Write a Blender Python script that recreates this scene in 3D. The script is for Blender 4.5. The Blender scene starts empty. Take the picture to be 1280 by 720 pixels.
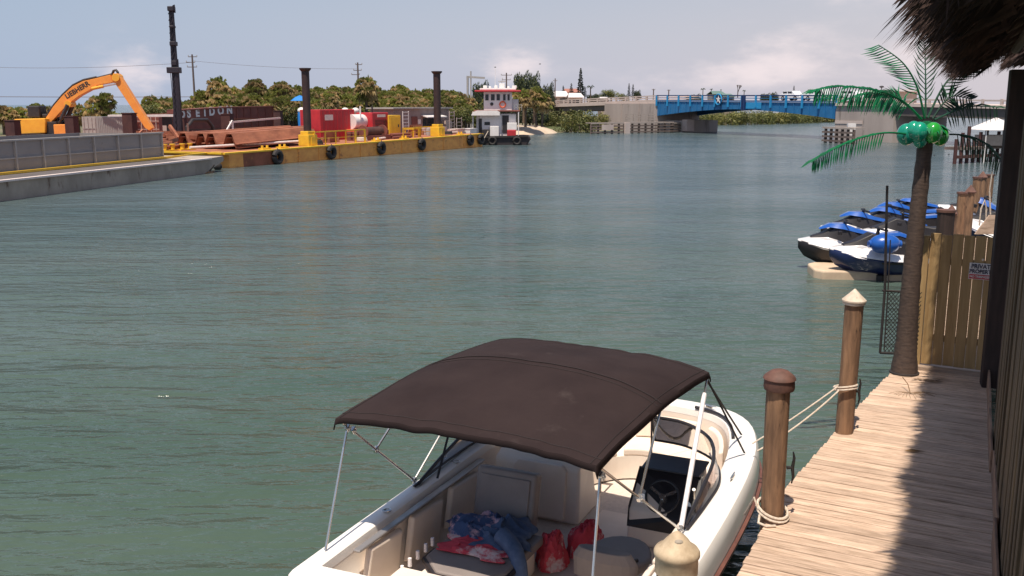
import bpy, bmesh, math, random
from math import sin, cos, tan, pi, radians as R
from mathutils import Vector as V, Matrix, noise as mnoise

random.seed(7)
S = bpy.context.scene
C = S.collection

# ---------------------------------------------------------------- camera
F = 1200.0; HC = 4.8; PITCH = math.atan(230 / F)
cd = bpy.data.cameras.new('camera'); cam = bpy.data.objects.new('camera', cd); C.objects.link(cam)
cam.location = (0, 0, HC); cam.rotation_euler = (R(90) - PITCH, 0, 0)
cd.sensor_width = 36; cd.lens = 36 * F / 1280; cd.clip_start = .1; cd.clip_end = 8000
S.camera = cam

# ---------------------------------------------------------------- sun, sky, exposure
SUN_EL = R(70); SUN_HEAD = R(22)            # light travels towards this heading (from +y towards +x)
sd = bpy.data.lights.new('sun', 'SUN'); sun = bpy.data.objects.new('sun', sd); C.objects.link(sun)
sd.energy = 4.6; sd.angle = R(.53); sd.color = (1, .90, .76)
ldir = V((sin(SUN_HEAD) * cos(SUN_EL), cos(SUN_HEAD) * cos(SUN_EL), -sin(SUN_EL)))
sun.rotation_euler = ldir.to_track_quat('-Z', 'Y').to_euler()
sun.location = (0, 0, 40)
W = bpy.data.worlds.new('World'); S.world = W; W.use_nodes = True
nt = W.node_tree; N = nt.nodes; L = nt.links; N.clear()
def nd(t, **k):
    n = N.new(t)
    for a, b in k.items(): setattr(n, a, b)
    return n
def vmath(op, a, b=None):
    n = nd('ShaderNodeMath', operation=op)
    for i, q in enumerate((a, b)):
        if q is None: continue
        if isinstance(q, (int, float)): n.inputs[i].default_value = q
        else: L.new(q, n.inputs[i])
    return n.outputs[0]
out = nd('ShaderNodeOutputWorld'); bg = nd('ShaderNodeBackground'); L.new(bg.outputs[0], out.inputs[0])
sky = nd('ShaderNodeTexSky', sky_type='NISHITA', sun_disc=False)
sky.sun_elevation = SUN_EL; sky.sun_rotation = SUN_HEAD + pi
sky.air_density = 1.0; sky.dust_density = 1.5; sky.ozone_density = 1.5; sky.altitude = 0
tc = nd('ShaderNodeTexCoord'); sx = nd('ShaderNodeSeparateXYZ'); L.new(tc.outputs['Generated'], sx.inputs[0])
# pale milky haze low over the horizon
mr = nd('ShaderNodeMapRange'); mr.inputs[1].default_value = 0.0; mr.inputs[2].default_value = .30
mr.inputs[3].default_value = .90; mr.inputs[4].default_value = 0.0; mr.interpolation_type = 'SMOOTHSTEP'
L.new(sx.outputs[2], mr.inputs[0])
mx = nd('ShaderNodeMix', data_type='RGBA'); L.new(mr.outputs[0], mx.inputs[0]); L.new(sky.outputs[0], mx.inputs[6])
azr = nd('ShaderNodeMapRange'); azr.inputs[1].default_value = -.45; azr.inputs[2].default_value = .5
L.new(sx.outputs[0], azr.inputs[0])
hz = nd('ShaderNodeMix', data_type='RGBA'); L.new(azr.outputs[0], hz.inputs[0])
hz.inputs[6].default_value = (3.8, 4.55, 6.1, 1); hz.inputs[7].default_value = (6.3, 5.7, 6.1, 1)
L.new(hz.outputs[2], mx.inputs[7])
# clouds: soft banks modulated by noise
nz = nd('ShaderNodeTexNoise'); nz.inputs['Scale'].default_value = 14; nz.inputs['Detail'].default_value = 7; nz.inputs['Roughness'].default_value = .58
mp = nd('ShaderNodeMapping'); mp.inputs['Scale'].default_value = (1, 1, 2.6); L.new(tc.outputs['Generated'], mp.inputs[0]); L.new(mp.outputs[0], nz.inputs[0])
tot = None
for az, el, wa, we, st in ((15.5, 2.9, 2.6, 1.5, .85), (0.0, 2.2, 2.2, 1.1, .9), (-20.5, 1.6, 2.4, 1.6, .8), (20, 6.3, 5.5, .9, .8), (11, 1.6, 6, 1.1, .5), (22, 2.6, 3.5, 1.6, .55),
                           (55, 7, 14, 3, .8), (-60, 6, 16, 3, .8), (120, 8, 20, 4, .8), (-130, 8, 22, 4, .8), (175, 6, 18, 3, .8)):
    a = R(az); e = R(el)
    cdir = V((sin(a) * cos(e), cos(a) * cos(e), sin(e)))
    rt = V((cos(a), -sin(a), 0))
    d1 = nd('ShaderNodeVectorMath', operation='DOT_PRODUCT'); L.new(tc.outputs['Generated'], d1.inputs[0]); d1.inputs[1].default_value = rt
    d3 = nd('ShaderNodeVectorMath', operation='DOT_PRODUCT'); L.new(tc.outputs['Generated'], d3.inputs[0]); d3.inputs[1].default_value = cdir
    x2 = vmath('POWER', vmath('ABSOLUTE', vmath('DIVIDE', d1.outputs['Value'], sin(R(wa)))), 2)
    z2 = vmath('POWER', vmath('ABSOLUTE', vmath('DIVIDE', vmath('SUBTRACT', sx.outputs[2], sin(e)), sin(R(we)))), 2)
    g = vmath('MULTIPLY', vmath('EXPONENT', vmath('MULTIPLY', vmath('ADD', x2, z2), -1)), st)
    g = vmath('MULTIPLY', g, vmath('GREATER_THAN', d3.outputs['Value'], 0))
    tot = g if tot is None else vmath('ADD', tot, g)
cm = nd('ShaderNodeMapRange', interpolation_type='SMOOTHSTEP'); cm.inputs[1].default_value = .52; cm.inputs[2].default_value = 1.0
L.new(vmath('ADD', nz.outputs[0], vmath('MULTIPLY', tot, .42)), cm.inputs[0])
cf = vmath('MULTIPLY', vmath('MULTIPLY', cm.outputs[0], vmath('MINIMUM', vmath('MULTIPLY', tot, 2), 1)), .72)
m2 = nd('ShaderNodeMix', data_type='RGBA'); L.new(cf, m2.inputs[0]); L.new(mx.outputs[2], m2.inputs[6]); m2.inputs[7].default_value = (8.9, 7.7, 7.7, 1)
L.new(m2.outputs[2], bg.inputs[0]); bg.inputs[1].default_value = .09
S.view_settings.view_transform = 'Standard'; S.view_settings.look = 'None'; S.view_settings.exposure = 0.3; S.view_settings.gamma = 1
S.render.engine = 'CYCLES'

# ---------------------------------------------------------------- where things stand (photo measurements turned into real positions)
def ray(px, py):
    u = (px - 640) / F; v = (360 - py) / F
    return u, cos(PITCH) + v * sin(PITCH), -sin(PITCH) + v * cos(PITCH)
def at(px, py, z):
    u, dy, dz = ray(px, py); t = (z - HC) / dz
    return V((u * t, dy * t, z))
def aty(px, py, Y):
    u, dy, dz = ray(px, py); t = Y / dy
    return V((u * t, Y, HC + dz * t))
def col(px, P, head, row=150):
    u, dy, dz = ray(px, row); k = u / dy; a = R(head); s = (k * P[1] - P[0]) / (sin(a) - k * cos(a))
    return s
# ---------------------------------------------------------------- materials
MATS = {}
def mat(name, c1, c2=None, rough=.6, metal=0., scale=4., stretch=(1, 1, 1), detail=5., bump=0., bdist=.02, c3=None, thr=.6, s3=2., vary=0., spec=.5, st3=None, coat=0., lo=.35, hi=.65, twosided=False):
    m = bpy.data.materials.new(name); m.use_nodes = True; t = m.node_tree; n = t.nodes; l = t.links
    b = n['Principled BSDF']; b.inputs['Roughness'].default_value = rough; b.inputs['Metallic'].default_value = metal
    b.inputs['Specular IOR Level'].default_value = spec; b.inputs['Coat Weight'].default_value = coat
    c4 = lambda c: (c[0], c[1], c[2], 1)
    if c2 is None: c2 = tuple(x * .82 for x in c1)
    tcn = n.new('ShaderNodeTexCoord'); mpn = n.new('ShaderNodeMapping'); l.new(tcn.outputs['Object'], mpn.inputs[0])
    mpn.inputs['Scale'].default_value = stretch
    oi = n.new('ShaderNodeObjectInfo')
    ad = n.new('ShaderNodeVectorMath'); ad.operation = 'ADD'; l.new(mpn.outputs[0], ad.inputs[0])
    sc = n.new('ShaderNodeVectorMath'); sc.operation = 'SCALE'; sc.inputs[3].default_value = 40
    cb = n.new('ShaderNodeCombineXYZ'); [l.new(oi.outputs['Random'], cb.inputs[i]) for i in range(3)]
    l.new(cb.outputs[0], sc.inputs[0]); l.new(sc.outputs[0], ad.inputs[1])
    nz = n.new('ShaderNodeTexNoise'); nz.inputs['Scale'].default_value = scale; nz.inputs['Detail'].default_value = detail; nz.inputs['Roughness'].default_value = .62
    l.new(ad.outputs[0], nz.inputs['Vector'])
    cr = n.new('ShaderNodeValToRGB'); cr.color_ramp.elements[0].position = lo; cr.color_ramp.elements[1].position = hi
    cr.color_ramp.elements[0].color = c4(c2); cr.color_ramp.elements[1].color = c4(c1); l.new(nz.outputs[0], cr.inputs[0])
    co = cr.outputs[0]
    if c3 is not None:
        m3 = n.new('ShaderNodeMapping'); l.new(tcn.outputs['Object'], m3.inputs[0]); m3.inputs['Scale'].default_value = st3 or stretch
        n3 = n.new('ShaderNodeTexNoise'); n3.inputs['Scale'].default_value = s3; n3.inputs['Detail'].default_value = 8; n3.inputs['Roughness'].default_value = .7
        l.new(m3.outputs[0], n3.inputs['Vector'])
        r3 = n.new('ShaderNodeMapRange'); r3.inputs[1].default_value = thr; r3.inputs[2].default_value = thr + .09; l.new(n3.outputs[0], r3.inputs[0])
        x3 = n.new('ShaderNodeMix'); x3.data_type = 'RGBA'; l.new(r3.outputs[0], x3.inputs[0]); l.new(co, x3.inputs[6]); x3.inputs[7].default_value = c4(c3)
        co = x3.outputs[2]
    if vary:
        rr = n.new('ShaderNodeMapRange'); rr.inputs[3].default_value = 1 - vary; rr.inputs[4].default_value = 1 + vary; l.new(oi.outputs['Random'], rr.inputs[0])
        mm = n.new('ShaderNodeVectorMath'); mm.operation = 'SCALE'; l.new(co, mm.inputs[0]); l.new(rr.outputs[0], mm.inputs[3]); co = mm.outputs[0]
    l.new(co, b.inputs['Base Color'])
    if bump:
        bp = n.new('ShaderNodeBump'); bp.inputs['Strength'].default_value = bump; bp.inputs['Distance'].default_value = bdist
        l.new(nz.outputs[0], bp.inputs['Height']); l.new(bp.outputs[0], b.inputs['Normal'])
    MATS[name] = m
    return m
def leafmat(name, c1, c2, vary=.25, trans=.25, rough=.6):
    m = mat(name, c1, c2, rough=rough, scale=1.1, vary=vary, detail=3)
    t = m.node_tree; n = t.nodes; l = t.links; b = n['Principled BSDF']
    tr = n.new('ShaderNodeBsdfTranslucent'); mx_ = n.new('ShaderNodeMixShader'); mx_.inputs[0].default_value = trans
    src = b.inputs['Base Color'].links[0].from_socket; l.new(src, tr.inputs[0])
    l.new(b.outputs[0], mx_.inputs[1]); l.new(tr.outputs[0], mx_.inputs[2]); l.new(mx_.outputs[0], n['Material Output'].inputs[0])
    return m
M = MATS
mat('gelcoat', (.88, .84, .80), (.84, .79, .75), rough=.25, scale=1.5, coat=.4, c3=(.6, .53, .47), thr=.7, s3=3)
mat('hull_lower', (.10, .045, .038), (.07, .033, .03), rough=.3, scale=2, coat=.3)
mat('rub_rail', (.20, .085, .065), (.14, .06, .05), rough=.5, scale=6)
mat('vinyl', (.84, .72, .62), (.78, .66, .56), rough=.5, scale=3, bump=.1)
mat('vinyl_shaded', (.27, .23, .215), (.22, .185, .175), rough=.55, scale=3, bump=.1)  # seat vinyl darkened in its colour for the canopy's shade
mat('vinyl_dark', (.035, .028, .03), (.025, .02, .022), rough=.45, scale=5)
mat('liner', (.86, .77, .68), (.80, .70, .61), rough=.5, scale=2, c3=(.4, .33, .27), thr=.66, s3=4)
mat('carpet', (.70, .60, .52), (.60, .51, .44), rough=.9, scale=30, bump=.2)
mat('black_plastic', (.02, .018, .02), (.03, .026, .03), rough=.35)
mat('canvas', (.032, .021, .021), (.024, .0155, .016), rough=.9, scale=1.6, bump=.25, bdist=.03, spec=.15, c3=(.046, .033, .032), thr=.60, s3=1.1)
mat('canvas_seam', (.024, .016, .017), rough=.9)
mat('steel', (.72, .70, .68), (.6, .58, .55), rough=.22, metal=.9)
mat('chrome_dull', (.55, .5, .46), rough=.35, metal=.7)
mat('strap', (.82, .78, .80), (.75, .7, .72), rough=.7)
mat('webbing', (.02, .018, .02), rough=.8)
mat('rope', (.72, .62, .52), (.5, .4, .32), rough=.85, scale=40, bump=.4)
mat('denim', (.11, .16, .27), (.05, .085, .17), rough=.85, scale=6, bump=.3)
mat('red_cloth', (.72, .07, .10), (.55, .05, .08), rough=.85, scale=5, bump=.2, c3=(.80, .62, .60), thr=.52, s3=3)
mat('blue_red_cloth', (.08, .13, .26), (.05, .08, .18), rough=.85, scale=5, bump=.2, c3=(.72, .45, .50), thr=.50, s3=4)
mat('plank', (.68, .495, .375), (.37, .255, .18), rough=.8, scale=3.0, stretch=(1.2, 14, 6), detail=8, bump=.35, bdist=.012, c3=(.26, .17, .13), thr=.60, s3=2.2, st3=(1.0, 22, 6), vary=.15)
mat('plank_edge', (.40, .30, .23), (.25, .18, .14), rough=.85, scale=3, stretch=(1, 8, 8), bump=.3)
mat('piling_wood', (.30, .17, .095), (.13, .072, .042), rough=.85, scale=3, stretch=(6, 6, .7), detail=8, bump=.6, bdist=.02, c3=(.05, .025, .015), thr=.6, s3=3.4, st3=(5, 5, .9))
mat('piling_dark', (.17, .10, .065), (.08, .045, .03), rough=.9, scale=3, stretch=(6, 6, .7), detail=8, bump=.5, bdist=.02)
mat('cap_rust', (.16, .075, .055), (.085, .04, .03), rough=.7, scale=6, bump=.2)
mat('cap_white', (.72, .62, .52), (.50, .40, .31), rough=.7, scale=7, c3=(.30, .22, .16), thr=.6, s3=9)
mat('cap_cream', (.56, .44, .30), (.38, .28, .18), rough=.7, scale=8, c3=(.25, .17, .1), thr=.64, s3=5)
mat('cap_hollow', (.38, .33, .27), (.28, .23, .18), rough=.7)
mat('dark_wood', (.10, .065, .045), (.045, .03, .022), rough=.85, scale=2.5, stretch=(6, 6, .5), detail=8, bump=.5, vary=.2)
mat('wall_wood', (.17, .12, .065), (.06, .045, .028), rough=.85, scale=2.5, stretch=(8, 8, .5), detail=8, bump=.5, vary=.3)
mat('post_black', (.045, .026, .022), (.024, .015, .013), rough=.8, scale=3, stretch=(6, 6, .7))
mat('base_wood', (.36, .215, .14), (.20, .12, .08), rough=.85, scale=2.5, stretch=(3, 1, 6), bump=.4)
mat('fence_wood', (.44, .29, .135), (.31, .195, .085), rough=.8, scale=2.2, stretch=(7, 7, .5), detail=7, bump=.3, vary=.08, c3=(.24, .15, .07), thr=.66, s3=2.5, st3=(9, 9, .6))
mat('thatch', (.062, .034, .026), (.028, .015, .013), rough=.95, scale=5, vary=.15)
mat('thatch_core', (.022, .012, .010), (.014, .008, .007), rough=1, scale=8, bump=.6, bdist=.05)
mat('iron', (.02, .018, .02), (.035, .025, .022), rough=.6)
mat('palm_trunk_skin', (.09, .058, .043), (.048, .031, .025), rough=.7, scale=4, stretch=(3, 3, 9), bump=.5, bdist=.015)
mat('frond_green', (.008, .20, .07), (.005, .11, .045), rough=.35, scale=3, vary=.15)
mat('frond_shaded', (.02, .085, .045), (.014, .045, .028), rough=.5, scale=3)  # frond green with the thatch's shade put into its colour
mat('coconut_teal', (.01, .30, .18), (.008, .22, .15), rough=.12, coat=.8)
mat('coconut_green', (.03, .36, .04), (.02, .26, .05), rough=.12, coat=.8)
mat('sign_white', (.75, .72, .72), rough=.4); mat('sign_red', (.5, .03, .04), rough=.4); mat('sign_ink', (.02, .02, .06), rough=.5)
mat('dead_leaf', (.25, .15, .07), (.14, .08, .04), rough=.9)
# barge side
mat('yellow_paint', (.80, .50, .035), (.70, .40, .03), rough=.5, scale=2, c3=(.28, .12, .04), thr=.64, s3=2.5)
mat('barge_orange', (.92, .42, .10), (.74, .29, .07), rough=.6, scale=1.1, stretch=(1, 1, 1.5), c3=(.42, .15, .05), thr=.57, s3=.9, st3=(1, 1, 1.6))
mat('barge_rust', (.34, .11, .06), (.22, .075, .04), rough=.8, scale=1.2, c3=(.42, .17, .06), thr=.6, s3=1.2)
mat('grey_hull', (.42, .345, .285), (.30, .245, .20), rough=.7, scale=.8, stretch=(1, 1, .6), c3=(.13, .075, .05), thr=.58, s3=1.3, st3=(1, 1, .35))
mat('grey_wall', (.30, .275, .265), (.255, .232, .225), rough=.6, scale=.5, c3=(.16, .12, .1), thr=.64, s3=1)
mat('grey_light', (.42, .39, .37), (.36, .33, .31), rough=.6)
mat('grey_deck', (.13, .115, .115), (.10, .085, .085), rough=.7, scale=1)
mat('pale_rail', (.80, .68, .63), (.68, .56, .52), rough=.5)
mat('rust', (.42, .16, .09), (.24, .085, .05), rough=.85, scale=1.5, stretch=(1, .4, 1), c3=(.40, .17, .09), thr=.58, s3=1.5, bump=.2)
mat('rust_dark', (.10, .04, .03), (.06, .025, .022), rough=.85, scale=2)
mat('post_rust', (.085, .032, .028), (.055, .02, .02), rough=.8, scale=1.5)
mat('spud_steel', (.05, .024, .022), (.03, .015, .015), rough=.6, scale=1.5)
mat('mast_steel', (.03, .022, .032), (.02, .015, .022), rough=.5)
mat('excavator_orange', (.85, .33, .06), (.78, .27, .05), rough=.4, scale=1.5, c3=(.35, .15, .04), thr=.68, s3=2)
mat('excavator_yellow', (.85, .42, .04), (.78, .35, .035), rough=.4, scale=1.5)
mat('dark_steel', (.025, .022, .025), (.04, .032, .032), rough=.5)
mat('container_grey', (.33, .315, .31), (.28, .265, .26), rough=.6, c3=(.2, .15, .13), thr=.67, s3=2)
mat('red_paint', (.52, .03, .04), (.42, .025, .035), rough=.5, scale=2)
mat('maroon', (.24, .075, .055), (.16, .05, .04), rough=.7, scale=1, c3=(.25, .08, .05), thr=.62, s3=1.5)
mat('white_paint', (.80, .76, .74), (.72, .67, .65), rough=.45, scale=2)
mat('house_grey', (.30, .24, .225), (.24, .19, .18), rough=.7, scale=1)
mat('pinkish', (.58, .45, .40), (.50, .38, .34), rough=.6)
mat('dark_glass', (.02, .02, .025), rough=.08)
mat('rubber', (.02, .018, .018), (.035, .03, .03), rough=.8, scale=5)
mat('tug_hull', (.022, .017, .02), (.035, .025, .026), rough=.6)
mat('tug_white', (.80, .74, .72), (.72, .66, .64), rough=.5, scale=1.2)
mat('orange_red', (.75, .13, .05), rough=.5)
mat('blue_fabric', (.02, .22, .62), rough=.6)
# bridge and shore
mat('bridge_blue', (.022, .165, .38), (.018, .135, .32), rough=.5, scale=.5, c3=(.02, .2, .45), thr=.6, s3=.6)
mat('bridge_blue_light', (.025, .30, .60), (.025, .25, .52), rough=.5)
mat('bridge_navy', (.014, .04, .14), rough=.5)
mat('bridge_pale', (.36, .46, .66), rough=.5)
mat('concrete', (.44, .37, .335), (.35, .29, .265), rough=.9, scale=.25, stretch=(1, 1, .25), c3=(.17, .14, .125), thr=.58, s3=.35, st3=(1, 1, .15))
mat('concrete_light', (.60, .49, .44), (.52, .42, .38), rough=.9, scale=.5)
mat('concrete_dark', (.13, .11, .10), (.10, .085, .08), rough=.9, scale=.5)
mat('timber_fender', (.20, .15, .13), (.11, .08, .07), rough=.9, scale=1)
mat('timber_pale', (.42, .35, .31), (.33, .27, .24), rough=.9, scale=1)
mat('sand', (.62, .50, .38), (.50, .38, .28), rough=.95, scale=.5)
mat('roof_white', (.80, .74, .72), rough=.5); mat('wall_tan', (.42, .33, .27), rough=.8); mat('roof_red', (.38, .16, .12), rough=.8); mat('roof_teal', (.12, .20, .18), rough=.7)
mat('car_white', (.80, .80, .82), rough=.25, coat=.6)
mat('pole_wood', (.16, .12, .11), (.11, .08, .075), rough=.9)
mat('trunk_bark', (.16, .115, .085), (.10, .07, .05), rough=.95, scale=3, bump=.3)
leafmat('palm_leaf', (.32, .33, .085), (.19, .205, .055), vary=.3, trans=.42)
leafmat('palm_leaf_dry', (.60, .46, .24), (.38, .28, .14), vary=.3, trans=.35)
leafmat('mangrove_leaf', (.15, .165, .045), (.07, .085, .03), vary=.3)
leafmat('mangrove_yellow', (.28, .25, .07), (.12, .125, .03), vary=.25)
leafmat('pine_leaf', (.03, .045, .028), (.018, .03, .02), vary=.2, trans=.1)
# jet skis
mat('ski_white', (.80, .77, .77), rough=.2, coat=.7); mat('ski_blue', (.012, .10, .42), (.01, .08, .36), rough=.3, coat=.5)
mat('ski_navy', (.01, .02, .09), rough=.3, coat=.4); mat('ski_black', (.018, .015, .018), rough=.5)
mat('float_dock', (.62, .48, .34), (.5, .37, .26), rough=.7, scale=2)

# glass (real, tinted, thin)
def glass():
    m = bpy.data.materials.new('windshield_glass'); m.use_nodes = True; t = m.node_tree; n = t.nodes; l = t.links; n.remove(n['Principled BSDF'])
    tr = n.new('ShaderNodeBsdfTransparent'); tr.inputs[0].default_value = (.48, .42, .42, 1)
    gl = n.new('ShaderNodeBsdfGlossy'); gl.inputs['Roughness'].default_value = .03
    fr = n.new('ShaderNodeFresnel'); fr.inputs[0].default_value = 1.5
    ms = n.new('ShaderNodeMixShader'); l.new(fr.outputs[0], ms.inputs[0]); l.new(tr.outputs[0], ms.inputs[1]); l.new(gl.outputs[0], ms.inputs[2])
    l.new(ms.outputs[0], n['Material Output'].inputs[0]); MATS['glass'] = m
glass()

# water
def water_mat():
    m = bpy.data.materials.new('sea_water'); m.use_nodes = True; t = m.node_tree; n = t.nodes; l = t.links; b = n['Principled BSDF']
    b.inputs['IOR'].default_value = 1.333; b.inputs['Roughness'].default_value = .14
    tcn = n.new('ShaderNodeTexCoord')
    def nz(scale, st, det, rough=.55, rot=.35, dist=0):
        mp_ = n.new('ShaderNodeMapping'); l.new(tcn.outputs['Object'], mp_.inputs[0]); mp_.inputs['Scale'].default_value = st; mp_.inputs['Rotation'].default_value = (0, 0, rot)
        k = n.new('ShaderNodeTexNoise'); k.inputs['Scale'].default_value = scale; k.inputs['Detail'].default_value = det; k.inputs['Roughness'].default_value = rough; k.inputs['Distortion'].default_value = dist
        l.new(mp_.outputs[0], k.inputs['Vector']); return k.outputs[0]
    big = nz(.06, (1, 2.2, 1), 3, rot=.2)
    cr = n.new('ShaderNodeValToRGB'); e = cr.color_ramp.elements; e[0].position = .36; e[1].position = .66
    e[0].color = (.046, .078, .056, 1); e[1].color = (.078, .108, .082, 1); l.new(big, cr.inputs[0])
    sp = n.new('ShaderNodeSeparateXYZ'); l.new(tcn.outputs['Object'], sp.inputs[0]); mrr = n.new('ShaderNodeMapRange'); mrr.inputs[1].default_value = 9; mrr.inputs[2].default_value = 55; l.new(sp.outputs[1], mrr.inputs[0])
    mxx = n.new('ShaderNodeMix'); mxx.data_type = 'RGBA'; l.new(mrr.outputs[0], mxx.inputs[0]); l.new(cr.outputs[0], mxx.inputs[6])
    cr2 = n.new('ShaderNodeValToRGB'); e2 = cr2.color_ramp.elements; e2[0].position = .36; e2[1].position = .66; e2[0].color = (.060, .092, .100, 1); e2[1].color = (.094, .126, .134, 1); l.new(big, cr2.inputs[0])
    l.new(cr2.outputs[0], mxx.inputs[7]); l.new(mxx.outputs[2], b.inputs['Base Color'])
    def mul(a, k):
        q = n.new('ShaderNodeMath'); q.operation = 'MULTIPLY'; l.new(a, q.inputs[0]); q.inputs[1].default_value = k; return q.outputs[0]
    def add(a, c):
        q = n.new('ShaderNodeMath'); q.operation = 'ADD'; l.new(a, q.inputs[0]); l.new(c, q.inputs[1]); return q.outputs[0]
    h = add(add(mul(nz(.42, (1, 3.2, 1), 2, rot=.08, dist=.3), .24), mul(nz(1.1, (1, 3.0, 1), 2, rot=.2, dist=.2), .16)), add(mul(nz(1.3, (1, 2.6, 1), 2, rot=-.3, dist=.2), .05), add(mul(nz(3.2, (1, 2.6, 1), 3, rot=-.15, dist=.2), .046), add(mul(nz(8, (1, 2, 1), 2, rot=.1), .009), mul(nz(.16, (1, 3, 1), 2, rot=.1), .5)))))
    bp = n.new('ShaderNodeBump'); bp.inputs['Strength'].default_value = 1.0; bp.inputs['Distance'].default_value = .9
    wnd = n.new('ShaderNodeMapRange'); wnd.inputs[1].default_value = .38; wnd.inputs[2].default_value = .62; wnd.inputs[3].default_value = .6; wnd.inputs[4].default_value = 1.05
    l.new(nz(.035, (1, 2.6, 1), 4, rot=.3), wnd.inputs[0]); l.new(wnd.outputs[0], bp.inputs['Strength'])   # wind patches and slicks
    l.new(h, bp.inputs['Height']); l.new(bp.outputs[0], b.inputs['Normal'])
    MATS['water'] = m
water_mat()
def ground_mat():
    mat('ground_soil', (.19, .155, .10), (.11, .095, .05), rough=.95, scale=.15, c3=(.07, .09, .03), thr=.5, s3=.08)
ground_mat()

# ---------------------------------------------------------------- mesh helpers
class MB:
    def __init__(s): s.v = []; s.f = []; s.mi = []; s.cur = 0
    def add(s, vs, fs):
        o = len(s.v); s.v += [tuple(q) for q in vs]; s.f += [tuple(i + o for i in q) for q in fs]; s.mi += [s.cur] * len(fs); return s
    def bx(s, x0, x1, y0, y1, z0, z1):
        return s.add([(x0, y0, z0), (x1, y0, z0), (x1, y1, z0), (x0, y1, z0), (x0, y0, z1), (x1, y0, z1), (x1, y1, z1), (x0, y1, z1)],
                     [(3, 2, 1, 0), (4, 5, 6, 7), (0, 1, 5, 4), (1, 2, 6, 5), (2, 3, 7, 6), (3, 0, 4, 7)])
    def obox(s, c, sz, mtx):
        vs = [mtx @ V((a * sz[0] / 2, b * sz[1] / 2, d * sz[2] / 2)) + V(c) for d in (-1, 1) for a, b in ((-1, -1), (1, -1), (1, 1), (-1, 1))]
        return s.add(vs, [(3, 2, 1, 0), (4, 5, 6, 7), (0, 1, 5, 4), (1, 2, 6, 5), (2, 3, 7, 6), (3, 0, 4, 7)])
    def bar(s, p, q, w, h=None):
        p, q = V(p), V(q); d = q - p; h = h or w
        m = d.to_track_quat('Y', 'Z').to_matrix()
        return s.obox((p + q) / 2, (w, d.length, h), m)
    def loft(s, rings, closed=True, c0=True, c1=True):
        n = len(rings[0]); vs = [q for r in rings for q in r]; fs = []
        for i in range(len(rings) - 1):
            for j in range(n if closed else n - 1):
                k = (j + 1) % n; fs.append((i * n + j, i * n + k, (i + 1) * n + k, (i + 1) * n + j))
        if closed and c0: fs.append(tuple(reversed(range(n))))
        if closed and c1: fs.append(tuple(range((len(rings) - 1) * n, len(rings) * n)))
        return s.add(vs, fs)
    def cyl(s, p, q, r0, r1=None, n=12):
        p, q = V(p), V(q); r1 = r0 if r1 is None else r1; m = (q - p).to_track_quat('Z', 'Y').to_matrix()
        ring = lambda c, r: [c + m @ V((cos(2 * pi * i / n) * r, sin(2 * pi * i / n) * r, 0)) for i in range(n)]
        return s.loft([ring(p, r0), ring(q, r1)])
    def tube(s, pts, r, n=6, close=False):
        pts = [V(p) for p in pts]; rings = []; up = V((0, 0, 1))
        for i, p in enumerate(pts):
            a = pts[i - 1] if i else p; b = pts[i + 1] if i < len(pts) - 1 else p; d = (b - a).normalized()
            sd_ = d.cross(up)
            if sd_.length < .05: sd_ = d.cross(V((0, 1, 0)))
            sd_.normalize(); u2 = sd_.cross(d); rr = r[i] if isinstance(r, (list, tuple)) else r
            rings.append([p + (sd_ * cos(2 * pi * k / n) + u2 * sin(2 * pi * k / n)) * rr for k in range(n)])
        return s.loft(rings)
    def lathe(s, prof, n=16, c=(0, 0, 0)):
        rings = [[(c[0] + r * cos(2 * pi * i / n), c[1] + r * sin(2 * pi * i / n), c[2] + z) for i in range(n)] for r, z in prof]
        return s.loft(rings)
    def ell(s, c, r, n=12, m=8):
        rings = []
        for j in range(m + 1):
            a = -pi / 2 + pi * j / m; a = max(-pi / 2 + .05, min(pi / 2 - .05, a))
            rings.append([(c[0] + r[0] * cos(a) * cos(2 * pi * i / n), c[1] + r[1] * cos(a) * sin(2 * pi * i / n), c[2] + r[2] * sin(a)) for i in range(n)])
        return s.loft(rings)
    def prism(s, poly, z0, z1):
        return s.loft([[(x, y, z0) for x, y in poly], [(x, y, z1) for x, y in poly]])
    def prismx(s, poly, y0, y1):   # poly in x,z
        return s.loft([[(x, y0, z) for x, z in poly], [(x, y1, z) for x, z in poly]])
    def build(s, name, m, parent=None, smooth=False, bevel=0, loc=None, seg=2, mesh_only=False):
        me = bpy.data.meshes.new(name); me.from_pydata(s.v, [], s.f)
        ms = m if isinstance(m, (list, tuple)) else [m]
        for q in ms: me.materials.append(M[q])
        if len(ms) > 1: me.polygons.foreach_set('material_index', s.mi)
        b = bmesh.new(); b.from_mesh(me)
        if len(b.faces) < 60000: bmesh.ops.recalc_face_normals(b, faces=b.faces)
        b.to_mesh(me); b.free()
        if smooth:
            me.polygons.foreach_set('use_smooth', [True] * len(me.polygons))
            try: me.set_sharp_from_angle(angle=R(42))
            except Exception: pass
        if mesh_only: return me
        o = bpy.data.objects.new(name, me); C.objects.link(o)
        if parent: o.parent = parent
        if loc is not None: o.location = loc
        if bevel:
            bm_ = o.modifiers.new('bevel', 'BEVEL'); bm_.width = bevel; bm_.segments = seg; bm_.limit_method = 'ANGLE'
        return o
def inst(name, me, parent=None, loc=(0, 0, 0), rz=0, sc=(1, 1, 1), rot=None):
    o = bpy.data.objects.new(name, me); C.objects.link(o); o.location = loc; o.rotation_euler = rot or (0, 0, rz); o.scale = sc
    if parent: o.parent = parent
    return o
def tag(o, label=None, cat=None, group=None, kind=None):
    if label: o['label'] = label
    if cat: o['category'] = cat
    if group: o['group'] = group
    if kind: o['kind'] = kind
    return o
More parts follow.
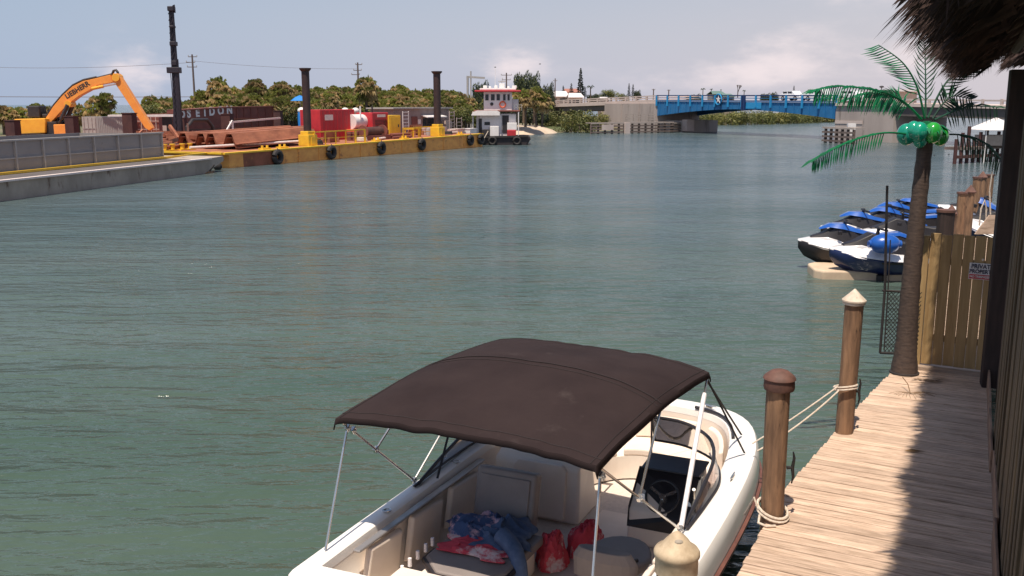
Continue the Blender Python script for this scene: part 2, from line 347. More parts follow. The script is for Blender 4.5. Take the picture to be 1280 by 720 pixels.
def thing(name, label, cat, loc=(0, 0, 0), head=0, group=None, sc=1):
    o = bpy.data.objects.new(name, None); C.objects.link(o); o.location = loc; o.rotation_euler = (0, 0, -R(head)); o.scale = (sc, sc, sc)
    o.empty_display_size = .2
    return tag(o, label, cat, group)
def dup(root, loc, head=None, label=None, group=None, sc=None):
    def cp(o, par):
        c = o.copy(); C.objects.link(c); c.parent = par
        for k in o.children: cp(k, c)
        return c
    r = cp(root, None); r.location = loc
    if head is not None: r.rotation_euler = (0, 0, -R(head))
    if sc: r.scale = (sc, sc, sc)
    if label: r['label'] = label
    if group: r['group'] = group
    return r
def text(s_, size, m, parent, loc, rot, name='lettering', ext=.004, align='CENTER', bold=0):
    cu = bpy.data.curves.new(name, 'FONT'); cu.body = s_; cu.size = size; cu.extrude = ext; cu.align_x = align; cu.align_y = 'CENTER'; cu.offset = bold
    tmp = bpy.data.objects.new('tmp', cu); C.objects.link(tmp)
    me = bpy.data.meshes.new_from_object(tmp.evaluated_get(bpy.context.evaluated_depsgraph_get()))
    bpy.data.objects.remove(tmp); me.materials.clear(); me.materials.append(M[m])
    o = bpy.data.objects.new(name, me); C.objects.link(o); o.parent = parent; o.location = loc; o.rotation_euler = rot
    return o
Z0 = V((0, 0, 1))

# ================================================================ SETTING
def sheet(name, m, pts, kind='structure'):
    b = MB(); b.add(pts, [tuple(range(len(pts)))]); return tag(b.build(name, m), kind=kind)
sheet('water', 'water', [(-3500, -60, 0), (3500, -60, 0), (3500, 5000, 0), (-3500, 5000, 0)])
# seabed carries on below everything so that nothing floats on nothing
sheet('seabed', 'sand', [(-3500, -60, -3), (3500, -60, -3), (3500, 5000, -3), (-3500, 5000, -3)])
# land beyond the channel: shoreline, then a bank, then level ground out to the horizon
shore = [(-400, 96), (-90, 100), (-50, 108), (-30, 120), (-16, 133), (-6, 145), (0, 153), (3, 158), (7, 163), (12, 170), (18, 178), (27, 186), (33, 200), (38, 222),
         (45, 240), (60, 252), (88, 275), (130, 300), (190, 420), (330, 900), (1200, 1900), (3400, 2600)]
b = MB(); rows = []
for off, z in ((0, -.3), (1.2, .12), (4, .7), (9, 1.0)):
    row = []
    for i, (x, y) in enumerate(shore):
        a = V(shore[max(i - 1, 0)]); c = V(shore[min(i + 1, len(shore) - 1)]); d = (c - a).normalized(); nrm = V((-d.y, d.x))
        row.append((x + nrm.x * off + random.uniform(-.2, .2), y + nrm.y * off, z + random.uniform(-.05, .05) * (off > 0)))
    rows.append(row)
for yo_, z in ((60, 1.1), (130, 1.0), (150, -.6)): rows.append([(x, y + yo_, z) for x, y in shore])   # a low barrier island with open sea behind
b.loft(rows, closed=False)
tag(b.build('ground', 'ground_soil', smooth=True), kind='structure')
# sandy beach beside the tug
b = MB(); pts = []
for i in range(26):
    a = 2 * pi * i / 26; r = 1 + .12 * sin(3 * a) + random.uniform(-.05, .05)
    pts.append((4.0 + 7.5 * cos(a) * r - 2, 163 + 9 * sin(a) * r, 0))
rings = [[(-2 + 2.2 + (x - 2) * k, 163 + (y - 163) * k, z) for x, y, _ in pts] for k, z in ((1, -.2), (.85, .5), (.6, 1.15), (.3, 1.3), (.02, 1.32))]
b.loft(rings, c0=False); tag(b.build('beach', 'sand', smooth=True), kind='structure')
b = MB(); b.loft([[(43 + 9 * cos(a) * k, 243 + 14 * sin(a) * k, z) for a in [2 * pi * i / 20 for i in range(20)]] for k, z in ((1, -.2), (.85, .9), (.5, 1.9), (.05, 2.1))], c0=False)
tag(b.build('sand_bank', 'sand', smooth=True), kind='structure')

# ================================================================ BOARDWALK
DZ = 1.1
left_edge = [(0.55, 4.2), (1.79, 7.09), (2.65, 8.84), (4.15, 11.22), (5.30, 13.0), (9.0, 20.5), (15.6, 33.0)]
def le(y0, dirx, diry):   # intersect plank line through right point with left polyline
    best = None
    for (x1, y1), (x2, y2) in zip(left_edge, left_edge[1:]):
        ex, ey = x2 - x1, y2 - y1; den = dirx * ey - diry * ex
        if abs(den) < 1e-6: continue
        qx, qy = x1 - y0[0], y1 - y0[1]; t = (qx * ey - qy * ex) / den; s_ = (qx * diry - qy * dirx) / den
        if -.02 <= s_ <= 1.02 and t > 0: best = t if best is None else min(best, t)
    return best
boardwalk = bpy.data.objects.new('boardwalk', None); C.objects.link(boardwalk); tag(boardwalk, kind='structure')
PH = R(118); pdir = V((-sin(PH), -cos(PH)))      # planks run from the wall to the water
pw = .142; step = pw / sin(R(118 - 25.4))
rax = V((sin(R(25.4)), cos(R(25.4))))
nplank = 0
for i in range(0, 112):
    s_ = -4.5 + i * step
    rp = V((3.67, 7.09)) + rax * s_ + V((.22, 0))
    t = le((rp.x, rp.y), pdir.x, pdir.y)
    if t is None or rp.y < 3.4: continue
    if rp.y > 14.0: break
    t += random.uniform(-.006, .014)
    mid = rp + pdir * t / 2
    bm_ = MB(); hw = pw / 2 - random.uniform(.006, .011); cr = random.uniform(-.002, .002)
    bm_.bx(-t / 2, t / 2, -hw, hw, -.045, 0)
    o = bm_.build('plank', ['plank'], boardwalk, bevel=.005, seg=1)
    o.location = (mid.x, mid.y, DZ + random.uniform(-.005, .003)); o.rotation_euler = (random.uniform(-.012, .012), 0, math.atan2(pdir.y, pdir.x) + pi + random.uniform(-.003, .003))
    nplank += 1
# framing under the planks
b = MB()
for (x1, y1), (x2, y2) in zip(left_edge[:5], left_edge[1:5]):
    b.bar((x1 + .10, y1, DZ - .16), (x2 + .10, y2, DZ - .16), .06, .2)
    b.bar((x1 + .9, y1, DZ - .16), (x2 + .9, y2, DZ - .16), .06, .2)
b.build('stringer', 'plank_edge', boardwalk)
# the rest of the boardwalk beyond the fence
b = MB()
for i in range(80):
    y = 14.1 + i * .16; x0 = 5.3 + (y - 13.0) * .5; b.bx(x0 + .35, x0 + 3.2, y, y + .148, DZ - .05, DZ - random.uniform(0, .01))
tag(b.build('far_planking', 'plank', boardwalk), kind='stuff')

# ================================================================ PILINGS
def piling(loc, top, r, label, woodm, capm, cap='dome', rope_ring=False, lean=(0, 0), group='wooden mooring pilings', base=-2.5):
    t = thing('mooring_piling', label, 'piling', (loc[0], loc[1], 0), 0, group)
    t.rotation_euler = (lean[0], lean[1], 0)
    prof = []; n = 18; rings = []
    rnd = random.Random(int(loc[0] * 1000)); ph = [rnd.uniform(0, 6) for _ in range(4)]
    zs = [base, -.5, .2, .8, 1.2, 1.7, 2.1, top - .06]
    zs = [z for z in zs if z < top - .1] + [top - .02]
    for z in zs:
        k = 1 + .02 * sin(z * 3 + ph[3])
        rings.append([((r * k + .005 * sin(3 * a + ph[0] + z) + .003 * sin(7 * a + ph[1])) * cos(a), (r * k + .005 * sin(3 * a + ph[2] + z)) * sin(a), z) for a in [2 * pi * i / n for i in range(n)]])
    bb = MB(); bb.loft(rings); bb.build('shaft', woodm, t, smooth=True)
    bb = MB(); R_ = r + .022
    if cap == 'dome': bb.lathe([(R_ + .006, -.12), (R_ + .012, -.10), (R_ + .008, -.03), (R_ + .02, -.02), (R_ + .012, .0), (R_ * .85, .026), (R_ * .6, .05), (R_ * .3, .062), (.012, .066)], 20, (0, 0, top))
    elif cap == 'cone': bb.lathe([(R_, -.06), (R_ + .002, -.03), (R_ + .012, -.025), (R_ + .012, -.01), (R_ * .5, .06), (.008, .115)], 20, (0, 0, top))
    elif cap == 'dark_cone': bb.lathe([(R_ + .02, -.04), (R_ + .03, 0), (.01, .2)], 6, (0, 0, top))
    elif cap == 'wide': bb.lathe([(R_ - .012, -.17), (R_ - .005, -.165), (R_ - .005, -.05), (R_ + .006, -.035), (R_ + .006, -.01), (R_ * .95, .012), (R_ * .72, .03), (R_ * .52, .075), (R_ * .30, .11), (R_ * .12, .13), (.01, .132)], 28, (0, 0, top))
    elif cap == 'flat': bb.lathe([(R_, -.05), (R_, 0), (.01, .005)], 14, (0, 0, top))
    if cap: bb.build('cap', capm, t, smooth=True)
    return t
P1 = at(965, 648, DZ); P2 = at(1053, 540, DZ)
p1 = piling((P1.x, P1.y), 2.44, .102, 'thick brown piling with rusty dark domed cap, beside the boat bow', 'piling_wood', 'cap_rust', 'dome')
p2 = piling((P2.x, P2.y), 2.66, .099, 'brown piling with a white pointed cap and ropes tied to it', 'piling_wood', 'cap_white', 'cone', lean=(0, .012))
P3 = aty(846, 692, 6.2)
p3 = piling((P3.x, P3.y), P3.z + .03, .132, 'nearest piling with broad cream cap, in front of the boat', 'piling_dark', 'cap_cream', 'wide')
b = MB(); b.ell((0, -.052, P3.z + .03 + .083), (.035, .028, .018), 10, 6); b.build('cap_hollow', 'cap_hollow', p3, smooth=True)
far_p = [((1190, 256), 'dark_cone', 23, .11, 'shorter piling with dark faceted cone cap just beyond the fence'),
         ((1203, 240), 'flat', 25.5, .115, 'plain flat-topped piling second in the row beyond the fence'),
         ((1214, 231), 'dark_cone', 28, .12, 'piling with small dark cap third in the row beyond the fence'),
         ((1222, 221), 'flat', 30.5, .13, 'tall pale brown piling fourth in the row beyond the fence'),
         ((1229, 214), 'dark_cone', 33, .13, 'tallest looking far piling, fifth in the row beyond the fence'),
         ((1238, 218), 'flat', 33.5, .13, 'piling half hidden by the black post, last of the row beyond the fence')]
for (px, py), cp, Y, r, lb in far_p:
    q = aty(px, py, Y); piling((q.x, Y), q.z - (.2 if cp == 'dark_cone' else 0), r, lb, 'piling_wood', 'cap_rust', cp, group='pilings along the boardwalk beyond the fence')
# extra short stub & pale board with rope seen over the fence
q = aty(1183, 262, 20); piling((q.x, 20), q.z, .17, 'short dark stump piling right behind the yellow fence top', 'post_black', 'cap_rust', 'flat', group='pilings along the boardwalk beyond the fence')
q = aty(1234, 290, 21)
b = MB(); b.loft([[(-.26, 0, 0), (.22, 0, 0), (.22, 0, .42), (.02, 0, .42)], [(-.26, .05, 0), (.22, .05, 0), (.22, .05, .42), (.02, .05, .42)]])
b.bx(-.03, .2, .05, .3, 0, .06); o = b.build('pale_board', 'plank'); o.location = (q.x, 21, q.z - .05)
tag(o, 'pale slanted board panel standing behind the fence by far pilings', 'board')
b = MB(); A = aty(1226, 262, 22); B_ = aty(1231, 250, 22); D_ = aty(1237, 240, 22)
b.tube([aty(1224, 282, 22), A, B_, aty(1233, 262, 22), aty(1232, 280, 22)], .02); b.tube([aty(1240, 215, 22), D_, aty(1238, 268, 22)], .018)
tag(b.build('hanging_rope', 'rope', smooth=True), 'tan rope looped between the far pilings above the fence', 'rope')

# cleats on the pilings
def cleat(root_loc, zc, label, ang=0):
    t = thing('cleat', label, 'cleat', root_loc, 0, 'black cleats on the pilings'); t.rotation_euler = (0, 0, ang)
    b = MB(); b.cyl((0, 0, zc), (.045, 0, zc), .018, .014, 8); b.build('foot', 'iron', t, smooth=True)
    b = MB(); b.tube([(.05, 0, zc - .15), (.062, 0, zc - .09), (.05, 0, zc), (.062, 0, zc + .09), (.05, 0, zc + .15)], [.007, .013, .017, .013, .007], 8); b.build('horn', 'iron', t, smooth=True)
cleat((P1.x + .115, P1.y + .02, 0), 1.58, 'black iron cleat on right side of the piling with domed rusty cap', 0)
cleat((P2.x + .115, P2.y + .02, 0), 1.58, 'black iron cleat on right side of the white-capped piling', 0)

# ropes
def ringpts(c, r, z, n=22, tilt=.03): return [(c.x + r * cos(a), c.y + r * sin(a), z + tilt * cos(a + 1)) for a in [2 * pi * i / n for i in range(n + 1)]]
bowcleat = V((1.30, 12.0, 1.06))
b = MB(); b.tube(ringpts(P2, .125, 1.62), .012); b.tube(ringpts(P2, .124, 1.65), .012)
def sag(a, c, s_, n=14): return [V(a).lerp(V(c), i / n) - Z0 * s_ * 4 * (i / n) * (1 - i / n) for i in range(n + 1)]
tag(b.build('rope_coil', 'rope', p2 and None, smooth=True), 'pale rope wound round the white-capped piling', 'rope', 'mooring ropes')
r1 = aty(983, 521, 9.2); r2 = aty(985, 516, 9.3)
b = MB(); b.tube(sag((P2.x - .1, P2.y - .08, 1.62), (2.66, 9.9, 1.1), .05), .009)
tag(b.build('mooring_rope', 'rope', smooth=True), 'lower of two pale mooring ropes from white-capped piling to the bow', 'rope', 'mooring ropes')
b = MB(); b.tube(sag((P2.x - .11, P2.y - .06, 1.66), (2.62, 9.95, 1.17), .02), .008)
tag(b.build('mooring_rope', 'rope', smooth=True), 'upper of two pale mooring ropes from white-capped piling to the bow', 'rope', 'mooring ropes')
b = MB(); b.tube(ringpts(P1, .135, DZ + .10, tilt=-.05), .013); b.tube(ringpts(P1, .14, DZ + .07, tilt=-.05), .013)
b.tube([(P1.x - .13, P1.y - .06, DZ + .06), (P1.x - .16, P1.y - .14, DZ + .02), (P1.x - .10, P1.y - .2, DZ + .015), (P1.x - .02, P1.y - .19, DZ + .015)], .012)
b.tube([(P1.x - .13, P1.y - .04, DZ + .08), (P1.x - .17, P1.y + .0, 1.3), (P1.x - .2, P1.y + .2, 1.05)], .010)
tag(b.build('rope_coil', 'rope', smooth=True), 'cream rope looped round the foot of the rusty-capped piling', 'rope', 'mooring ropes')

# ================================================================ FENCE, GATE PANEL, SIGN
FA = at(1150, 459, DZ); FB = at(1262, 473, DZ); fdir = (FB - FA); flen = fdir.length; fdir.normalize()
fh = math.degrees(math.atan2(fdir.x, fdir.y))
fence = thing('board_fence', 'yellowish wooden board fence closing off the end of the boardwalk', 'fence', FA, fh - 90)
bw = .142; top = 1.93
for i in range(int(flen / bw) + 1):
    b = MB(); x = i * bw
    b.bx(x + .002, x + bw - random.uniform(.002, .006), -.012 - random.uniform(0, .006), .012, .06 + random.uniform(0, .01), top + random.uniform(-.01, .012))
    b.build('fence_board', 'fence_wood', fence, bevel=.004, seg=1)
for z in (.4, 1.5):
    b = MB(); b.bx(0, flen, .02, .06, z, z + .09); b.build('cross_rail', 'fence_wood', fence)
b = MB(); b.bx(-.05, flen, -.16, -.03, -.02, .05); b.build('base_board', 'plank_edge', fence, bevel=.006)
b = MB(); b.bx(-.09, -.005, -.05, .05, 0, 1.9); b.build('fence_post', 'fence_wood', fence, bevel=.01)
# sign screwed to the fence
SL = at(1224, 464, DZ); sgn = thing('warning_sign', 'white and red private property sign fixed to the yellow fence boards', 'sign')
k = (SL - FA).dot(fdir); sx0 = k - .21
sgn.scale = (.80, 1, .92); sgn.location = FA + fdir * (sx0 - .02) + Z0 * 1.34; sgn.rotation_euler = (0, 0, -R(fh - 90))
b = MB(); b.bx(0, .40, -.035, -.028, 0, .245); b.build('sign_panel', 'sign_white', sgn)
b = MB(); b.bx(.008, .392, -.041, -.0355, .008, .075); b.build('red_band', 'sign_red', sgn)
text('PRIVATE', .092, 'sign_ink', sgn, (.20, -.039, .195), (R(90), 0, 0), bold=.002)
text('PROPERTY', .082, 'sign_ink', sgn, (.20, -.039, .118), (R(90), 0, 0), bold=.002)
text('NO TRESPASSING', .046, 'sign_white', sgn, (.20, -.044, .042), (R(90), 0, 0), bold=.001)
b = MB(); b.cyl((.2, -.02, .30), (.2, -.045, .30), .018, .018, 10); b.build('screw', 'chrome_dull', sgn)

# chain link panel hanging out over the water
Yc = 13.2
cl = thing('chain_link_panel', 'black framed chain link gate panel hanging over the water left of the palm', 'gate panel', aty(1113, 450, Yc), 0)
o0 = cl.location.copy()
def lp(px, py): return aty(px, py, Yc) - o0
b = MB()
b.tube([lp(1109, 232), lp(1106, 363), lp(1100, 441)], .019, 8); b.build('frame_post', 'iron', cl, smooth=True)
b = MB(); b.tube([lp(1113, 300), lp(1110, 363), lp(1105, 438)], .009, 8); b.build('frame_post', 'iron', cl, smooth=True)
b = MB(); b.tube([lp(1100, 441), lp(1146, 443)], .018, 8); b.build('bottom_rail', 'iron', cl, smooth=True)
b = MB(); b.tube([lp(1103, 363), lp(1148, 366)], .016, 8); b.build('top_rail', 'iron', cl, smooth=True)
b = MB(); p0 = lp(1104, 441); p1_ = lp(1146, 443); w_ = p1_.x - p0.x; h_ = lp(1104, 363).z - p0.z
nn = 9
for i in range(-14, 16):
    for sgn_ in (1, -1):
        x0_ = i * w_ / nn; a = V((x0_, 0, 0)); e = V((x0_ + sgn_ * h_ * .85, 0, h_))
        ts = [t_ for t_ in ([0, 1])]
        lo_, hi_ = 0., 1.
        dx = e.x - a.x
        if dx > 0: lo_ = max(lo_, (0 - a.x) / dx); hi_ = min(hi_, (w_ - a.x) / dx)
        else: lo_ = max(lo_, (w_ - a.x) / dx); hi_ = min(hi_, (0 - a.x) / dx)
        if hi_ - lo_ > .02: b.bar(p0 + a.lerp(e, lo_), p0 + a.lerp(e, hi_), .008)
tag(b.build('chain_link', 'iron', cl), kind='stuff')

# ================================================================ ARTIFICIAL PALM
PB = at(1130, 466, DZ); palm = thing('metal_palm', 'artificial palm with dark trunk, green coconuts and bright green fronds on the boardwalk end', 'artificial palm', PB, 0)
topP = aty(1157, 176, PB.y) - PB
rings = []; nseg = 26
b = MB()
for i in range(nseg + 1):
    t = i / nseg; c = V((topP.x * t - .02 * sin(pi * t), 0, topP.z * t)); r = .150 + (.092 - .150) * t ** .7 + (.008 if i % 2 else 0) + (.03 * (1 - t * 8) if t < .12 else 0)
    rings.append([(c.x + r * cos(a), c.y + r * sin(a), c.z) for a in [2 * pi * k / 20 for k in range(20)]])
b.loft(rings); b.build('trunk', 'palm_trunk_skin', palm, smooth=True)
b = MB(); b.lathe([(.2, 0), (.2, .02), (.165, .03)], 20); b.build('base_flange', 'iron', palm)
for px, py, dy, r, m in ((1133, 168, -.05, .135, 'coconut_teal'), (1149, 165, -.17, .125, 'coconut_teal'), (1166, 166, -.17, .13, 'coconut_green'), (1175, 170, .0, .125, 'coconut_green'),
                         (1150, 175, -.13, .10, 'coconut_teal'), (1142, 163, -.12, .115, 'coconut_teal'), (1158, 168, .15, .13, 'coconut_green')):
    c = aty(px, py, PB.y + dy) - PB; b = MB(); b.ell((0, 0, 0), (r * .92, r * .92, r * 1.08), 18, 12)
    o = b.build('coconut', m, palm, smooth=True, loc=c)
def frond(ctrl, nleaf, ll, m, tipmul=.5, hang=.3, side=None, dy=0, w=.03, yaw=0):
    """ctrl: photo-measured control points of the rib with depth offsets"""
    pts = [aty(px, py, PB.y + d) - PB for px, py, d in ctrl]
    # smooth through control points
    def cr(t):
        n_ = len(pts) - 1; f = t * n_; i = min(int(f), n_ - 1); u = f - i
        p0, p1, p2_, p3_ = pts[max(i - 1, 0)], pts[i], pts[i + 1], pts[min(i + 2, n_)]
        return .5 * ((2 * p1) + (p2_ - p0) * u + (2 * p0 - 5 * p1 + 4 * p2_ - p3_) * u * u + (3 * p1 - p0 - 3 * p2_ + p3_) * u ** 3)
    sp = [cr(i / 24) for i in range(25)]
    b = MB(); b.tube(sp, [.016 - .011 * i / 24 for i in range(25)], 6)
    for i in range(nleaf):
        t = .25 + .74 * i / (nleaf - 1); p = cr(t); tg = (cr(min(t + .02, 1)) - cr(t - .02)).normalized()
        sides = (1, -1) if side is None else (side,)
        for s_ in sides:
            lat = tg.cross(V((0, -1, 0))); 
            if lat.length < .1: lat = V((0, 0, 1))
            lat.normalize()
            dirv = (lat * s_ * .8 + tg * .55 + V((0, random.uniform(-.3, .3), 0)) - Z0 * hang).normalized()
            L_ = ll * (1 - tipmul * abs(t - .55) * 1.3) * random.uniform(.9, 1.08)
            q1 = p + dirv * L_ * .5 - Z0 * .01; q2 = p + (dirv - Z0 * hang * .35).normalized() * L_
            nrm = V((0, -1, 0)).lerp(Z0, .3).cross(dirv).normalized()
            ww = w * .5
            b.add([p - nrm * ww * .5, p + nrm * ww * .5, q1 + nrm * ww, q1 - nrm * ww, q2], [(0, 1, 2, 3), (3, 2, 4)])
    b.build('frond', m, palm)
frond([(1156, 148, 0), (1146, 108, -.05), (1128, 78, -.1), (1098, 56, -.12)], 22, .36, 'frond_green', side=-1, hang=-.1, w=.022)
frond([(1157, 145, .05), (1157, 100, .15), (1156, 54, .3)], 13, .30, 'frond_shaded', hang=-.35, w=.02)
frond([(1160, 147, 0), (1178, 110, .05), (1200, 85, .1), (1222, 74, .15)], 15, .34, 'frond_shaded', side=1, hang=-.1, w=.026)
frond([(1152, 149, 0), (1128, 126, -.1), (1098, 114, -.3), (1052, 108, -.5), (1020, 112, -.6)], 42, .34, 'frond_green', hang=.75, w=.022, tipmul=.6)
frond([(1150, 148, .05), (1134, 132, .1), (1112, 119, .2), (1086, 116, .3), (1062, 122, .4)], 32, .30, 'frond_green', hang=.8, w=.02)
frond([(1166, 148, 0), (1180, 128, 0), (1192, 120, .0), (1214, 124, .1)], 15, .26, 'frond_shaded', hang=.4, w=.03)
frond([(1168, 150, .2), (1190, 140, .4), (1215, 133, .6), (1246, 134, .8)], 15, .30, 'frond_shaded', hang=.7, w=.025)
frond([(1140, 168, -.1), (1105, 166, -.3), (1070, 174, -.4), (1038, 188, -.5), (1016, 200, -.5)], 32, .28, 'frond_green', hang=.75, w=.02)
frond([(1172, 168, .1), (1205, 169, .2), (1230, 178, .3), (1250, 200, .4)], 18, .38, 'frond_shaded', hang=.9, w=.022)
b = MB()
for i in range(16):
    a = 2 * pi * i / 16 + .1; c = topP + V((0, 0, .22)); L_ = random.uniform(.28, .36)
    e = c + V((cos(a) * L_, sin(a) * L_, -.12)); m_ = c + V((cos(a) * L_ * .55, sin(a) * L_ * .55, -.01)); s_ = V((-sin(a), cos(a), 0)) * .05
    b.add([c, m_ + s_, e, m_ - s_], [(0, 1, 2, 3)])
b.tube([topP - Z0 * .02, topP + Z0 * .26], .06, 8)
b.build('crown_leaves', 'frond_green', palm)
# wiry dead plant at the palm foot
q = at(1138, 492, DZ); wp = MB(); wp.tube([V((0, 0, .0)), V((.0, .1, .10)), V((.0, .28, .14))], .006, 5)
for i in range(16):
    a = pi + pi * i / 15; L_ = random.uniform(.2, .34); wp.tube([(0, 0, .01), (cos(a) * L_ * .6, sin(a) * L_ * .35, .03), (cos(a) * L_, sin(a) * L_ * .8, .006)], .0025, 4)
o = wp.build('dry_twig', 'dead_leaf'); o.location = q; tag(o, 'spindly dry palm twig lying on the planks in front of the palm foot', 'twig')
# flat brown scraps painting the palm's shadow at the fence foot
b = MB()
for i in range(7):
    a = random.uniform(-.5, .6); c = V((random.uniform(-.22, .25), random.uniform(-.12, .08), .008)); d = V((cos(a), sin(a), 0)) * random.uniform(.1, .2); s_ = V((-sin(a), cos(a), .1)) * random.uniform(.015, .03)
    b.add([c - d, c + s_, c + d, c - s_ + Z0 * .01], [(0, 1, 2, 3)])
o = b.build('palm_shadow_scraps', 'dead_leaf'); o.location = at(1163, 476, DZ) + Z0 * .006; tag(o, 'flat brown scraps standing in for palm shadow at the foot of the fence', 'leaves', kind='stuff')
b = MB(); d = V((1, -.1, 0)); b.add([(-.1, 0, .012), (0, .02, .03), (.14, -.01, .01), (.0, -.03, .012)], [(0, 1, 2, 3)]); o = b.build('fallen_leaf', 'dead_leaf'); o.location = at(1140, 565, DZ); tag(o, 'single brown leaf lying midway along the boardwalk', 'leaf')

# ================================================================ SIDE WALL, POSTS, THATCHED ROOF
wall = thing('side_wall', 'dark weathered plank wall along the right side of the boardwalk', 'wall', (3.67, 7.09, DZ), 25.4)
y = -3.6; k = 0
while y < 3.2:
    w_ = random.uniform(.13, .17); b = MB(); dx = random.choice((0, .012, .02, .0))
    b.bx(.20 - dx, .24, y, y + w_ - .012, 0, 4.15); b.build('wall_board', 'wall_wood', wall, bevel=.005, seg=1); y += w_
for yy in (5.2, 3.4, 1.6, -.2, -2.0):
    dx = random.uniform(-.012, .012); zt_ = .36 + random.uniform(-.02, .02)
    b = MB(); b.bx(.155 + dx, .178 + dx, yy - .9, yy + .885, .0, zt_ * .7); b.build('skirting_board', 'base_wood', wall, bevel=.006)
postA = aty(1256, 300, 12.35)
for nm, lb, loc, wd, m in (('roof_post', 'nearly black square post at the far end of the wall, holding the roof', (postA.x + .0, 12.35), .25, 'post_black'),):
    b = MB(); zt = aty(1258, 87, 12.35).z - DZ; b.bx(-wd / 2, wd / 2, -wd / 2, wd / 2, .0, zt); o = b.build(nm, m, bevel=.012); o.location = (loc[0], loc[1], DZ); o.rotation_euler = (0, 0, -R(20)); tag(o, lb, 'post')
q = aty(1276, 300, 11.6); b = MB(); b.cyl((0, 0, 0), (0, 0, 4.3), .105, .095, 14); o = b.build('roof_post', 'dark_wood', smooth=True); o.location = (q.x, 11.6, DZ); tag(o, 'round brown log post right of the black square post', 'post')

def thatch(name, label, ex0, eslope, y0, y1, ez, span, pitch, strands, parentcat='roof'):
    """gable roof with an eave line x = ex0 + eslope*y, rising to the right"""
    hd = math.degrees(math.atan(eslope)); t = thing(name, label, parentcat, (ex0 + eslope * y0, y0, ez), hd)
    Ln = (y1 - y0) / cos(R(hd)); tp = tan(R(pitch))
    b = MB(); th = .32
    prof = [(.12, .06), (span, span * tp), (span * 2, 0), (span * 2, th), (span, span * tp + th), (.0, th * .75)]
    b.prismx(prof, .12 if y0 > 10 else -7.5, Ln - .14); b.build('thatch_bed', 'thatch_core', t)  # main roof's bed extended unseen behind the camera to deepen the shade below
    rnd = random.Random(3); b = MB()
    def strand(p, d, L_, w_):
        d = d.normalized(); s_ = d.cross(V((rnd.uniform(-1, 1), rnd.uniform(-1, 1), rnd.uniform(-1, 1)))); s_.normalize(); m_ = p + d * L_ * .55 + V((rnd.uniform(-1, 1), rnd.uniform(-1, 1), 0)) * .012
        b.add([p - s_ * w_ * .5, p + s_ * w_ * .5, m_ + s_ * w_ * .45, m_ - s_ * w_ * .45, p + d * L_ - Z0 * L_ * .08], [(0, 1, 2, 3), (3, 2, 4)])
    for i in range(strands):                     # eave fringe
        yy = rnd.uniform(0, Ln); lump = .05 * sin(yy * 2.3) + .04 * sin(yy * 5.1 + 1)
        x_ = rnd.uniform(.02, .42); p = V((x_ + lump, yy, rnd.uniform(.02, .28) + x_ * tp * .9))
        strand(p, V((-.75, rnd.uniform(-.45, .45), -.55 - rnd.uniform(0, .6))), rnd.uniform(.12, .34), rnd.uniform(.006, .016))
    for i in range(strands // 2):                # gable fringe, far end and near end
        x_ = rnd.uniform(0, span * .9); e_ = rnd.random() < .8; yy = (Ln - rnd.uniform(.05, .4)) if e_ else rnd.uniform(.05, .3)
        p = V((x_, yy, x_ * tp + rnd.uniform(.02, .25)))
        strand(p, V((rnd.uniform(-.6, .3), (.7 if e_ else -.7), -.5 - rnd.uniform(0, .7))), rnd.uniform(.12, .30), rnd.uniform(.006, .016))
    for i in range(strands):                     # underside litter
        x_ = rnd.uniform(0.1, span * .8) ; yy = rnd.uniform(.1, Ln - .1); p = V((x_, yy, x_ * tp + .05))
        strand(p, V((-.8, rnd.uniform(-.5, .5), -.62 - rnd.uniform(0, .15))), rnd.uniform(.2, .5), rnd.uniform(.007, .018))
    for i in range(int(Ln * 70)):                # ragged solid clumps along the eave
        yy = rnd.uniform(0, Ln); p = V((rnd.uniform(.0, .30), yy, rnd.uniform(.02, .12)))
        strand(p, V((-.8, rnd.uniform(-.35, .35), -.35 - rnd.uniform(0, .35))), rnd.uniform(.10, .26) + .06 * sin(yy * 3.1) + .05 * sin(yy * 7.3), rnd.uniform(.03, .07))
    tag(b.build('thatch_fringe', 'thatch', t), kind='stuff')
    yy = .5
    while yy < Ln:
        b = MB(); b.cyl((.30, yy, .30 * tp - .03), (span, yy, span * tp - .03), .04, .04, 8); b.build('rafter', 'dark_wood', t, smooth=True); yy += 1.3
    b = MB(); b.cyl((.55, .3, .55 * tp - .1), (.55, Ln - .4, .55 * tp - .1), .055, .055, 8); b.build('eave_beam', 'dark_wood', t, smooth=True)
    return t
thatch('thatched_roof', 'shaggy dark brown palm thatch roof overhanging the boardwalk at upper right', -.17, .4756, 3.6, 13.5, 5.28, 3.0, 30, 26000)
thatch('thatched_roof', 'smaller thatch fringe further back, seen between the near roof and black post', .55, .4756, 15.2, 19.0, 5.55, 2.0, 30, 1800)

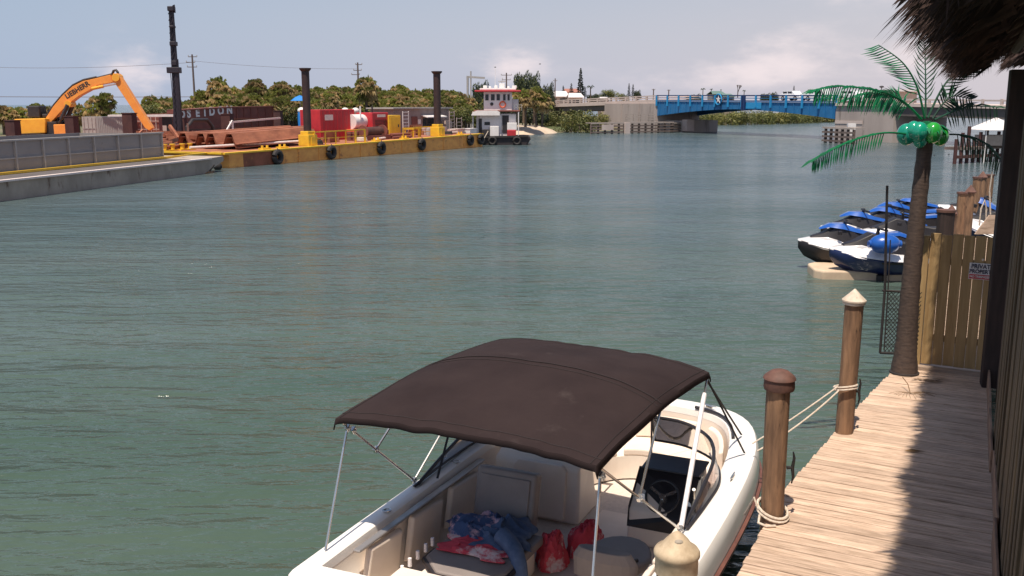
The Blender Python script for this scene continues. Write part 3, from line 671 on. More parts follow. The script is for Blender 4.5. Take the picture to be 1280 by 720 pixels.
# ================================================================ NEAR BOAT
boat = thing('motor_boat', 'white open motorboat with black bimini top moored beside the boardwalk', 'boat', (-1.74, 7.92, 0), 25)
G = [(.0, -.45, .93), (-.01, .5, .94), (-.01, 1.5, .95), (-.01, 2.5, .97), (.03, 3.2, .99), (.17, 3.9, 1.01), (.45, 4.5, 1.03), (.9, 5.0, 1.05), (1.45, 5.27, 1.06), (2.0, 5.30, 1.06), (2.52, 5.18, 1.05), (2.88, 4.82, 1.04), (3.09, 4.22, 1.02), (3.19, 3.45, .99), (3.22, 2.5, .97), (3.21, 1.5, .95), (3.18, .5, .94), (3.15, -.45, .93)]
def dense(P, n=3):
    o = []
    for i in range(len(P) - 1):
        p0, p1, p2_, p3_ = [V(P[max(min(j, len(P) - 1), 0)]) for j in (i - 1, i, i + 1, i + 2)]
        for k in range(n):
            u = k / n; o.append(.5 * ((2 * p1) + (p2_ - p0) * u + (2 * p0 - 5 * p1 + 4 * p2_ - p3_) * u * u + (3 * p1 - p0 - 3 * p2_ + p3_) * u ** 3))
    o.append(V(P[-1])); return o
GD = dense(G)
def inset(P, d, z=None, dz=0):
    n = len(P); o = []
    for i in range(n):
        a, p_, c = P[i - 1], P[i], P[(i + 1) % n]
        e1 = (p_ - a).xy.normalized(); e2 = (c - p_).xy.normalized(); n1 = V((e1.y, -e1.x)); n2 = V((e2.y, -e2.x)); m_ = (n1 + n2)
        if m_.length < .01: m_ = n1
        m_.normalize(); k = d / max(.5, m_.dot(n1)); q = p_.xy + m_ * k
        o.append(V((q.x, q.y, p_.z + dz if z is None else z)))
    return o
def insv(P, d, z=None, dz=0):
    # the side decks widen from port to starboard and towards the bow
    A_ = inset(P, d, z, dz); B2_ = inset(P, d * 1.55, z, dz)
    return [a.lerp(b_, min(1, max(0, p_.x / 3.1) + .0)) for a, b_, p_ in zip(A_, B2_, P)]
sgnI = 1   # outline runs port stern -> bow -> starboard stern: inside is to the right of travel
b = MB(); b.loft([inset(GD, .52, -.55), inset(GD, .40, -.2), inset(GD, .24, .2), inset(GD, .08, .52), inset(GD, -.0, .60)], c1=False); b.build('hull', 'hull_lower', boat, smooth=True)
b = MB(); b.loft([inset(GD, -.005, .605), inset(GD, -.035, .625), inset(GD, -.035, .66), inset(GD, -.005, .68)], c0=False, c1=False); b.build('rub_rail', 'rub_rail', boat, smooth=True)
b = MB(); b.loft([inset(GD, .0, .675), inset(GD, .01, None, -.14), inset(GD, .03, None, -.04), inset(GD, .055, None, -.005), insv(GD, .14, None, .006), insv(GD, .20, None, 0), insv(GD, .225, None, -.02), insv(GD, .235, None, -.10)], c0=False, c1=False); b.build('gunwale', 'gelcoat', boat, smooth=True)
I1 = inset(GD, .33)
b = MB(); b.loft([insv(GD, .233, None, -.09), insv(GD, .25, .62), insv(GD, .27, .60), insv(GD, .29, .27), insv(GD, .33, .24)], c0=False, c1=True); b.build('cockpit_liner', 'liner', boat, smooth=True)
b = MB(); b.prism([(.55, .15), (2.5, .15), (2.5, 2.6), (2.1, 4.0), (1.6, 4.75), (1.2, 4.6), (.75, 3.9), (.55, 2.6)], .243, .25); b.build('floor_carpet', 'carpet', boat)
# port side bolsters (padded panels)
for y0, y1 in ((.25, .95), (1.0, 1.75), (1.8, 2.55)):
    b = MB(); b.loft([[(.275, y0, .40), (.275, y1 - .1, .34), (.275, y1, .80), (.275, y0 + .12, .84)], [(.335, y0 + .02, .42), (.335, y1 - .12, .37), (.335, y1 - .02, .78), (.335, y0 + .14, .82)]]); b.build('side_bolster', 'vinyl', boat, bevel=.02)
b = MB(); b.bx(.25, .33, .2, 2.7, .86, .885); b.build('grab_rail', 'chrome_dull', boat, bevel=.01)
for y0, y1 in ((.4, 1.25), (1.3, 2.2)):
    b = MB(); b.bx(2.69, 2.75, y0, y1, .42, .80); b.build('side_bolster', 'vinyl', boat, bevel=.02)
# aft lounge (port): base, cushion, dark trim, backrest
b = MB(); b.bx(.62, 1.42, .72, 1.62, .25, .50); b.build('lounge_base', 'liner', boat, bevel=.03)
b = MB(); b.prism([(.60, 1.74), (.60, .88), (.85, .64), (1.25, .64), (1.46, .88), (1.46, 1.74)], .50, .60); b.build('seat_cushion', 'vinyl_shaded', boat, bevel=.03)
b = MB(); tr = [(.595, 1.08), (.595, .87), (.84, .63), (1.26, .63), (1.465, .87), (1.465, 1.08)]
for a, c in zip(tr[1:], tr[2:4] + tr[4:5]): pass
b.tube([(x, y_, .555) for x, y_ in tr], .028, 6); b.build('seat_trim', 'vinyl_dark', boat)
mt = Matrix.Rotation(R(-14), 3, 'X')
b = MB(); b.obox((.92, 2.02, .78), (.68, .16, .62), mt); b.build('backrest', 'vinyl_shaded', boat, bevel=.035, seg=3)
b = MB(); b.obox((.92, 1.935, .80), (.56, .02, .48), mt); b.build('backrest_panel', 'vinyl_shaded', boat, bevel=.008)
# one small white post and a row of white stubs near the transom
for i, (x, y_) in enumerate(((.60, .50), (.585, .66), (.575, .82), (.57, .98), (.565, 1.12))):
    b = MB(); b.cyl((x - .02, y_, .26 if i == 0 else .58), (x - .02, y_, .66), .02, .018, 8); b.build('white_stub', 'strap', boat, smooth=True)
# bulkhead consoles
b = MB(); b.loft([[(.36, 2.78, .25), (1.42, 2.78, .25), (1.42, 3.42, .25), (.5, 3.42, .25)], [(.36, 2.86, .86), (1.40, 2.86, .86), (1.36, 3.36, .86), (.5, 3.36, .86)], [(.40, 2.98, .98), (1.34, 2.98, .98), (1.30, 3.30, .98), (.55, 3.30, .98)]]); b.build('port_console', 'liner', boat, bevel=.04, seg=3)
b = MB(); b.loft([[(.62, 2.735, .30), (1.26, 2.735, .30), (1.26, 2.82, .84), (1.20, 2.825, .90), (.68, 2.825, .90), (.62, 2.82, .84)], [(.62, 2.80, .30), (1.26, 2.80, .30), (1.26, 2.88, .84), (1.20, 2.89, .90), (.68, 2.89, .90), (.62, 2.88, .84)]]); b.build('locker_door', 'vinyl', boat, bevel=.015)
b = MB(); b.loft([[(2.02, 2.62, .25), (2.74, 2.62, .25), (2.70, 3.42, .25), (2.05, 3.42, .25)], [(2.02, 2.66, .62), (2.76, 2.66, .62), (2.70, 3.40, .62), (2.05, 3.40, .62)], [(2.04, 2.96, .97), (2.74, 2.96, .97), (2.68, 3.32, 1.00), (2.08, 3.32, 1.00)]]); b.build('helm_console', 'liner', boat, bevel=.03)
b = MB(); b.loft([[(2.03, 2.615, .45), (2.75, 2.615, .45), (2.75, 2.65, .66), (2.73, 2.95, 1.0), (2.05, 2.95, 1.0), (2.03, 2.65, .66)], [(2.05, 2.66, .45), (2.73, 2.66, .45), (2.73, 2.70, .64), (2.71, 3.0, .97), (2.07, 3.0, .97), (2.05, 2.70, .64)]]); dsh = b.build('dashboard', 'black_plastic', boat)
b = MB(); b.obox((2.40, 3.10, 1.015), (.64, .4, .02), Matrix.Rotation(R(4), 3, 'X')); b.build('dash_top', 'vinyl_dark', boat, bevel=.01)
sw = bpy.data.objects.new('steering_wheel', None); C.objects.link(sw); sw.parent = boat; sw.location = (2.40, 2.62, .84); sw.rotation_euler = (R(52), 0, 0)
b = MB(); b.tube([(cos(a) * .17, sin(a) * .17, 0) for a in [2 * pi * i / 24 for i in range(25)]], .014, 8); b.build('wheel_rim', 'black_plastic', sw, smooth=True)
b = MB(); [b.bar((0, 0, -.01), (cos(a) * .165, sin(a) * .165, 0), .03, .008) for a in (R(30), R(150), R(270))]; b.cyl((0, 0, -.1), (0, 0, .01), .035, .03, 12); b.build('wheel_spokes', 'steel', sw)
for x in (2.16, 2.63): b = MB(); b.cyl((x, 2.72 + .02, .735), (x, 2.70 + .02, .74), .05, .05, 14); b.build('gauge', 'steel', boat, smooth=True)
b = MB(); b.cyl((2.72, 2.66, .86), (2.74, 2.56, 1.0), .012, .018, 8); b.build('throttle_lever', 'steel', boat, smooth=True)
# helm seat
b = MB(); b.lathe([(.05, .25), (.05, .52), (.16, .55)], 14, (2.28, 1.72, 0)); b.build('seat_pedestal', 'chrome_dull', boat, smooth=True)
b = MB(); b.prism([(2.28 + .30 * cos(a) * (1.0 if sin(a) > 0 else 1.05), 1.62 + .36 * sin(a)) for a in [2 * pi * i / 20 for i in range(20)]], .55, .66); b.build('helm_seat', 'vinyl_shaded', boat, bevel=.035, seg=3)
b = MB(); b.tube([(2.28 + .25 * cos(a), 1.58 + .2 * sin(a), .672) for a in [pi * 1.15 + pi * .7 * i / 10 for i in range(11)]], .018, 6); b.build('seat_trim', 'vinyl_dark', boat)
b = MB(); pb = [(2.28 + .31 * cos(a), 1.24 + .10 * sin(a)) for a in [2 * pi * i / 20 for i in range(20)]]; b.loft([[(x_, y2_, .56) for x_, y2_ in pb], [(x_, y2_ - .02, .76) for x_, y2_ in pb], [(2.28 + (x_ - 2.28) * .8, 1.20 + (y2_ - 1.24) * .7, .86) for x_, y2_ in pb]]); b.build('helm_seat_back', 'vinyl_shaded', boat, bevel=.04, seg=3)
# bow lounge
b = MB(); IN = [q for q in inset(GD, .41, .27)]; IN = [q for q in IN if q.y > 3.45]; IN2 = [V((1.62 + (q.x - 1.62) * .52, 3.45 + (q.y - 3.45) * .62, .27)) for q in IN]
b.loft([[q for q in IN], [V((q.x, q.y, .56)) for q in IN], [V((q.x, q.y, .56)) for q in IN2], IN2], closed=False); b.build('bow_seat_base', 'liner', boat)
for seg_, nm in ((IN[:len(IN) // 3], 0), (IN[len(IN) // 3:2 * len(IN) // 3 + 1], 1), (IN[2 * len(IN) // 3:], 2)):
    j = [min(range(len(IN)), key=lambda i_: (IN[i_] - q).length) for q in seg_]
    o_ = [V((IN[i_].x, IN[i_].y, 0)) for i_ in j]; n_ = [V((IN2[i_].x, IN2[i_].y, 0)) for i_ in j]
    poly = [(q.x + (1.62 - q.x) * .01, q.y) for q in o_] + [(q.x, q.y) for q in reversed(n_)]
    b = MB(); b.prism(poly, .562, .65); b.build('bow_cushion', 'vinyl', boat, bevel=.02)
    bo = [V((IN[i_].x, IN[i_].y, 0)) for i_ in j]; bi = [q + (V((1.62, 3.9, 0)) - q).normalized() * .09 for q in bo]
    if len(bo) > 3: bo = bo[1:-1]; bi = bi[1:-1]
    b = MB(); b.loft([[q + Z0 * .66 for q in bo] + [q + Z0 * .66 for q in reversed(bi)], [q + Z0 * .93 for q in bo] + [q * 1 + Z0 * .91 + (q - q) for q in reversed([o2.lerp(i2, .6) for o2, i2 in zip(bo, bi)])]]); b.build('bow_backrest', 'vinyl', boat, bevel=.015)
# dark grab rail and gap inside bow
ii = inset(GD, .31, None, .015); ii = [q for q in ii if q.y > 4.0 and q.x > 2.1]
b = MB(); b.tube(ii, .02, 6); b.build('bow_rail', 'black_plastic', boat, smooth=True)
for (x, y_, a) in ((3.02, 3.05, 0), (.12, 3.2, 0), (2.93, .3, 0), (2.3, 5.02, 1.2)):
    cl_ = bpy.data.objects.new('deck_cleat', None); C.objects.link(cl_); cl_.parent = boat; cl_.location = (x, y_, .985 if y_ < 4 else 1.07); cl_.rotation_euler = (0, 0, a)
    b = MB(); b.tube([(0, -.10, .035), (0, -.04, .03), (0, .04, .03), (0, .10, .035)], [.006, .012, .012, .006], 8); b.build('horn', 'steel', cl_, smooth=True)
    b = MB(); b.bx(-.014, .014, -.045, .045, 0, .026); b.build('foot', 'steel', cl_)
# navigation light on side
b = MB(); b.bx(3.07, 3.135, 3.0, 3.12, .80, .83); b.build('side_vent', 'black_plastic', boat, bevel=.005)
# windshield frame and panes
def curve3(P, n=6): return dense(P, n)
wt = curve3([(.14, 1.55, .985), (.13, 2.2, 1.13), (.16, 2.9, 1.26), (.35, 3.40, 1.32), (.85, 3.62, 1.33), (1.38, 3.66, 1.32)])
wb = curve3([(.12, 1.5, .975), (.10, 2.2, .985), (.12, 2.95, .99), (.32, 3.50, 1.0), (.85, 3.78, 1.0), (1.38, 3.82, .99)])
st = curve3([(1.96, 3.66, 1.32), (2.35, 3.58, 1.33), (2.70, 3.30, 1.30), (2.86, 2.85, 1.24), (2.88, 2.3, 1.12), (2.87, 1.75, .985)])
sb = curve3([(1.96, 3.82, .99), (2.35, 3.74, 1.0), (2.74, 3.42, 1.0), (2.92, 2.90, .99), (2.93, 2.3, .98), (2.90, 1.7, .97)])
for tp_, bt_ in ((wt, wb), (st, sb)):
    b = MB(); b.tube(tp_, .019, 8); b.tube([tp_[0], bt_[0]], .014, 6); b.tube([tp_[-1], bt_[-1]], .014, 6); b.tube(bt_, .014, 6)
    fr = b.build('windshield_frame', 'black_plastic', boat, smooth=True)
    b = MB(); b.loft([tp_, bt_], closed=False); b.build('windshield_pane', 'glass', fr, smooth=True)
b = MB(); b.tube([(1.38, 3.66, 1.32), (1.36, 3.66, .3)], .012, 6); b.tube([(1.96, 3.66, 1.32), (1.98, 3.66, .3)], .012, 6); b.build('windshield_strut', 'black_plastic', boat, smooth=True)
# black floor mat, cooler like hatch under the bow walkway
b = MB(); b.bx(1.52, 2.0, 2.45, 3.3, .251, .262); b.build('floor_mat', 'vinyl', boat, bevel=.004)

# ---- bimini
bim = {}
def bimpt(u, v):      # u across (0 port..1 starboard), v aft..fore
    A = V((.09, .24, 2.075)); B = V((2.56, .16, 2.075)); Cc = V((2.74, 3.02, 2.10)); D = V((.16, 3.28, 2.10))
    p = A.lerp(B, u).lerp(D.lerp(Cc, u), v)
    arch = (.075 + .12 * min(1, v * 2.2)) * (1 - (2 * u - 1) ** 4); leng = (.075 + .11 * (1 - (2 * u - 1) ** 2)) * (1 - (2 * v - 1) ** 2)
    sagv = -.025 * sin(pi * ((v * 2) % 1)) * (1 - (2 * u - 1) ** 2)
    ripple = .010 * mnoise.noise(V((u * 5, v * 4, 0))) + .006 * mnoise.noise(V((u * 14, v * 5, 3))) * (1 + 2 * abs(2 * v - 1) ** 4)
    inx = -.05 * sin(pi * u) * (1 if v < .5 else -1) * abs(2 * v - 1)
    return p + V((0, -inx * 1.2, arch * .6 + leng + sagv + ripple))
nu, nv = 56, 50; b = MB()
g = [[bimpt(i / nu, j / nv) for i in range(nu + 1)] for j in range(nv + 1)]
# curled-down hems on all four edges
ext = []
for row in g:
    l_ = row[0] + V((-.015, 0, -.05)); r_ = row[-1] + V((.02, 0, -.055)); ext.append([l_] + row + [r_])
ext = [[q + V((0, -.02, -.05)) for q in ext[0]]] + ext + [[q + V((0, .02, -.05)) for q in ext[-1]]]
b.loft(ext, closed=False); cv = b.build('bimini_cover', 'canvas', boat, smooth=True)
so = cv.modifiers.new('thick', 'SOLIDIFY'); so.thickness = .012; so.offset = -1
for v_ in (.5,):
    b = MB(); pts = [bimpt(i / nu, v_) + Z0 * .006 for i in range(nu + 1)]; b.tube(pts, .006, 5); b.build('canvas_seam', 'canvas_seam', cv, smooth=True)
for uu in (.02, .98): b = MB(); b.tube([bimpt(uu, j / nv) + Z0 * .003 for j in range(nv + 1)], .0045, 4); b.build('canvas_seam', 'canvas_seam', cv, smooth=True)
for vv in (.035, .965, .47): b = MB(); b.tube([bimpt(i / nu, vv) + Z0 * .003 for i in range(nu + 1)], .004, 4); b.build('canvas_seam', 'canvas_seam', cv, smooth=True)
HP = V((.06, 1.60, .99)); HS = V((2.86, 1.62, .99))
def bow(v_, off=.03):
    arc = [bimpt(i / 14, v_) - Z0 * (off + .012) for i in range(15)]
    return arc
for v_, m in ((.02, 'steel'), (.98, 'steel')):
    arc = bow(v_); b = MB(); b.tube([HP, arc[0].lerp(HP, .02)] + arc + [arc[-1].lerp(HS, .02), HS], .0125, 8); b.build('bimini_bow', m, boat, smooth=True)
arc = bow(.5); a0 = HP.lerp(bow(.02)[0], .55); a1 = HS.lerp(bow(.02)[-1], .55)
b = MB(); b.tube([a0] + arc + [a1], .0115, 8); b.build('bimini_bow', 'steel', boat, smooth=True)
# white sleeved front leg on the starboard side
b = MB(); fa = bow(.98)[-1]; b.tube([fa.lerp(HS, .12), HS.lerp(fa, .02)], .024, 8); b.build('white_sleeve', 'strap', boat, smooth=True)
# rear support poles down to the stern corners and fittings
aftP = bow(.02)[0]; aftS = bow(.02)[-1]
b = MB(); b.tube([aftP - Z0 * .10 + V((.02, .08, 0)), (.12, -.02, .95)], .0115, 8); b.build('support_pole', 'steel', boat, smooth=True)
b = MB(); b.tube([aftS - Z0 * .10 + V((-.02, .08, 0)), (2.62, -.1, .95)], .0115, 8); b.build('support_pole', 'steel', boat, smooth=True)
for q in (aftP - Z0 * .10 + V((.02, .09, 0)), aftS - Z0 * .10 + V((-.02, .09, 0)), a0, a1, HP, HS, aftP - Z0 * .14 + V((.03, .16, 0)), aftS - Z0 * .14 + V((-.03, .16, 0))):
    b = MB(); b.obox(q, (.035, .06, .045), Matrix.Rotation(.5, 3, 'X')); b.cyl(q - V((.03, 0, 0)), q + V((.03, 0, 0)), .012, .012, 8); b.build('hinge_fitting', 'steel', boat, bevel=.006)
fP = bow(.98)[0]
for a, c in ((fa - Z0 * .02, (3.0, 3.75, 1.02)), (fa - Z0 * .03 + V((-.02, .03, 0)), (2.86, 4.25, 1.05)), (fP - Z0 * .02, (.12, 3.9, 1.0)), (fP.lerp(HP, .5), (.25, 1.75, .99))):
    b = MB(); d = V(c) - V(a); m_ = d.to_track_quat('Y', 'Z').to_matrix(); b.obox((V(a) + V(c)) / 2, (.024, d.length, .006), m_); b.build('webbing_strap', 'webbing', boat)
# clothes and bags on board
def heap(name, m, loc, sx_, sy_, sz_, seed, label, cat, rz=0, amp=.34):
    n_ = 56; b = MB(); rings = []
    for j in range(n_ // 2 + 1):
        th = pi / 2 * j / (n_ // 2)
        ring = []
        for i in range(n_):
            a = 2 * pi * i / n_; d = V((cos(a) * cos(th), sin(a) * cos(th), sin(th)))
            f = 1 + amp * (.9 * mnoise.noise(d * 1.5 + V((seed, 0, 0))) + .28 * mnoise.noise(d * 3.2 + V((0, seed, 0)))) - .05 * abs(sin(a * 5 + 6 * mnoise.noise(d * 1.6 + V((seed, seed, 0))))) * cos(th)
            fold = 1 - .18 * abs(mnoise.noise(V((d.x * 5 + seed, d.y * 5, d.z * 2))))* 2
            ring.append((d.x * sx_ * f, d.y * sy_ * f, max(.0, d.z * sz_ * f * fold)))
        rings.append(ring)
    b.loft(rings); o = b.build(name, m, smooth=True); return o
def drape(name, m, sx_, sy_, h_, seed, n_=46):
    # a cloth thrown down: folds run through it and its rim lies on the seat
    g_ = []
    for j in range(n_ + 1):
        row = []
        for i in range(n_ + 1):
            u, v = i / n_ * 2 - 1, j / n_ * 2 - 1; p_ = V((u * 1.6, v * 1.6, seed)); w1 = mnoise.noise(p_); w2 = mnoise.noise(p_ * 1.3 + V((9, 4, 0)))
            rr_ = max(0, 1 - max(abs(u), abs(v)) ** 2.2); rid = 1 - abs(sin(3.4 * u + 2.6 * v + 3.2 * w1 + seed)); rid2 = 1 - abs(sin(4.6 * v - 2.2 * u + 3 * w2))
            row.append((sx_ * (u + .35 * w2) * (1 - .12 * rid), sy_ * (v + .35 * w1), .012 + h_ * rr_ * (.45 + .35 * rid ** 1.5 + .3 * rid2 ** 1.5) * (.75 + .5 * w1)))
        g_.append(row)
    b_ = MB(); b_.loft(g_, closed=False); o_ = b_.build(name, m, smooth=True)
    so_ = o_.modifiers.new('thick', 'SOLIDIFY'); so_.thickness = .008; so_.offset = 1
    return o_
def onboat(o, x, y_, z, rz=0):
    o.location = boat.matrix_basis @ V((x, y_, z)); o.rotation_euler = (0, 0, -R(25) + rz); return o
boat_m = Matrix.Translation((-1.74, 7.92, 0)) @ Matrix.Rotation(-R(25), 4, 'Z')
def onboat(o, x, y_, z, rz=0):
    o.location = boat_m @ V((x, y_, z)); o.rotation_euler = (0, 0, -R(25) + rz); return o
o = drape('jeans', 'denim', .30, .34, .22, 3.3); onboat(o, 1.10, 1.54, .60, .4); tag(o, 'crumpled dark blue jeans heaped on the rear seat cushion', 'jeans')
o = drape('towel', 'blue_red_cloth', .30, .30, .20, 8.1); onboat(o, .84, 1.60, .60, .9); tag(o, 'blue and pale patterned towel bundled against the seat backrest', 'towel')
o = drape('red_garment', 'red_cloth', .36, .20, .07, 5.5); onboat(o, .98, 1.20, .60, .1); tag(o, 'red and white garment spread under the jeans on the seat edge', 'garment')
o = heap('red_bag', 'red_cloth', 0, .17, .22, .36, 12.4, '', '', amp=.26); onboat(o, 1.50, 1.85, .26, .2); tag(o, 'slumped red and white bag standing on the boat floor by the lounge', 'bag')
o = heap('red_bag', 'red_cloth', 0, .22, .22, .36, 2.9, '', '', amp=.22); onboat(o, 1.72, 2.22, .26, .2); tag(o, 'fuller red bag behind the slumped one, in front of the locker door', 'bag')
# jeans legs dangling over the seat edge
b = MB(); q = [(1.20, 1.30, .74), (1.38, 1.20, .68), (1.50, 1.08, .56), (1.52, 1.02, .42)]
b.tube([boat_m @ V(p_) for p_ in curve3(q, 4)], [.09, .09, .085, .085, .08, .08, .075, .075, .07, .07, .07, .065, .06], 10); o = b.build('trouser_leg', 'denim', smooth=True)
tag(o, 'blue denim trouser leg hanging over the seat edge', 'trousers')

# ================================================================ JET SKIS AND FLOATING DOCK
def jetski(label, deckm='ski_white', hullm='ski_navy', coverm='ski_blue'):
    t = thing('jet_ski', label, 'jet ski', (0, 0, 0), 0, 'jet skis parked on the floating dock')
    def sect(y, w, zk, zc, zt, wt):
        return [(-w * .15, y, zk), (-w * .8, y, zk + (zc - zk) * .45), (-w, y, zc), (-wt, y, zt), (wt, y, zt), (w, y, zc), (w * .8, y, zk + (zc - zk) * .45), (w * .15, y, zk)]
    b = MB(); b.loft([sect(-1.5, .48, .0, .30, .34, .46), sect(-.6, .56, -.04, .32, .36, .53), (sect(.3, .56, -.04, .35, .39, .52)), sect(1.0, .42, .03, .42, .46, .38), sect(1.45, .18, .22, .52, .56, .16), sect(1.6, .05, .40, .56, .58, .04)]); b.build('hull', hullm, t, smooth=True)
    b = MB()
    def dk(y, w, z0, z1, wt): return [(-w, y, z0), (-wt, y, z1), (wt, y, z1), (w, y, z0)]
    b.loft([dk(-1.52, .50, .32, .37, .44), dk(-.7, .585, .34, .42, .46), dk(.2, .585, .37, .50, .34), dk(.85, .46, .43, .66, .26), dk(1.35, .24, .50, .64, .14), dk(1.62, .05, .555, .60, .03)]); b.build('deck', deckm, t, smooth=True, bevel=.02)
    b = MB()
    def fp(y, w, z0, z1, wt): return [(-w, y, z0), (-wt, y, z1), (wt, y, z1), (w, y, z0)]
    b.loft([fp(-.1, .22, .42, .60, .15), fp(.3, .30, .42, .84, .18), fp(.65, .32, .48, .92, .20), fp(1.0, .28, .56, .76, .16), fp(1.3, .16, .60, .68, .08)]); b.build('front_cowl', 'ski_black', t, smooth=True, bevel=.02)
    b = MB(); b.loft([fp(.55, .33, .50, .60, .32), fp(.9, .30, .58, .68, .28), fp(1.42, .1, .60, .635, .08)]); b.build('hood_panel', deckm, t, smooth=True, bevel=.01)
    b = MB(); b.loft([fp(-1.35, .20, .36, .62, .15), fp(-.9, .24, .36, .74, .19), fp(-.35, .20, .40, .70, .16), fp(.15, .17, .42, .78, .13), fp(.42, .16, .5, .86, .12)]); b.build('seat', 'ski_black', t, smooth=True, bevel=.03)
    if coverm:
        b = MB(); b.loft([fp(-1.3, .17, .62, .69, .14), fp(-.9, .21, .735, .81, .18), fp(-.35, .18, .70, .76, .15), fp(.15, .16, .78, .86, .12), fp(.5, .26, .86, .98, .18), fp(.85, .24, .90, .97, .12), fp(1.1, .1, .84, .86, .05)]); b.build('seat_top', coverm, t, smooth=True, bevel=.02)
    b = MB(); b.tube([(-.34, .34, 1.0), (-.2, .46, 1.02), (.2, .46, 1.02), (.34, .34, 1.0)], .022, 8); b.cyl((0, .46, .86), (0, .44, 1.02), .05, .04, 8); b.build('handlebar', 'ski_black', t, smooth=True)
    for s_ in (-1, 1):
        b = MB(); b.obox((s_ * .40, .62, .80), (.09, .10, .09), Matrix.Rotation(.3, 3, 'Z')); b.build('mirror', 'ski_black', t, bevel=.02)
        b = MB(); b.loft([[(s_ * .588, -1.2, .29), (s_ * .60, -1.2, .33), (s_ * .60, .5, .36), (s_ * .575, .5, .32)], [(s_ * .57, -1.2, .29), (s_ * .58, -1.2, .33), (s_ * .58, .5, .36), (s_ * .55, .5, .32)]]); b.build('side_stripe', 'ski_black', t)
    return t
sk = [((10.65, 26.4, .10), -87, 'nearest jet ski with long white deck and navy hull on the floating dock', 'ski_white', 'ski_navy', None),
      ((10.25, 27.9, .10), -80, 'leftmost jet ski, white bow and bright blue seat cover over the water', 'ski_white', 'ski_black', 'ski_blue'),
      ((12.7, 29.8, .12), -82, 'black and white jet ski half hidden behind the blue round buoy', 'ski_white', 'ski_black', None),
      ((13.25, 32.2, .12), -84, 'jet ski in the second row with white nose and long blue seat', 'ski_white', 'ski_black', 'ski_blue'),
      ((15.3, 35.0, .15), -82, 'farthest jet ski with blue seat just left of the palm trunk', 'ski_white', 'ski_navy', 'ski_blue'),
      ((14.2, 33.9, .12), -83, 'fifth-row jet ski with white hull, between two blue-seated ones', 'ski_white', 'ski_navy', 'ski_blue'),
      ((11.9, 31.0, .10), -80, 'jet ski with white nose poking out in the third row', 'ski_white', 'ski_black', 'ski_blue'),
      ((15.3, 30.4, .50), -58, 'white and black jet ski tilted upward right of the palm trunk', 'ski_white', 'ski_black', 'ski_blue'),
      ((14.9, 28.4, .35), -62, 'lower white jet ski with navy trim squeezed between palm and pilings', 'ski_white', 'ski_navy', None)]
for loc, hd, lb, dm, hm, cmn in sk:
    o = jetski(lb, dm, hm, cmn); o.location = loc; o.scale = (1.2, 1.12, 1.3); o.rotation_euler = (R(10) if hd > -70 else 0, 0, -R(hd))
fd = thing('floating_dock', 'low beige floating dock carrying the jet skis', 'floating dock', (8.45, 26.35, 0), 97)
for i, (x0, wd) in enumerate(((0, 1.5),)):
    for j in range(4):
        y0 = .12 * (i == 0); b = MB(); yo = j * 1.75; b.prism([(-.0, yo + .2), (.0, yo + 1.7), (-1.5, yo + 1.7), (-1.5, yo + .2), (-1.25, yo), (-.25, yo)], -.2, .25)
        b.build('float_module', 'float_dock', fd, bevel=.06, seg=3)
b = MB(); b.cyl((.06, 1.72, -.3), (.06, 1.72, .16), .09, .09, 10); b.build('float_pin', 'ski_black', fd)
q = aty(1091, 304, 27.0); b = MB(); b.ell((0, 0, 0), (.42, .30, .27), 20, 12); b.cyl((-.44, 0, .0), (.44, 0, 0), .10, .10, 10)
o = b.build('round_buoy', 'ski_blue', smooth=True); o.location = (q.x - .15, 25.75, q.z + .16); tag(o, 'bright blue rounded inflatable buoy lying on the nearest jet ski', 'buoy')

# ================================================================ FAR DOCK AT RIGHT
fdk = thing('distant_pier', 'dark distant pier on piles at the right edge under the palm fronds', 'pier', (0, 0, 0))
for i in range(9):
    px = 1193 + i * 7.5; Y = 78 - i * 1.2; q = at(px, 205 - i * .6, 0); b = MB(); b.cyl((q.x, q.y, -2), (q.x, q.y, 2.0 + (i % 3) * .5), .16, .15, 8); b.build('pile', 'post_rust', fdk, smooth=True)
b = MB(); a = at(1190, 204, 0); c = at(1262, 200, 0); b.bar((a.x, a.y, 1.2), (c.x, c.y, 1.2), 1.6, .22); b.build('deck', 'timber_fender', fdk)
b = MB(); b.bar((a.x, a.y - .9, .55), (c.x, c.y - .9, .55), .15, .25); b.build('side_wale', 'rust_dark', fdk)
q = aty(1238, 162, 82); tn = thing('canopy_tent', 'small white peaked canopy beyond the distant pier', 'canopy', (q.x + .4, 82, q.z))
b = MB(); b.loft([[(-1.6, -1.6, 0), (1.6, -1.6, 0), (1.6, 1.6, 0), (-1.6, 1.6, 0)], [(-.05, -.05, 1.0), (.05, -.05, 1.0), (.05, .05, 1.0), (-.05, .05, 1.0)]]); b.build('canopy_top', 'white_paint', tn)
for x_, y_ in ((-1.4, -1.4), (1.4, -1.4), (1.4, 1.4), (-1.4, 1.4)):
    b = MB(); b.cyl((x_, y_, -2.7), (x_, y_, 0), .05, .05, 6); b.build('leg', 'white_paint', tn)
b = MB(); b.bx(-1.2, 1.2, -1.0, 1.0, -1.3, -.45); b.build('counter', 'wall_tan', tn)

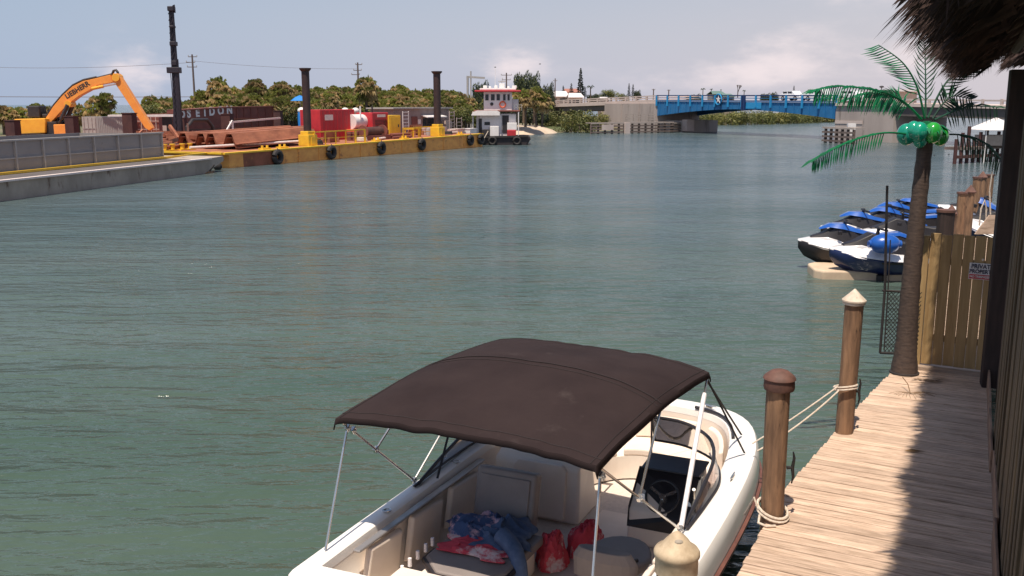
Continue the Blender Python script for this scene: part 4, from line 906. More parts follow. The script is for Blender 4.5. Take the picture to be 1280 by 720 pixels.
# ================================================================ GREY HOPPER BARGE
GH = 11.9; GO = V((-25.64, 48.03, 0)); gb = thing('hopper_barge', 'grey steel barge with tall ribbed hopper wall at the left edge', 'barge', GO, GH)
def gpt(px, w):   # local y on a line w metres behind the river side
    P = (GO.x - w * cos(R(GH)), GO.y + w * sin(R(GH))); return col(px, P, GH, 190)
dz_ = .97; yb = gpt(279, 0); WB = 11
b = MB(); b.loft([[(0, -16, -1), (0, -16, dz_), (-WB, -16, dz_), (-WB, -16, -1)], [(0, gpt(205, 0), -1), (0, gpt(205, 0), dz_), (-WB, gpt(205, 0), dz_), (-WB, gpt(205, 0), -1)],
                  [(0, gpt(250, 0), -.1), (0, gpt(250, 0), dz_ + .02), (-WB, gpt(250, 0), dz_ + .02), (-WB, gpt(250, 0), -.1)], [(0, yb, .75), (0, yb, dz_ + .12), (-WB, yb, dz_ + .12), (-WB, yb, .75)]]); b.build('hull', 'grey_hull', gb)
b = MB(); b.bx(-WB + .05, -.05, -16, gpt(262, 0), dz_ + .004, dz_ + .03); b.build('deck', 'grey_deck', gb)
b = MB(); b.bar((.0, -16, dz_ + .03), (.0, gpt(262, 0), dz_ + .05), .34, .10); b.build('rub_rail', 'pale_rail', gb)
HW = 3.3; he = gpt(203, HW)
b = MB(); b.bar((-HW + .35, -16, dz_ + .09), (-HW + .35, gpt(272, HW), dz_ + .14), .22, .13); b.build('yellow_edge', 'yellow_paint', gb)
hh = 1.80
b = MB(); b.bx(-HW - .08, -HW, -16, he, dz_ + .03, dz_ + hh); b.bx(-WB + 1.2, -WB + 1.28, -16, he, dz_ + .03, dz_ + hh); b.bx(-WB + 1.2, -HW - .08, he - .1, he - .02, dz_ + .03, dz_ + hh - .01); b.build('hopper_wall', 'grey_wall', gb)
b = MB(); b.bx(-HW - .16, -HW + .14, -16, he + .1, dz_ + hh, dz_ + hh + .09); b.build('top_flange', 'grey_light', gb)
for px in (-14, 18, 53, 85, 117, 147, 176, 202):
    y_ = gpt(px, HW); b = MB(); b.bx(-HW + .003, -HW + .14, y_ - .05, y_ + .05, dz_ + .035, dz_ + hh - .005); b.build('wall_rib', 'grey_light', gb)
b = MB(); b.bx(-HW + .004, -HW + .07, -16, he, dz_ + hh * .46, dz_ + hh * .46 + .07); b.build('wall_stringer', 'grey_light', gb)
bo = thing('bollard', 'low yellow bollard on the grey barge deck beside the hopper wall', 'bollard', (0, 0, 0)); q = at(141, 202, dz_ + .03); bo.location = q; bo.rotation_euler = (0, 0, -R(GH))
for s_ in (-.6, .6): b = MB(); b.cyl((0, s_, 0), (0, s_, .22), .13, .13, 10); b.build('bitt', 'yellow_paint', bo)
b = MB(); b.bx(-.2, .2, -.95, .95, 0, .05); b.build('base_plate', 'yellow_paint', bo)
b = MB(); b.tube([GO + V((-.2, yb * .9, .9)) , ] and [at(268, 206, .6), at(262, 214, .15)], .05, 6); b.ell(at(272, 208, .25), (.35, .35, .3), 8, 6)
tag(b.build('fender', 'rubber', smooth=True), 'black fender bundle hanging at the grey barge bow', 'fender')

# ================================================================ YELLOW WORK BARGE
YH = 26; YO = V((-20.97, 74.67, 0)); yv = V((sin(R(YH)), cos(R(YH)), 0)); wv = V((-cos(R(YH)), sin(R(YH)), 0))
def yb_y(px, w): P = YO + wv * w; return col(px, P, YH, 165)
def yb_w(px, w, z=0): y_ = yb_y(px, w); q = YO + wv * w + yv * y_; return V((q.x, q.y, z))
wb = thing('work_barge', 'long orange and yellow work barge with tyre fenders in mid channel', 'barge', YO, YH)
yA = yb_y(284, 0); yB = yb_y(603, 0); BW = 11
def dz(y_): return 1.18 + (y_ - 0) / 40 * .33
b = MB(); ySp = yb_y(345, 0)
def ring(y_, o=0): return [(0 + o, y_, -1), (0 + o, y_, dz(y_) - .1), (-BW, y_, dz(y_) - .1), (-BW, y_, -1)]
b.loft([ring(ySp), ring((ySp + yB) / 2), ring(yB)]); b.build('hull', 'barge_orange', wb)
b = MB(); b.loft([ring(yb_y(302, 0)), ring(ySp - .02)]); b.build('hull_patch', 'barge_rust', wb)
b = MB(); b.loft([ring(yA, .04), ring(yb_y(302, 0) - .02, .04)]); b.build('hull_corner', 'barge_orange', wb)
b = MB(); b.loft([[(.12, y_, dz(y_) - .12), (.12, y_, dz(y_)), (-.5, y_, dz(y_)), (-.5, y_, dz(y_) - .12)] for y_ in (yA - .5, ySp, yB + .1)]); b.build('deck_edge', 'yellow_paint', wb)
b = MB(); b.loft([[(-.5, y_, dz(y_) - .11), (-.5, y_, dz(y_) - .02), (-BW, y_, dz(y_) - .02), (-BW, y_, dz(y_) - .11)] for y_ in (yA - .4, ySp, yB)]); b.build('deck', 'rust', wb)
b = MB(); b.bar((-.1, yA - .5, dz(yA) - .04), (-BW, yA - .5, dz(yA) - .04), .3, .14); b.build('end_edge', 'yellow_paint', wb)
for px in list(range(372, 600, 26)):
    y_ = yb_y(px, 0); b = MB(); b.bx(.003, .05, y_ - .06, y_ + .06, .02, dz(y_) - .13); b.build('hull_rib', 'barge_orange', wb)
def tyre(px, lb, r=.62):
    y_ = yb_y(px, 0); q = YO + yv * y_ + wv * -.22; t = thing('tyre_fender', lb, 'tyre', (q.x, q.y, dz(y_) - .62), YH, 'black tyre fenders on the yellow barge')
    b = MB(); b.tube([(0, cos(a) * r * .68, sin(a) * r * .68) for a in [2 * pi * i / 20 for i in range(21)]], r * .34, 8); b.build('tyre', 'rubber', t, smooth=True)
    b = MB(); b.cyl((.1, 0, r * .95), (.0, 0, r * 1.1), .03, .03, 6); b.tube([(-.05, 0, 1.2 * r), (.02, 0, r)], .025, 5); b.build('chain', 'rust_dark', t)
for px, lb in ((343, 'leftmost tyre fender, on the dark rusty part of the yellow barge'), (411, 'second tyre fender with pale worn rim, below the yellow railing'), (474, 'third tyre fender, in the middle of the yellow barge side'),
               (525, 'fourth tyre fender, left of the second spud on the barge'), (586, 'fifth tyre fender, near the right end of the yellow barge'), (599, 'last tyre fender at the barge corner touching the tug')): tyre(px, lb)
b = MB(); b.bx(-.6, 0, 0, 1, 0, .4)
# spuds with collars
def spud(px, w, ytop, r, lb):
    q = yb_w(px, w); z0 = dz(yb_y(px, w)); zt = aty(px, ytop, q.y).z
    t = thing('spud_pile', lb, 'spud pile', (q.x, q.y, z0), YH, 'tall dark spud piles through the yellow barge')
    b = MB(); b.cyl((0, 0, -3), (0, 0, zt - z0 - .1), r, r, 14); b.build('tube', 'spud_steel', t, smooth=True)
    b = MB(); b.lathe([(r * 1.05, -.28), (r * 1.5, -.1), (r * 1.5, 0), (.02, .01)], 14, (0, 0, zt - z0)); b.build('cap', 'spud_steel', t)
    b = MB(); b.bx(-.55, .55, -.62, .62, -.02, .95); b.bx(-.42, .42, -.48, .48, .95, 1.25); b.build('collar', 'yellow_paint', t, bevel=.04)
    b = MB(); b.bx(.552, .60, -.25, .25, .1, .75); b.build('collar_plate', 'yellow_paint', t)
spud(384.5, 1.0, 85, .34, 'left of the two tall dark spuds, beside the yellow railing')
spud(547, 1.0, 89, .38, 'right of the two tall dark spuds, in front of the grey deck house')
# railing
def railing(pxa, pxb, w, h, lb, n=5, group=None):
    ya, yb_ = yb_y(pxa, w), yb_y(pxb, w); q = YO + wv * w + yv * ya; z = dz(ya); t = thing('deck_railing', lb, 'railing', (q.x, q.y, z), YH)
    Ln = yb_ - ya; dzz = dz(yb_) - dz(ya)
    for i in range(n):
        y_ = Ln * i / (n - 1); b = MB(); ww = .11 if i in (n - 1, n - 2) else .06; b.bx(-ww / 2, ww / 2, y_ - ww, y_ + ww, dzz * i / (n - 1) - .02, h + dzz * i / (n - 1)); b.build('post', 'yellow_paint', t)
    for hh_, tt in ((h, .10), (h * .5, .05)):
        b = MB(); b.bar((0, 0, hh_), (0, Ln, hh_ + dzz), tt, tt); b.build('rail', 'yellow_paint', t)
railing(393, 456, .45, 1.15, 'yellow pipe railing along the barge edge beside the left spud', 6)
railing(504, 542, 1.6, 1.0, 'shorter yellow railing between yellow locker and right spud', 3)
# bollards and pipe
for i, px in enumerate((218, 228, 249, 258)):
    q = yb_w(px, 2.2 + .3 * i, 0); 
for (px, py), lb in (((233, 184), 'leftmost yellow double bollard at the near end of the yellow barge'), ((262, 181), 'yellow double bollard left of the sheet pile ends'), ((310, 178), 'small yellow bitt on the barge edge under the sheet piles'), ((211, 185), 'yellow cleat block partly hidden by the grey barge')):
    q = at(px, py + 3, 1.2); t = thing('barge_bollard', lb, 'bollard', q, YH, 'yellow bollards on the work barge')
    for s_ in (-.42, .42): b = MB(); b.cyl((0, s_, -.1), (0, s_, .5), .17, .17, 10); b.lathe([(.24, .42), (.24, .5), (.02, .51)], 10, (0, s_, 0)); b.build('bitt', 'yellow_paint', t, smooth=True)
    b = MB(); b.bx(-.25, .25, -.8, .8, -.1, .06); b.build('base_plate', 'yellow_paint', t)
a = yb_w(236, 3.4, 1.5); c = yb_w(376, 1.6, 1.65); b = MB(); b.tube([a, c], .10, 8); tag(b.build('deck_pipe', 'pale_rail', smooth=True), 'long pale pipe lying along the barge edge in front of sheet piles', 'pipe')
# low near-end deck in rust/yellow seen behind grey barge bow
b = MB(); q0 = at(200, 196, 1.0); b.bx(-1, 9, -.2, .2, .8, 1.12); 
nb = thing('bow_ramp', 'low rusty ramp deck with yellow edge between both barges', 'ramp', (-30.5, 76.2, 0), YH - 90)
b = MB(); b.bx(-3, 8.6, -.3, 9, .2, .98); b.build('deck', 'barge_rust', nb)
b = MB(); b.bx(-3, 8.6, -.45, -.31, .85, 1.08); b.build('edge', 'yellow_paint', nb)

# sheet piles: waves seen on the near ends
def sheetprof(n, wl, amp, th):
    pts = []
    for i in range(n):
        x = i * wl; pts += [(x, 0), (x + wl * .18, 0), (x + wl * .36, amp), (x + wl * .64, amp), (x + wl * .82, 0)]
    pts.append((n * wl, 0)); return pts + [(x, z + th) for x, z in reversed(pts)]
def sheetpile(lb, w0, y0, y1, z, amp=.8, wl=1.95, n=2):
    q = YO + wv * w0; t = thing('sheet_pile', lb, 'sheet pile', (q.x, q.y, z), YH, 'rusty sheet piles stacked on the barge')
    pr = [(-x, zz) for x, zz in sheetprof(n, wl, amp, .07)]
    b = MB(); b.loft([[(x, y0, zz) for x, zz in pr], [(x, y1, zz + .3) for x, zz in pr]]); b.build('corrugated_sheet', 'rust', t)
SY0 = [yb_y(px, 3) for px in (300, 268, 240)]
sheetpile('frontmost rusty sheet pile pair with wavy end, lowest in the stack', 2.1, yb_y(298, 2.1), yb_y(378, 2.1), 1.30)
sheetpile('second rusty sheet pile pair laid on the front one', 2.0, yb_y(292, 2.1) + .4, yb_y(395, 2.1), 1.62)
sheetpile('sheet pile pair behind, its wavy end in the middle of the row', 5.3, yb_y(262, 5.3), yb_y(400, 5.3), 1.30)
sheetpile('upper sheet pile pair of the middle row', 5.2, yb_y(256, 5.2) + .5, yb_y(392, 5.2), 1.62)
sheetpile('rear sheet pile pair reaching furthest left', 8.4, yb_y(236, 8.4), yb_y(375, 8.4), 1.30)
sheetpile('top sheet pile pair of the whole rusty stack', 6.0, yb_y(300, 6.0), yb_y(388, 6.0), 1.98, amp=.4)
text('TOP', .0001, 'pinkish', wb, (0, 0, -.5), (0, 0, 0)) if False else None

# scrap pile
sp_ = thing('scrap_heap', 'jumbled heap of rusty beams behind the excavator stick end', 'scrap', yb_w(212, 9, 1.2), YH)
rnd = random.Random(11)
for i in range(34):
    c = V((rnd.uniform(-2.6, 2.6), rnd.uniform(-3.5, 4), rnd.uniform(.1, 1.6))); c.z *= 1 - abs(c.y) / 6; a = V((rnd.uniform(-1, 1), rnd.uniform(-1, 1), rnd.uniform(-.35, .35))).normalized() * rnd.uniform(.5, 1.9)
    b = MB(); b.bar(c - a, c + a, rnd.uniform(.12, .3), rnd.uniform(.12, .35)); b.build('beam', rnd.choice(('rust', 'rust', 'rust_dark', 'barge_rust')), sp_)

# equipment on the barge deck
def ybox(name, lb, cat, pxa, pxb, ytop, ybot, w, depth, m, bevel=.05, group=None):
    ya, yb_ = yb_y(pxa, w), yb_y(pxb, w); q = YO + wv * w + yv * ya; zt = aty((pxa + pxb) / 2, ytop, q.y + (yb_ - ya) * .45).z; zb = dz(ya) - .01
    t = thing(name, lb, cat, (q.x, q.y, zb), YH, group); Ln = yb_ - ya; H = zt - zb
    return t, Ln, H
t, Ln, H = ybox('red_container', 'bright red steel box container with white lettering behind the railing', 'container', 401, 443, 137, 160, 5.5, 2.5, 'red_paint')
b = MB(); b.bx(-2.4, 0, 0, Ln, 0, H); b.build('body', 'red_paint', t, bevel=.04)
for i in range(9): b = MB(); y_ = .25 + (Ln - .5) * i / 8; b.bx(.002, .03, y_ - .035, y_ + .035, .1, H - .12); b.build('side_rib', 'red_paint', t)
b = MB(); b.bx(.032, .04, Ln * .12, Ln * .36, H * .66, H * .84); b.build('name_plate', 'pale_rail', t)
b = MB(); b.bx(-2.42, .04, Ln - .08, Ln + .02, 0, H + .02); b.build('corner_post', 'red_paint', t)
t, Ln, H = ybox('white_tank', 'white rounded tank machine on an orange skid beside the red container', 'tank', 447, 465, 139, 155, 4.5, 2, 'white_paint')
b = MB(); b.cyl((-1.0, .25, H * .62), (-1.0, Ln - .2, H * .62), H * .27, H * .27, 18); b.build('tank_shell', 'tug_white', t, smooth=True)
b = MB(); b.bx(-1.9, .05, -.5, Ln + .1, 0, H * .36); b.build('skid', 'orange_red', t, bevel=.05)
b = MB(); b.cyl((-.3, 1, H * .7), (-.3, 1, H + .5), .08, .08, 8); b.build('exhaust', 'white_paint', t)
t, Ln, H = ybox('generator', 'dark red generator unit with white top lettering next to the white tank', 'generator', 466, 486, 139, 163, 4.2, 2, 'maroon')
b = MB(); b.bx(-2, 0, 0, Ln, H * .32, H * .95); b.build('housing', 'red_paint', t, bevel=.06)
b = MB(); b.bx(-2.1, .1, -.3, Ln + .2, 0, H * .3); b.build('skid', 'maroon', t)
b = MB(); b.bx(.002, .03, Ln * .3, Ln * .8, H * .78, H * .88); b.build('name_plate', 'pale_rail', t)
for i in range(6): b = MB(); b.bx(.002, .04, Ln * .15, Ln * .85, H * (.38 + i * .055), H * (.4 + i * .055)); b.build('louvre', 'rust_dark', t)
b = MB(); b.cyl((-.6, Ln * .3, H * .9), (-.6, Ln * .3, H * 1.2), .09, .09, 8); b.build('exhaust', 'dark_steel', t)
t, Ln, H = ybox('winch', 'low dark red winch with drum at the barge edge below the generator', 'winch', 456, 490, 160, 172, 2.0, 2, 'maroon')
b = MB(); b.bx(-1.2, 0, 0, Ln, 0, H * .4); b.build('bed', 'maroon', t)
b = MB(); b.cyl((-.6, Ln * .15, H * .7), (-.6, Ln * .75, H * .7), H * .4, H * .4, 16); b.build('drum', 'rust_dark', t, smooth=True)
for y_ in (.1, .8): b = MB(); b.cyl((-.6, Ln * y_, H * .7), (-.6, Ln * y_ + .12, H * .7), H * .55, H * .55, 16); b.build('drum_flange', 'maroon', t)
t, Ln, H = ybox('yellow_locker', 'upright yellow steel locker left of the white ladder', 'locker', 487, 501, 144, 167, 4.0, 1.2, 'yellow_paint')
b = MB(); b.bx(-1.4, 0, 0, Ln, 0, H); b.build('cabinet', 'yellow_paint', t, bevel=.03)
b = MB(); b.bx(.003, .04, Ln * .1, Ln * .9, H * .08, H * .92); b.build('door', 'yellow_paint', t, bevel=.01)
b = MB(); b.bx(.042, .08, Ln * .72, Ln * .80, H * .45, H * .58); b.build('handle', 'dark_steel', t)
b = MB(); b.bx(-.6, -.2, -.7, -.02, 0, H * .8); b.build('side_box', 'yellow_paint', t)
# deck house
t, Ln, H = ybox('deck_house', 'grey brown deck house with flat roof and white awning behind the right spud', 'deck house', 492, 562, 136, 166, 7.0, 3, 'house_grey')
b = MB(); b.bx(-3, 0, 0, Ln, 0, H); b.build('wall', 'house_grey', t)
b = MB(); b.bx(-3.3, .3, -.4, Ln + .4, H, H + .16); b.build('roof', 'grey_light', t)
b = MB(); b.bx(.003, .05, Ln * .50, Ln * .80, H * .25, H * .62); b.build('window', 'dark_glass', t)
b = MB(); b.loft([[(.02, Ln * .47, H * .72), (.02, Ln * .83, H * .72), (.9, Ln * .83, H * .64), (.9, Ln * .47, H * .64)], [(.02, Ln * .47, H * .76), (.02, Ln * .83, H * .76), (.9, Ln * .83, H * .68), (.9, Ln * .47, H * .68)]]); b.build('awning', 'white_paint', t)
b = MB(); b.bx(.003, .06, Ln * .30, Ln * .40, .0, H * .7); b.build('door', 'maroon', t)
b = MB(); b.bx(.003, .05, Ln * .41, Ln * .46, H * .4, H * .58); b.build('notice', 'white_paint', t)
b = MB(); b.bx(.003, .5, Ln * .86, Ln * .98, 0, H * .5); b.build('side_cabinet', 'pinkish', t)
def ladder(lb, pxa, pxb, ytop, ybot, w, n, m='white_paint'):
    ya, yb_ = yb_y(pxa, w), yb_y(pxb, w); q = YO + wv * w + yv * ya; zt = aty(pxa, ytop, q.y).z; zb = dz(ya); t = thing('ladder', lb, 'ladder', (q.x, q.y, zb), YH); Ln = yb_ - ya
    for y_ in (0, Ln): b = MB(); b.bx(-.03, .03, y_ - .05, y_ + .05, 0, zt - zb); b.build('stile', m, t)
    for i in range(n): b = MB(); z_ = (zt - zb) * (i + .7) / n; b.bx(-.08, .02, .05, Ln - .05, z_ - .04, z_ + .04); b.build('rung', m, t)
ladder('white wide-rung ladder against the left of the deck house', 504, 511, 139, 165, 5.6, 7)
ladder('pale scaffold ladder at the right end of the deck house', 562, 568, 139, 165, 5.4, 6, 'pinkish')
ladder('second pale scaffold ladder, leaning furthest right by the deck house', 571, 577, 147, 165, 5.4, 4, 'pinkish')
t = thing('yellow_bench', 'small yellow table frame on the barge right of the white ladder', 'table', yb_w(511, 2.6, dz(25)), YH)
b = MB(); b.bx(-.6, .6, 0, 1.6, .8, .95); b.build('top', 'yellow_paint', t)
for x_, y_ in ((-.5, .1), (.5, .1), (-.5, 1.5), (.5, 1.5)): b = MB(); b.bx(x_ - .05, x_ + .05, y_ - .05, y_ + .05, 0, .8); b.build('leg', 'yellow_paint', t)
b = MB(); b.lathe([(.3, 0), (.32, .4), (.3, .8), (.05, .82)], 14); o = b.build('drum', 'grey_light', smooth=True); o.location = yb_w(536, 2.8, dz(27)); tag(o, 'pale grey drum standing under the yellow rail by the right spud', 'drum')
for px, w, m, sz, lb in ((446, 8, 'white_paint', .5, 'white vent cowl just right of the red container top'), (433, 9, 'white_paint', .55, 'white dome vent peeking over the red container'), (572, 3, 'pinkish', .5, 'pale crate on deck at the foot of the right scaffold ladder'), (587, 2.4, 'white_paint', .55, 'white locker box at the right tip of the yellow barge')):
    q = yb_w(px, w, dz(20)); b = MB()
    if 'vent' in lb: b.cyl((0, 0, 0), (0, 0, 2.6), .14, .14, 8); b.ell((0, -.1, 2.75), (.4, .42, .34), 12, 8)
    else: b.bx(-.5, .5, -.8, .8, 0, .6); b.bx(-.55, .55, -.85, .85, .6, .68)
    o = b.build('vent' if 'vent' in lb else 'deck_box', m, smooth='vent' in lb); o.location = q; o.rotation_euler = (0, 0, -R(YH)); tag(o, lb, 'vent' if 'vent' in lb else 'box')
b = MB(); b.tube([yb_w(492, 3, 1.5), yb_w(470, 1.2, 1.5)], .1, 8); tag(b.build('deck_pipe', 'pale_rail', smooth=True), 'short pale pipe lying on deck right of the red winch', 'pipe')

# ================================================================ REAR SPUD BARGE, LETTERED RED BARGE, EXCAVATOR
rb = thing('flat_barge', 'low rust brown flat barge carrying the excavator behind the grey hopper', 'barge', (-62, 86, 0), 90)
b = MB(); b.bx(-14, 3, 0, 34, -1, 1.25); b.build('hull', 'rust_dark', rb)
b = MB(); b.bx(-13.9, 2.9, .1, 33.9, 1.254, 1.3); b.build('deck', 'rust', rb)
def fpost(pxa, pxb, yt, Y, zb, lb, m='post_rust'):
    a = aty(pxa, yt, Y); c = aty(pxb, yt, Y); wd = c.x - a.x; o = thing('steel_post', lb, 'post', ((a.x + c.x) / 2, Y, zb), 8, 'square rusty steel posts on the rear barges')
    b = MB(); b.bx(-wd / 2, wd / 2, -wd / 2, wd / 2, 0, a.z - zb); b.build('shaft', m, o, bevel=.03)
    b = MB(); b.bx(-wd * .55, wd * .55, -wd * .55, wd * .55, a.z - zb, a.z - zb + .07); b.build('top_plate', m, o)
for pa, pb_, yt, Y, lb in ((9, 22, 151, 84, 'short square rusty post at the far left edge'), (83, 95, 146, 84, 'square rusty post between excavator and grey container'), (155, 168, 142, 84, 'square rusty post right of the grey container'),
                           (225, 232, 148, 88, 'narrow rusty post among the scrap, left of the sheet piles'), (278, 290, 143, 96, 'square rusty post under the white lettering end'), (343, 352, 139, 108, 'square rusty post right of the red lettered barge')):
    fpost(pa, pb_, yt, Y, 1.2 if Y > 85 else 1.3, lb)
# grey container
a = aty(102, 146, 92); c = aty(149, 145, 92); t = thing('shipping_container', 'weathered grey shipping container with barred doors under the excavator boom', 'container', (a.x, 92, 1.3), 76)
Ln = (c.x - a.x) * 1.05; H = a.z - 1.3
b = MB(); b.bx(-2.3, 0, 1.25, Ln, 0, H); b.build('body', 'container_grey', t)
b = MB(); b.bx(-2.3, .02, 0, 1.25, 0, H); b.build('door_end', 'grey_light', t)
for i in range(16): b = MB(); y_ = 1.4 + (Ln - 1.5) * i / 15; b.bx(.003, .04, y_ - .03, y_ + .03, .08, H - .08); b.build('corrugation', 'container_grey', t)
for y_ in (.15, .5, .85, 1.15): b = MB(); b.cyl((.05, y_, .05), (.05, y_, H - .05), .03, .03, 6); b.build('lock_bar', 'grey_light', t)
for z_ in (.6, 1.2): b = MB(); b.bx(.03, .06, .05, 1.2, z_, z_ + .05); b.build('door_hinge', 'container_grey', t)
a = aty(138, 147, 100); t = thing('pale_shelter', 'long low shelter with whitish roof behind the grey container', 'shelter', (a.x, 100, 1.2), 76)
b = MB(); b.bx(-2.5, .3, -.2, 6.3, 2.3, 2.5); b.build('roof', 'roof_white', t)
b = MB(); b.bx(-2.2, 0, .3, 5.8, 0, 2.3); b.build('wall', 'dark_steel', t)
for i in range(4): b = MB(); b.bx(.004, .1, .6 + i * 1.4, 1.2 + i * 1.4, .3 + .2 * (i % 2), 1.1 + .3 * (i % 2)); b.build('stored_crate', ('white_paint', 'pinkish', 'container_grey', 'pinkish')[i], t)
a = aty(168, 148, 94); c = aty(196, 148, 94); t = thing('red_cage_container', 'dark red container with pale grid bars behind the excavator stick', 'container', (a.x, 94, 1.2), 78)
Ln = (c.x - a.x) * 1.03; H = a.z - 1.2 + .1
b = MB(); b.bx(-2.2, 0, 0, Ln, 0, H); b.build('body', 'maroon', t)
for i in range(5): b = MB(); y_ = Ln * (i + .3) / 5; b.bx(.004, .06, y_, y_ + .06, 0, H); b.build('bar', 'pinkish', t)
for i in range(3): b = MB(); z_ = H * (i + .5) / 3; b.bx(.062, .09, 0, Ln, z_, z_ + .06); b.build('cross_bar', 'pinkish', t)
# lettered red barge wall
P14 = YO + wv * 27
def py14(px): return col(px, P14, YH, 145)
pz = thing('lettered_barge', 'dark red barge side with spaced white capital letters behind the sheet piles', 'barge', P14, YH)
ya, yc, ye = py14(184), py14(219), py14(342)
def zt14(px, py): y_ = py14(px); q = P14 + yv * y_; return aty(px, py, q.y).z
b = MB(); b.loft([[(0, y_, 0), (0, y_, z_), (-1.2, y_, z_), (-1.2, y_, 0)] for y_, z_ in ((ya, zt14(184, 143)), (yc - .05, zt14(219, 142)))]); b.build('low_wall', 'maroon', pz)
b = MB(); b.loft([[(0, y_, 0), (0, y_, z_), (-1.2, y_, z_), (-1.2, y_, 0)] for y_, z_ in ((yc, zt14(219, 138)), (py14(287), zt14(287, 134)), (ye, zt14(342, 133)))]); b.build('side_wall', 'maroon', pz)
b = MB(); b.loft([[(.12, y_, z_ - .14), (.12, y_, z_), (-1.2, y_, z_), (-1.2, y_, z_ - .14)] for y_, z_ in ((yc, zt14(219, 138) + .06), (py14(287), zt14(287, 134) + .06), (ye, zt14(342, 133) + .06))]); b.build('top_rail', 'maroon', pz)
for px, chh in ((220, 'P'), (227, 'O'), (236, 'S'), (247, 'E'), (256, 'I'), (265, 'D'), (276, 'O'), (287, 'N')):
    y_ = py14(px); q = P14 + yv * y_; z_ = aty(px, 147 - (px - 220) * .09 - 3.2, q.y).z
    text(chh, 1.2, 'white_paint', pz, (.03, y_, z_), (R(90), 0, R(90)), name='letter', bold=.06)
for px in range(296, 342, 9):
    y_ = py14(px); b = MB(); b.bx(.003, .1, y_ - .06, y_ + .06, .5, zt14(px, 134.5) - .1); b.build('wall_rib', 'maroon', pz)
for k_ in (.35, .68):
    b = MB(); b.bx(.102, .15, py14(292), ye, 1 + 3 * k_, 1.1 + 3 * k_); b.build('wall_stringer', 'barge_rust', pz)
b = MB(); b.bx(.003, .35, yc, ye + 9, 1.2, 2.1); b.build('lower_step', 'rust_dark', pz)
b = MB(); b.bx(-.9, .0, ye + .02, ye + 13, 0, 2.7); b.build('grey_wall', 'grey_wall', pz)
# black and white hoist frame in front of the letters
t = thing('hoist_frame', 'black arched hoist with white braces in front of the lettered wall', 'hoist', yb_w(233, 11, 1.3), YH)
b = MB(); pts = [(0, 0, 0), (0, .1, 1.5), (0, .8, 2.1), (0, 2.6, 2.1), (0, 3.2, 1.5), (0, 3.3, .2)]; b.tube(pts, .17, 8); b.build('arch', 'dark_steel', t, smooth=True)
b = MB(); b.bar((.2, 4.2, .5), (.2, 5.6, 2.0), .13); b.bar((.2, 5.6, .4), (.2, 5.6, 2.0), .13); b.build('brace', 'white_paint', t)
b = MB(); b.bx(-.2, .3, 3.8, 6.3, .2, .5); b.bx(-.2, .3, -.2, 1.2, .2, .5); b.build('foot_plate', 'white_paint', t)
b = MB(); b.bar((.1, 5.4, 1.85), (.1, 12.5, 2.15), .16); b.build('boom', 'pale_rail', t)
b = MB(); b.bx(-.6, .2, 1, 3, .1, 1.2); b.build('engine_block', 'maroon', t)
# ---- excavator (works across the picture, boom to the right)
EY = 92.0
def E(px, py): q = aty(px, py, EY); return V((q.x, 0, q.z))
ex0 = aty(46, 168, EY); ex = thing('excavator', 'orange long-reach excavator with raised arched boom above the grey barge', 'excavator', (ex0.x, EY, 1.3))
def e(px, py, dy=0): q = E(px, py); return V((q.x - ex0.x, dy, q.z - 1.3))
b = MB(); pr = [e(25, 150), e(27, 148.5), e(64, 147.5), e(65, 152), e(64.5, 166), e(26, 168), e(24, 160)]
b.loft([[p_ + V((0, -1.3, 0)) for p_ in pr], [p_ + V((0, 1.3, 0)) for p_ in pr]]); b.build('body', 'excavator_yellow', ex, bevel=.08)
b = MB(); c0 = e(72, 160); b.bx(c0.x - .6, c0.x + .35, -1.0, 1.0, c0.z - .55, c0.z + .6); b.build('front_housing', 'dark_steel', ex, bevel=.05)
b = MB(); b.bx(c0.x + .2, c0.x + 1.5, -1.25, .9, c0.z - .6, c0.z + .35); b.build('side_guard', 'excavator_orange', ex, bevel=.05)
b = MB(); c1 = e(47, 147); b.bx(c1.x - .62, c1.x + .5, -.6, .9, c1.z, c1.z + 1.1); b.bx(c1.x + .5, c1.x + 1.2, -.3, .9, c1.z, c1.z + .35); b.build('engine_hood', 'dark_steel', ex, bevel=.1)
b = MB(); c2 = e(62, 150); b.bx(c2.x - .15, c2.x + .8, -.0, 1.2, c2.z - .2, c2.z + .9); b.build('cab', 'dark_glass', ex, bevel=.05)
for s_ in (-1.25, 1.25):
    b = MB(); c3_ = e(48, 170); b.loft([[(c3_.x + cos(a) * (2.2 if True else 0), s_ - .3, .42 + sin(a) * .4) for a in [2 * pi * i / 16 for i in range(16)]], [(c3_.x + cos(a) * 2.2, s_ + .3, .42 + sin(a) * .4) for a in [2 * pi * i / 16 for i in range(16)]]]); b.build('track', 'dark_steel', ex)
b = MB(); b.cyl((e(46, 170).x, 0, .5), (e(46, 170).x, 0, .95), 1.0, 1.0, 16); b.build('turntable', 'dark_steel', ex)
topc = [(60, 147), (69, 133), (80, 120), (93, 108), (106, 101.5), (122, 98), (140, 93.5)]
botc = [(66, 153), (77, 141), (88, 130), (101, 120), (114, 113), (124, 106.5), (143, 103)]
b = MB(); hw = .42
b.loft([[e(*a) + V((0, -hw, 0)), e(*a) + V((0, hw, 0)), e(*c) + V((0, hw, 0)), e(*c) + V((0, -hw, 0))] for a, c in zip(topc, botc)]); b.build('boom', 'excavator_orange', ex, bevel=.03)
b = MB(); b.tube([e(*a) + V((0, -.25, .12)) for a in topc[:-1]], .10, 6); b.tube([e(*a) + V((0, .1, .10)) for a in topc], .08, 6); b.build('hydraulic_hose', 'dark_steel', ex, smooth=True)
b = MB(); s1 = [(143, 92), (149, 92), (153, 98), (192, 160), (188, 163), (183, 160), (146, 105), (141, 101)]
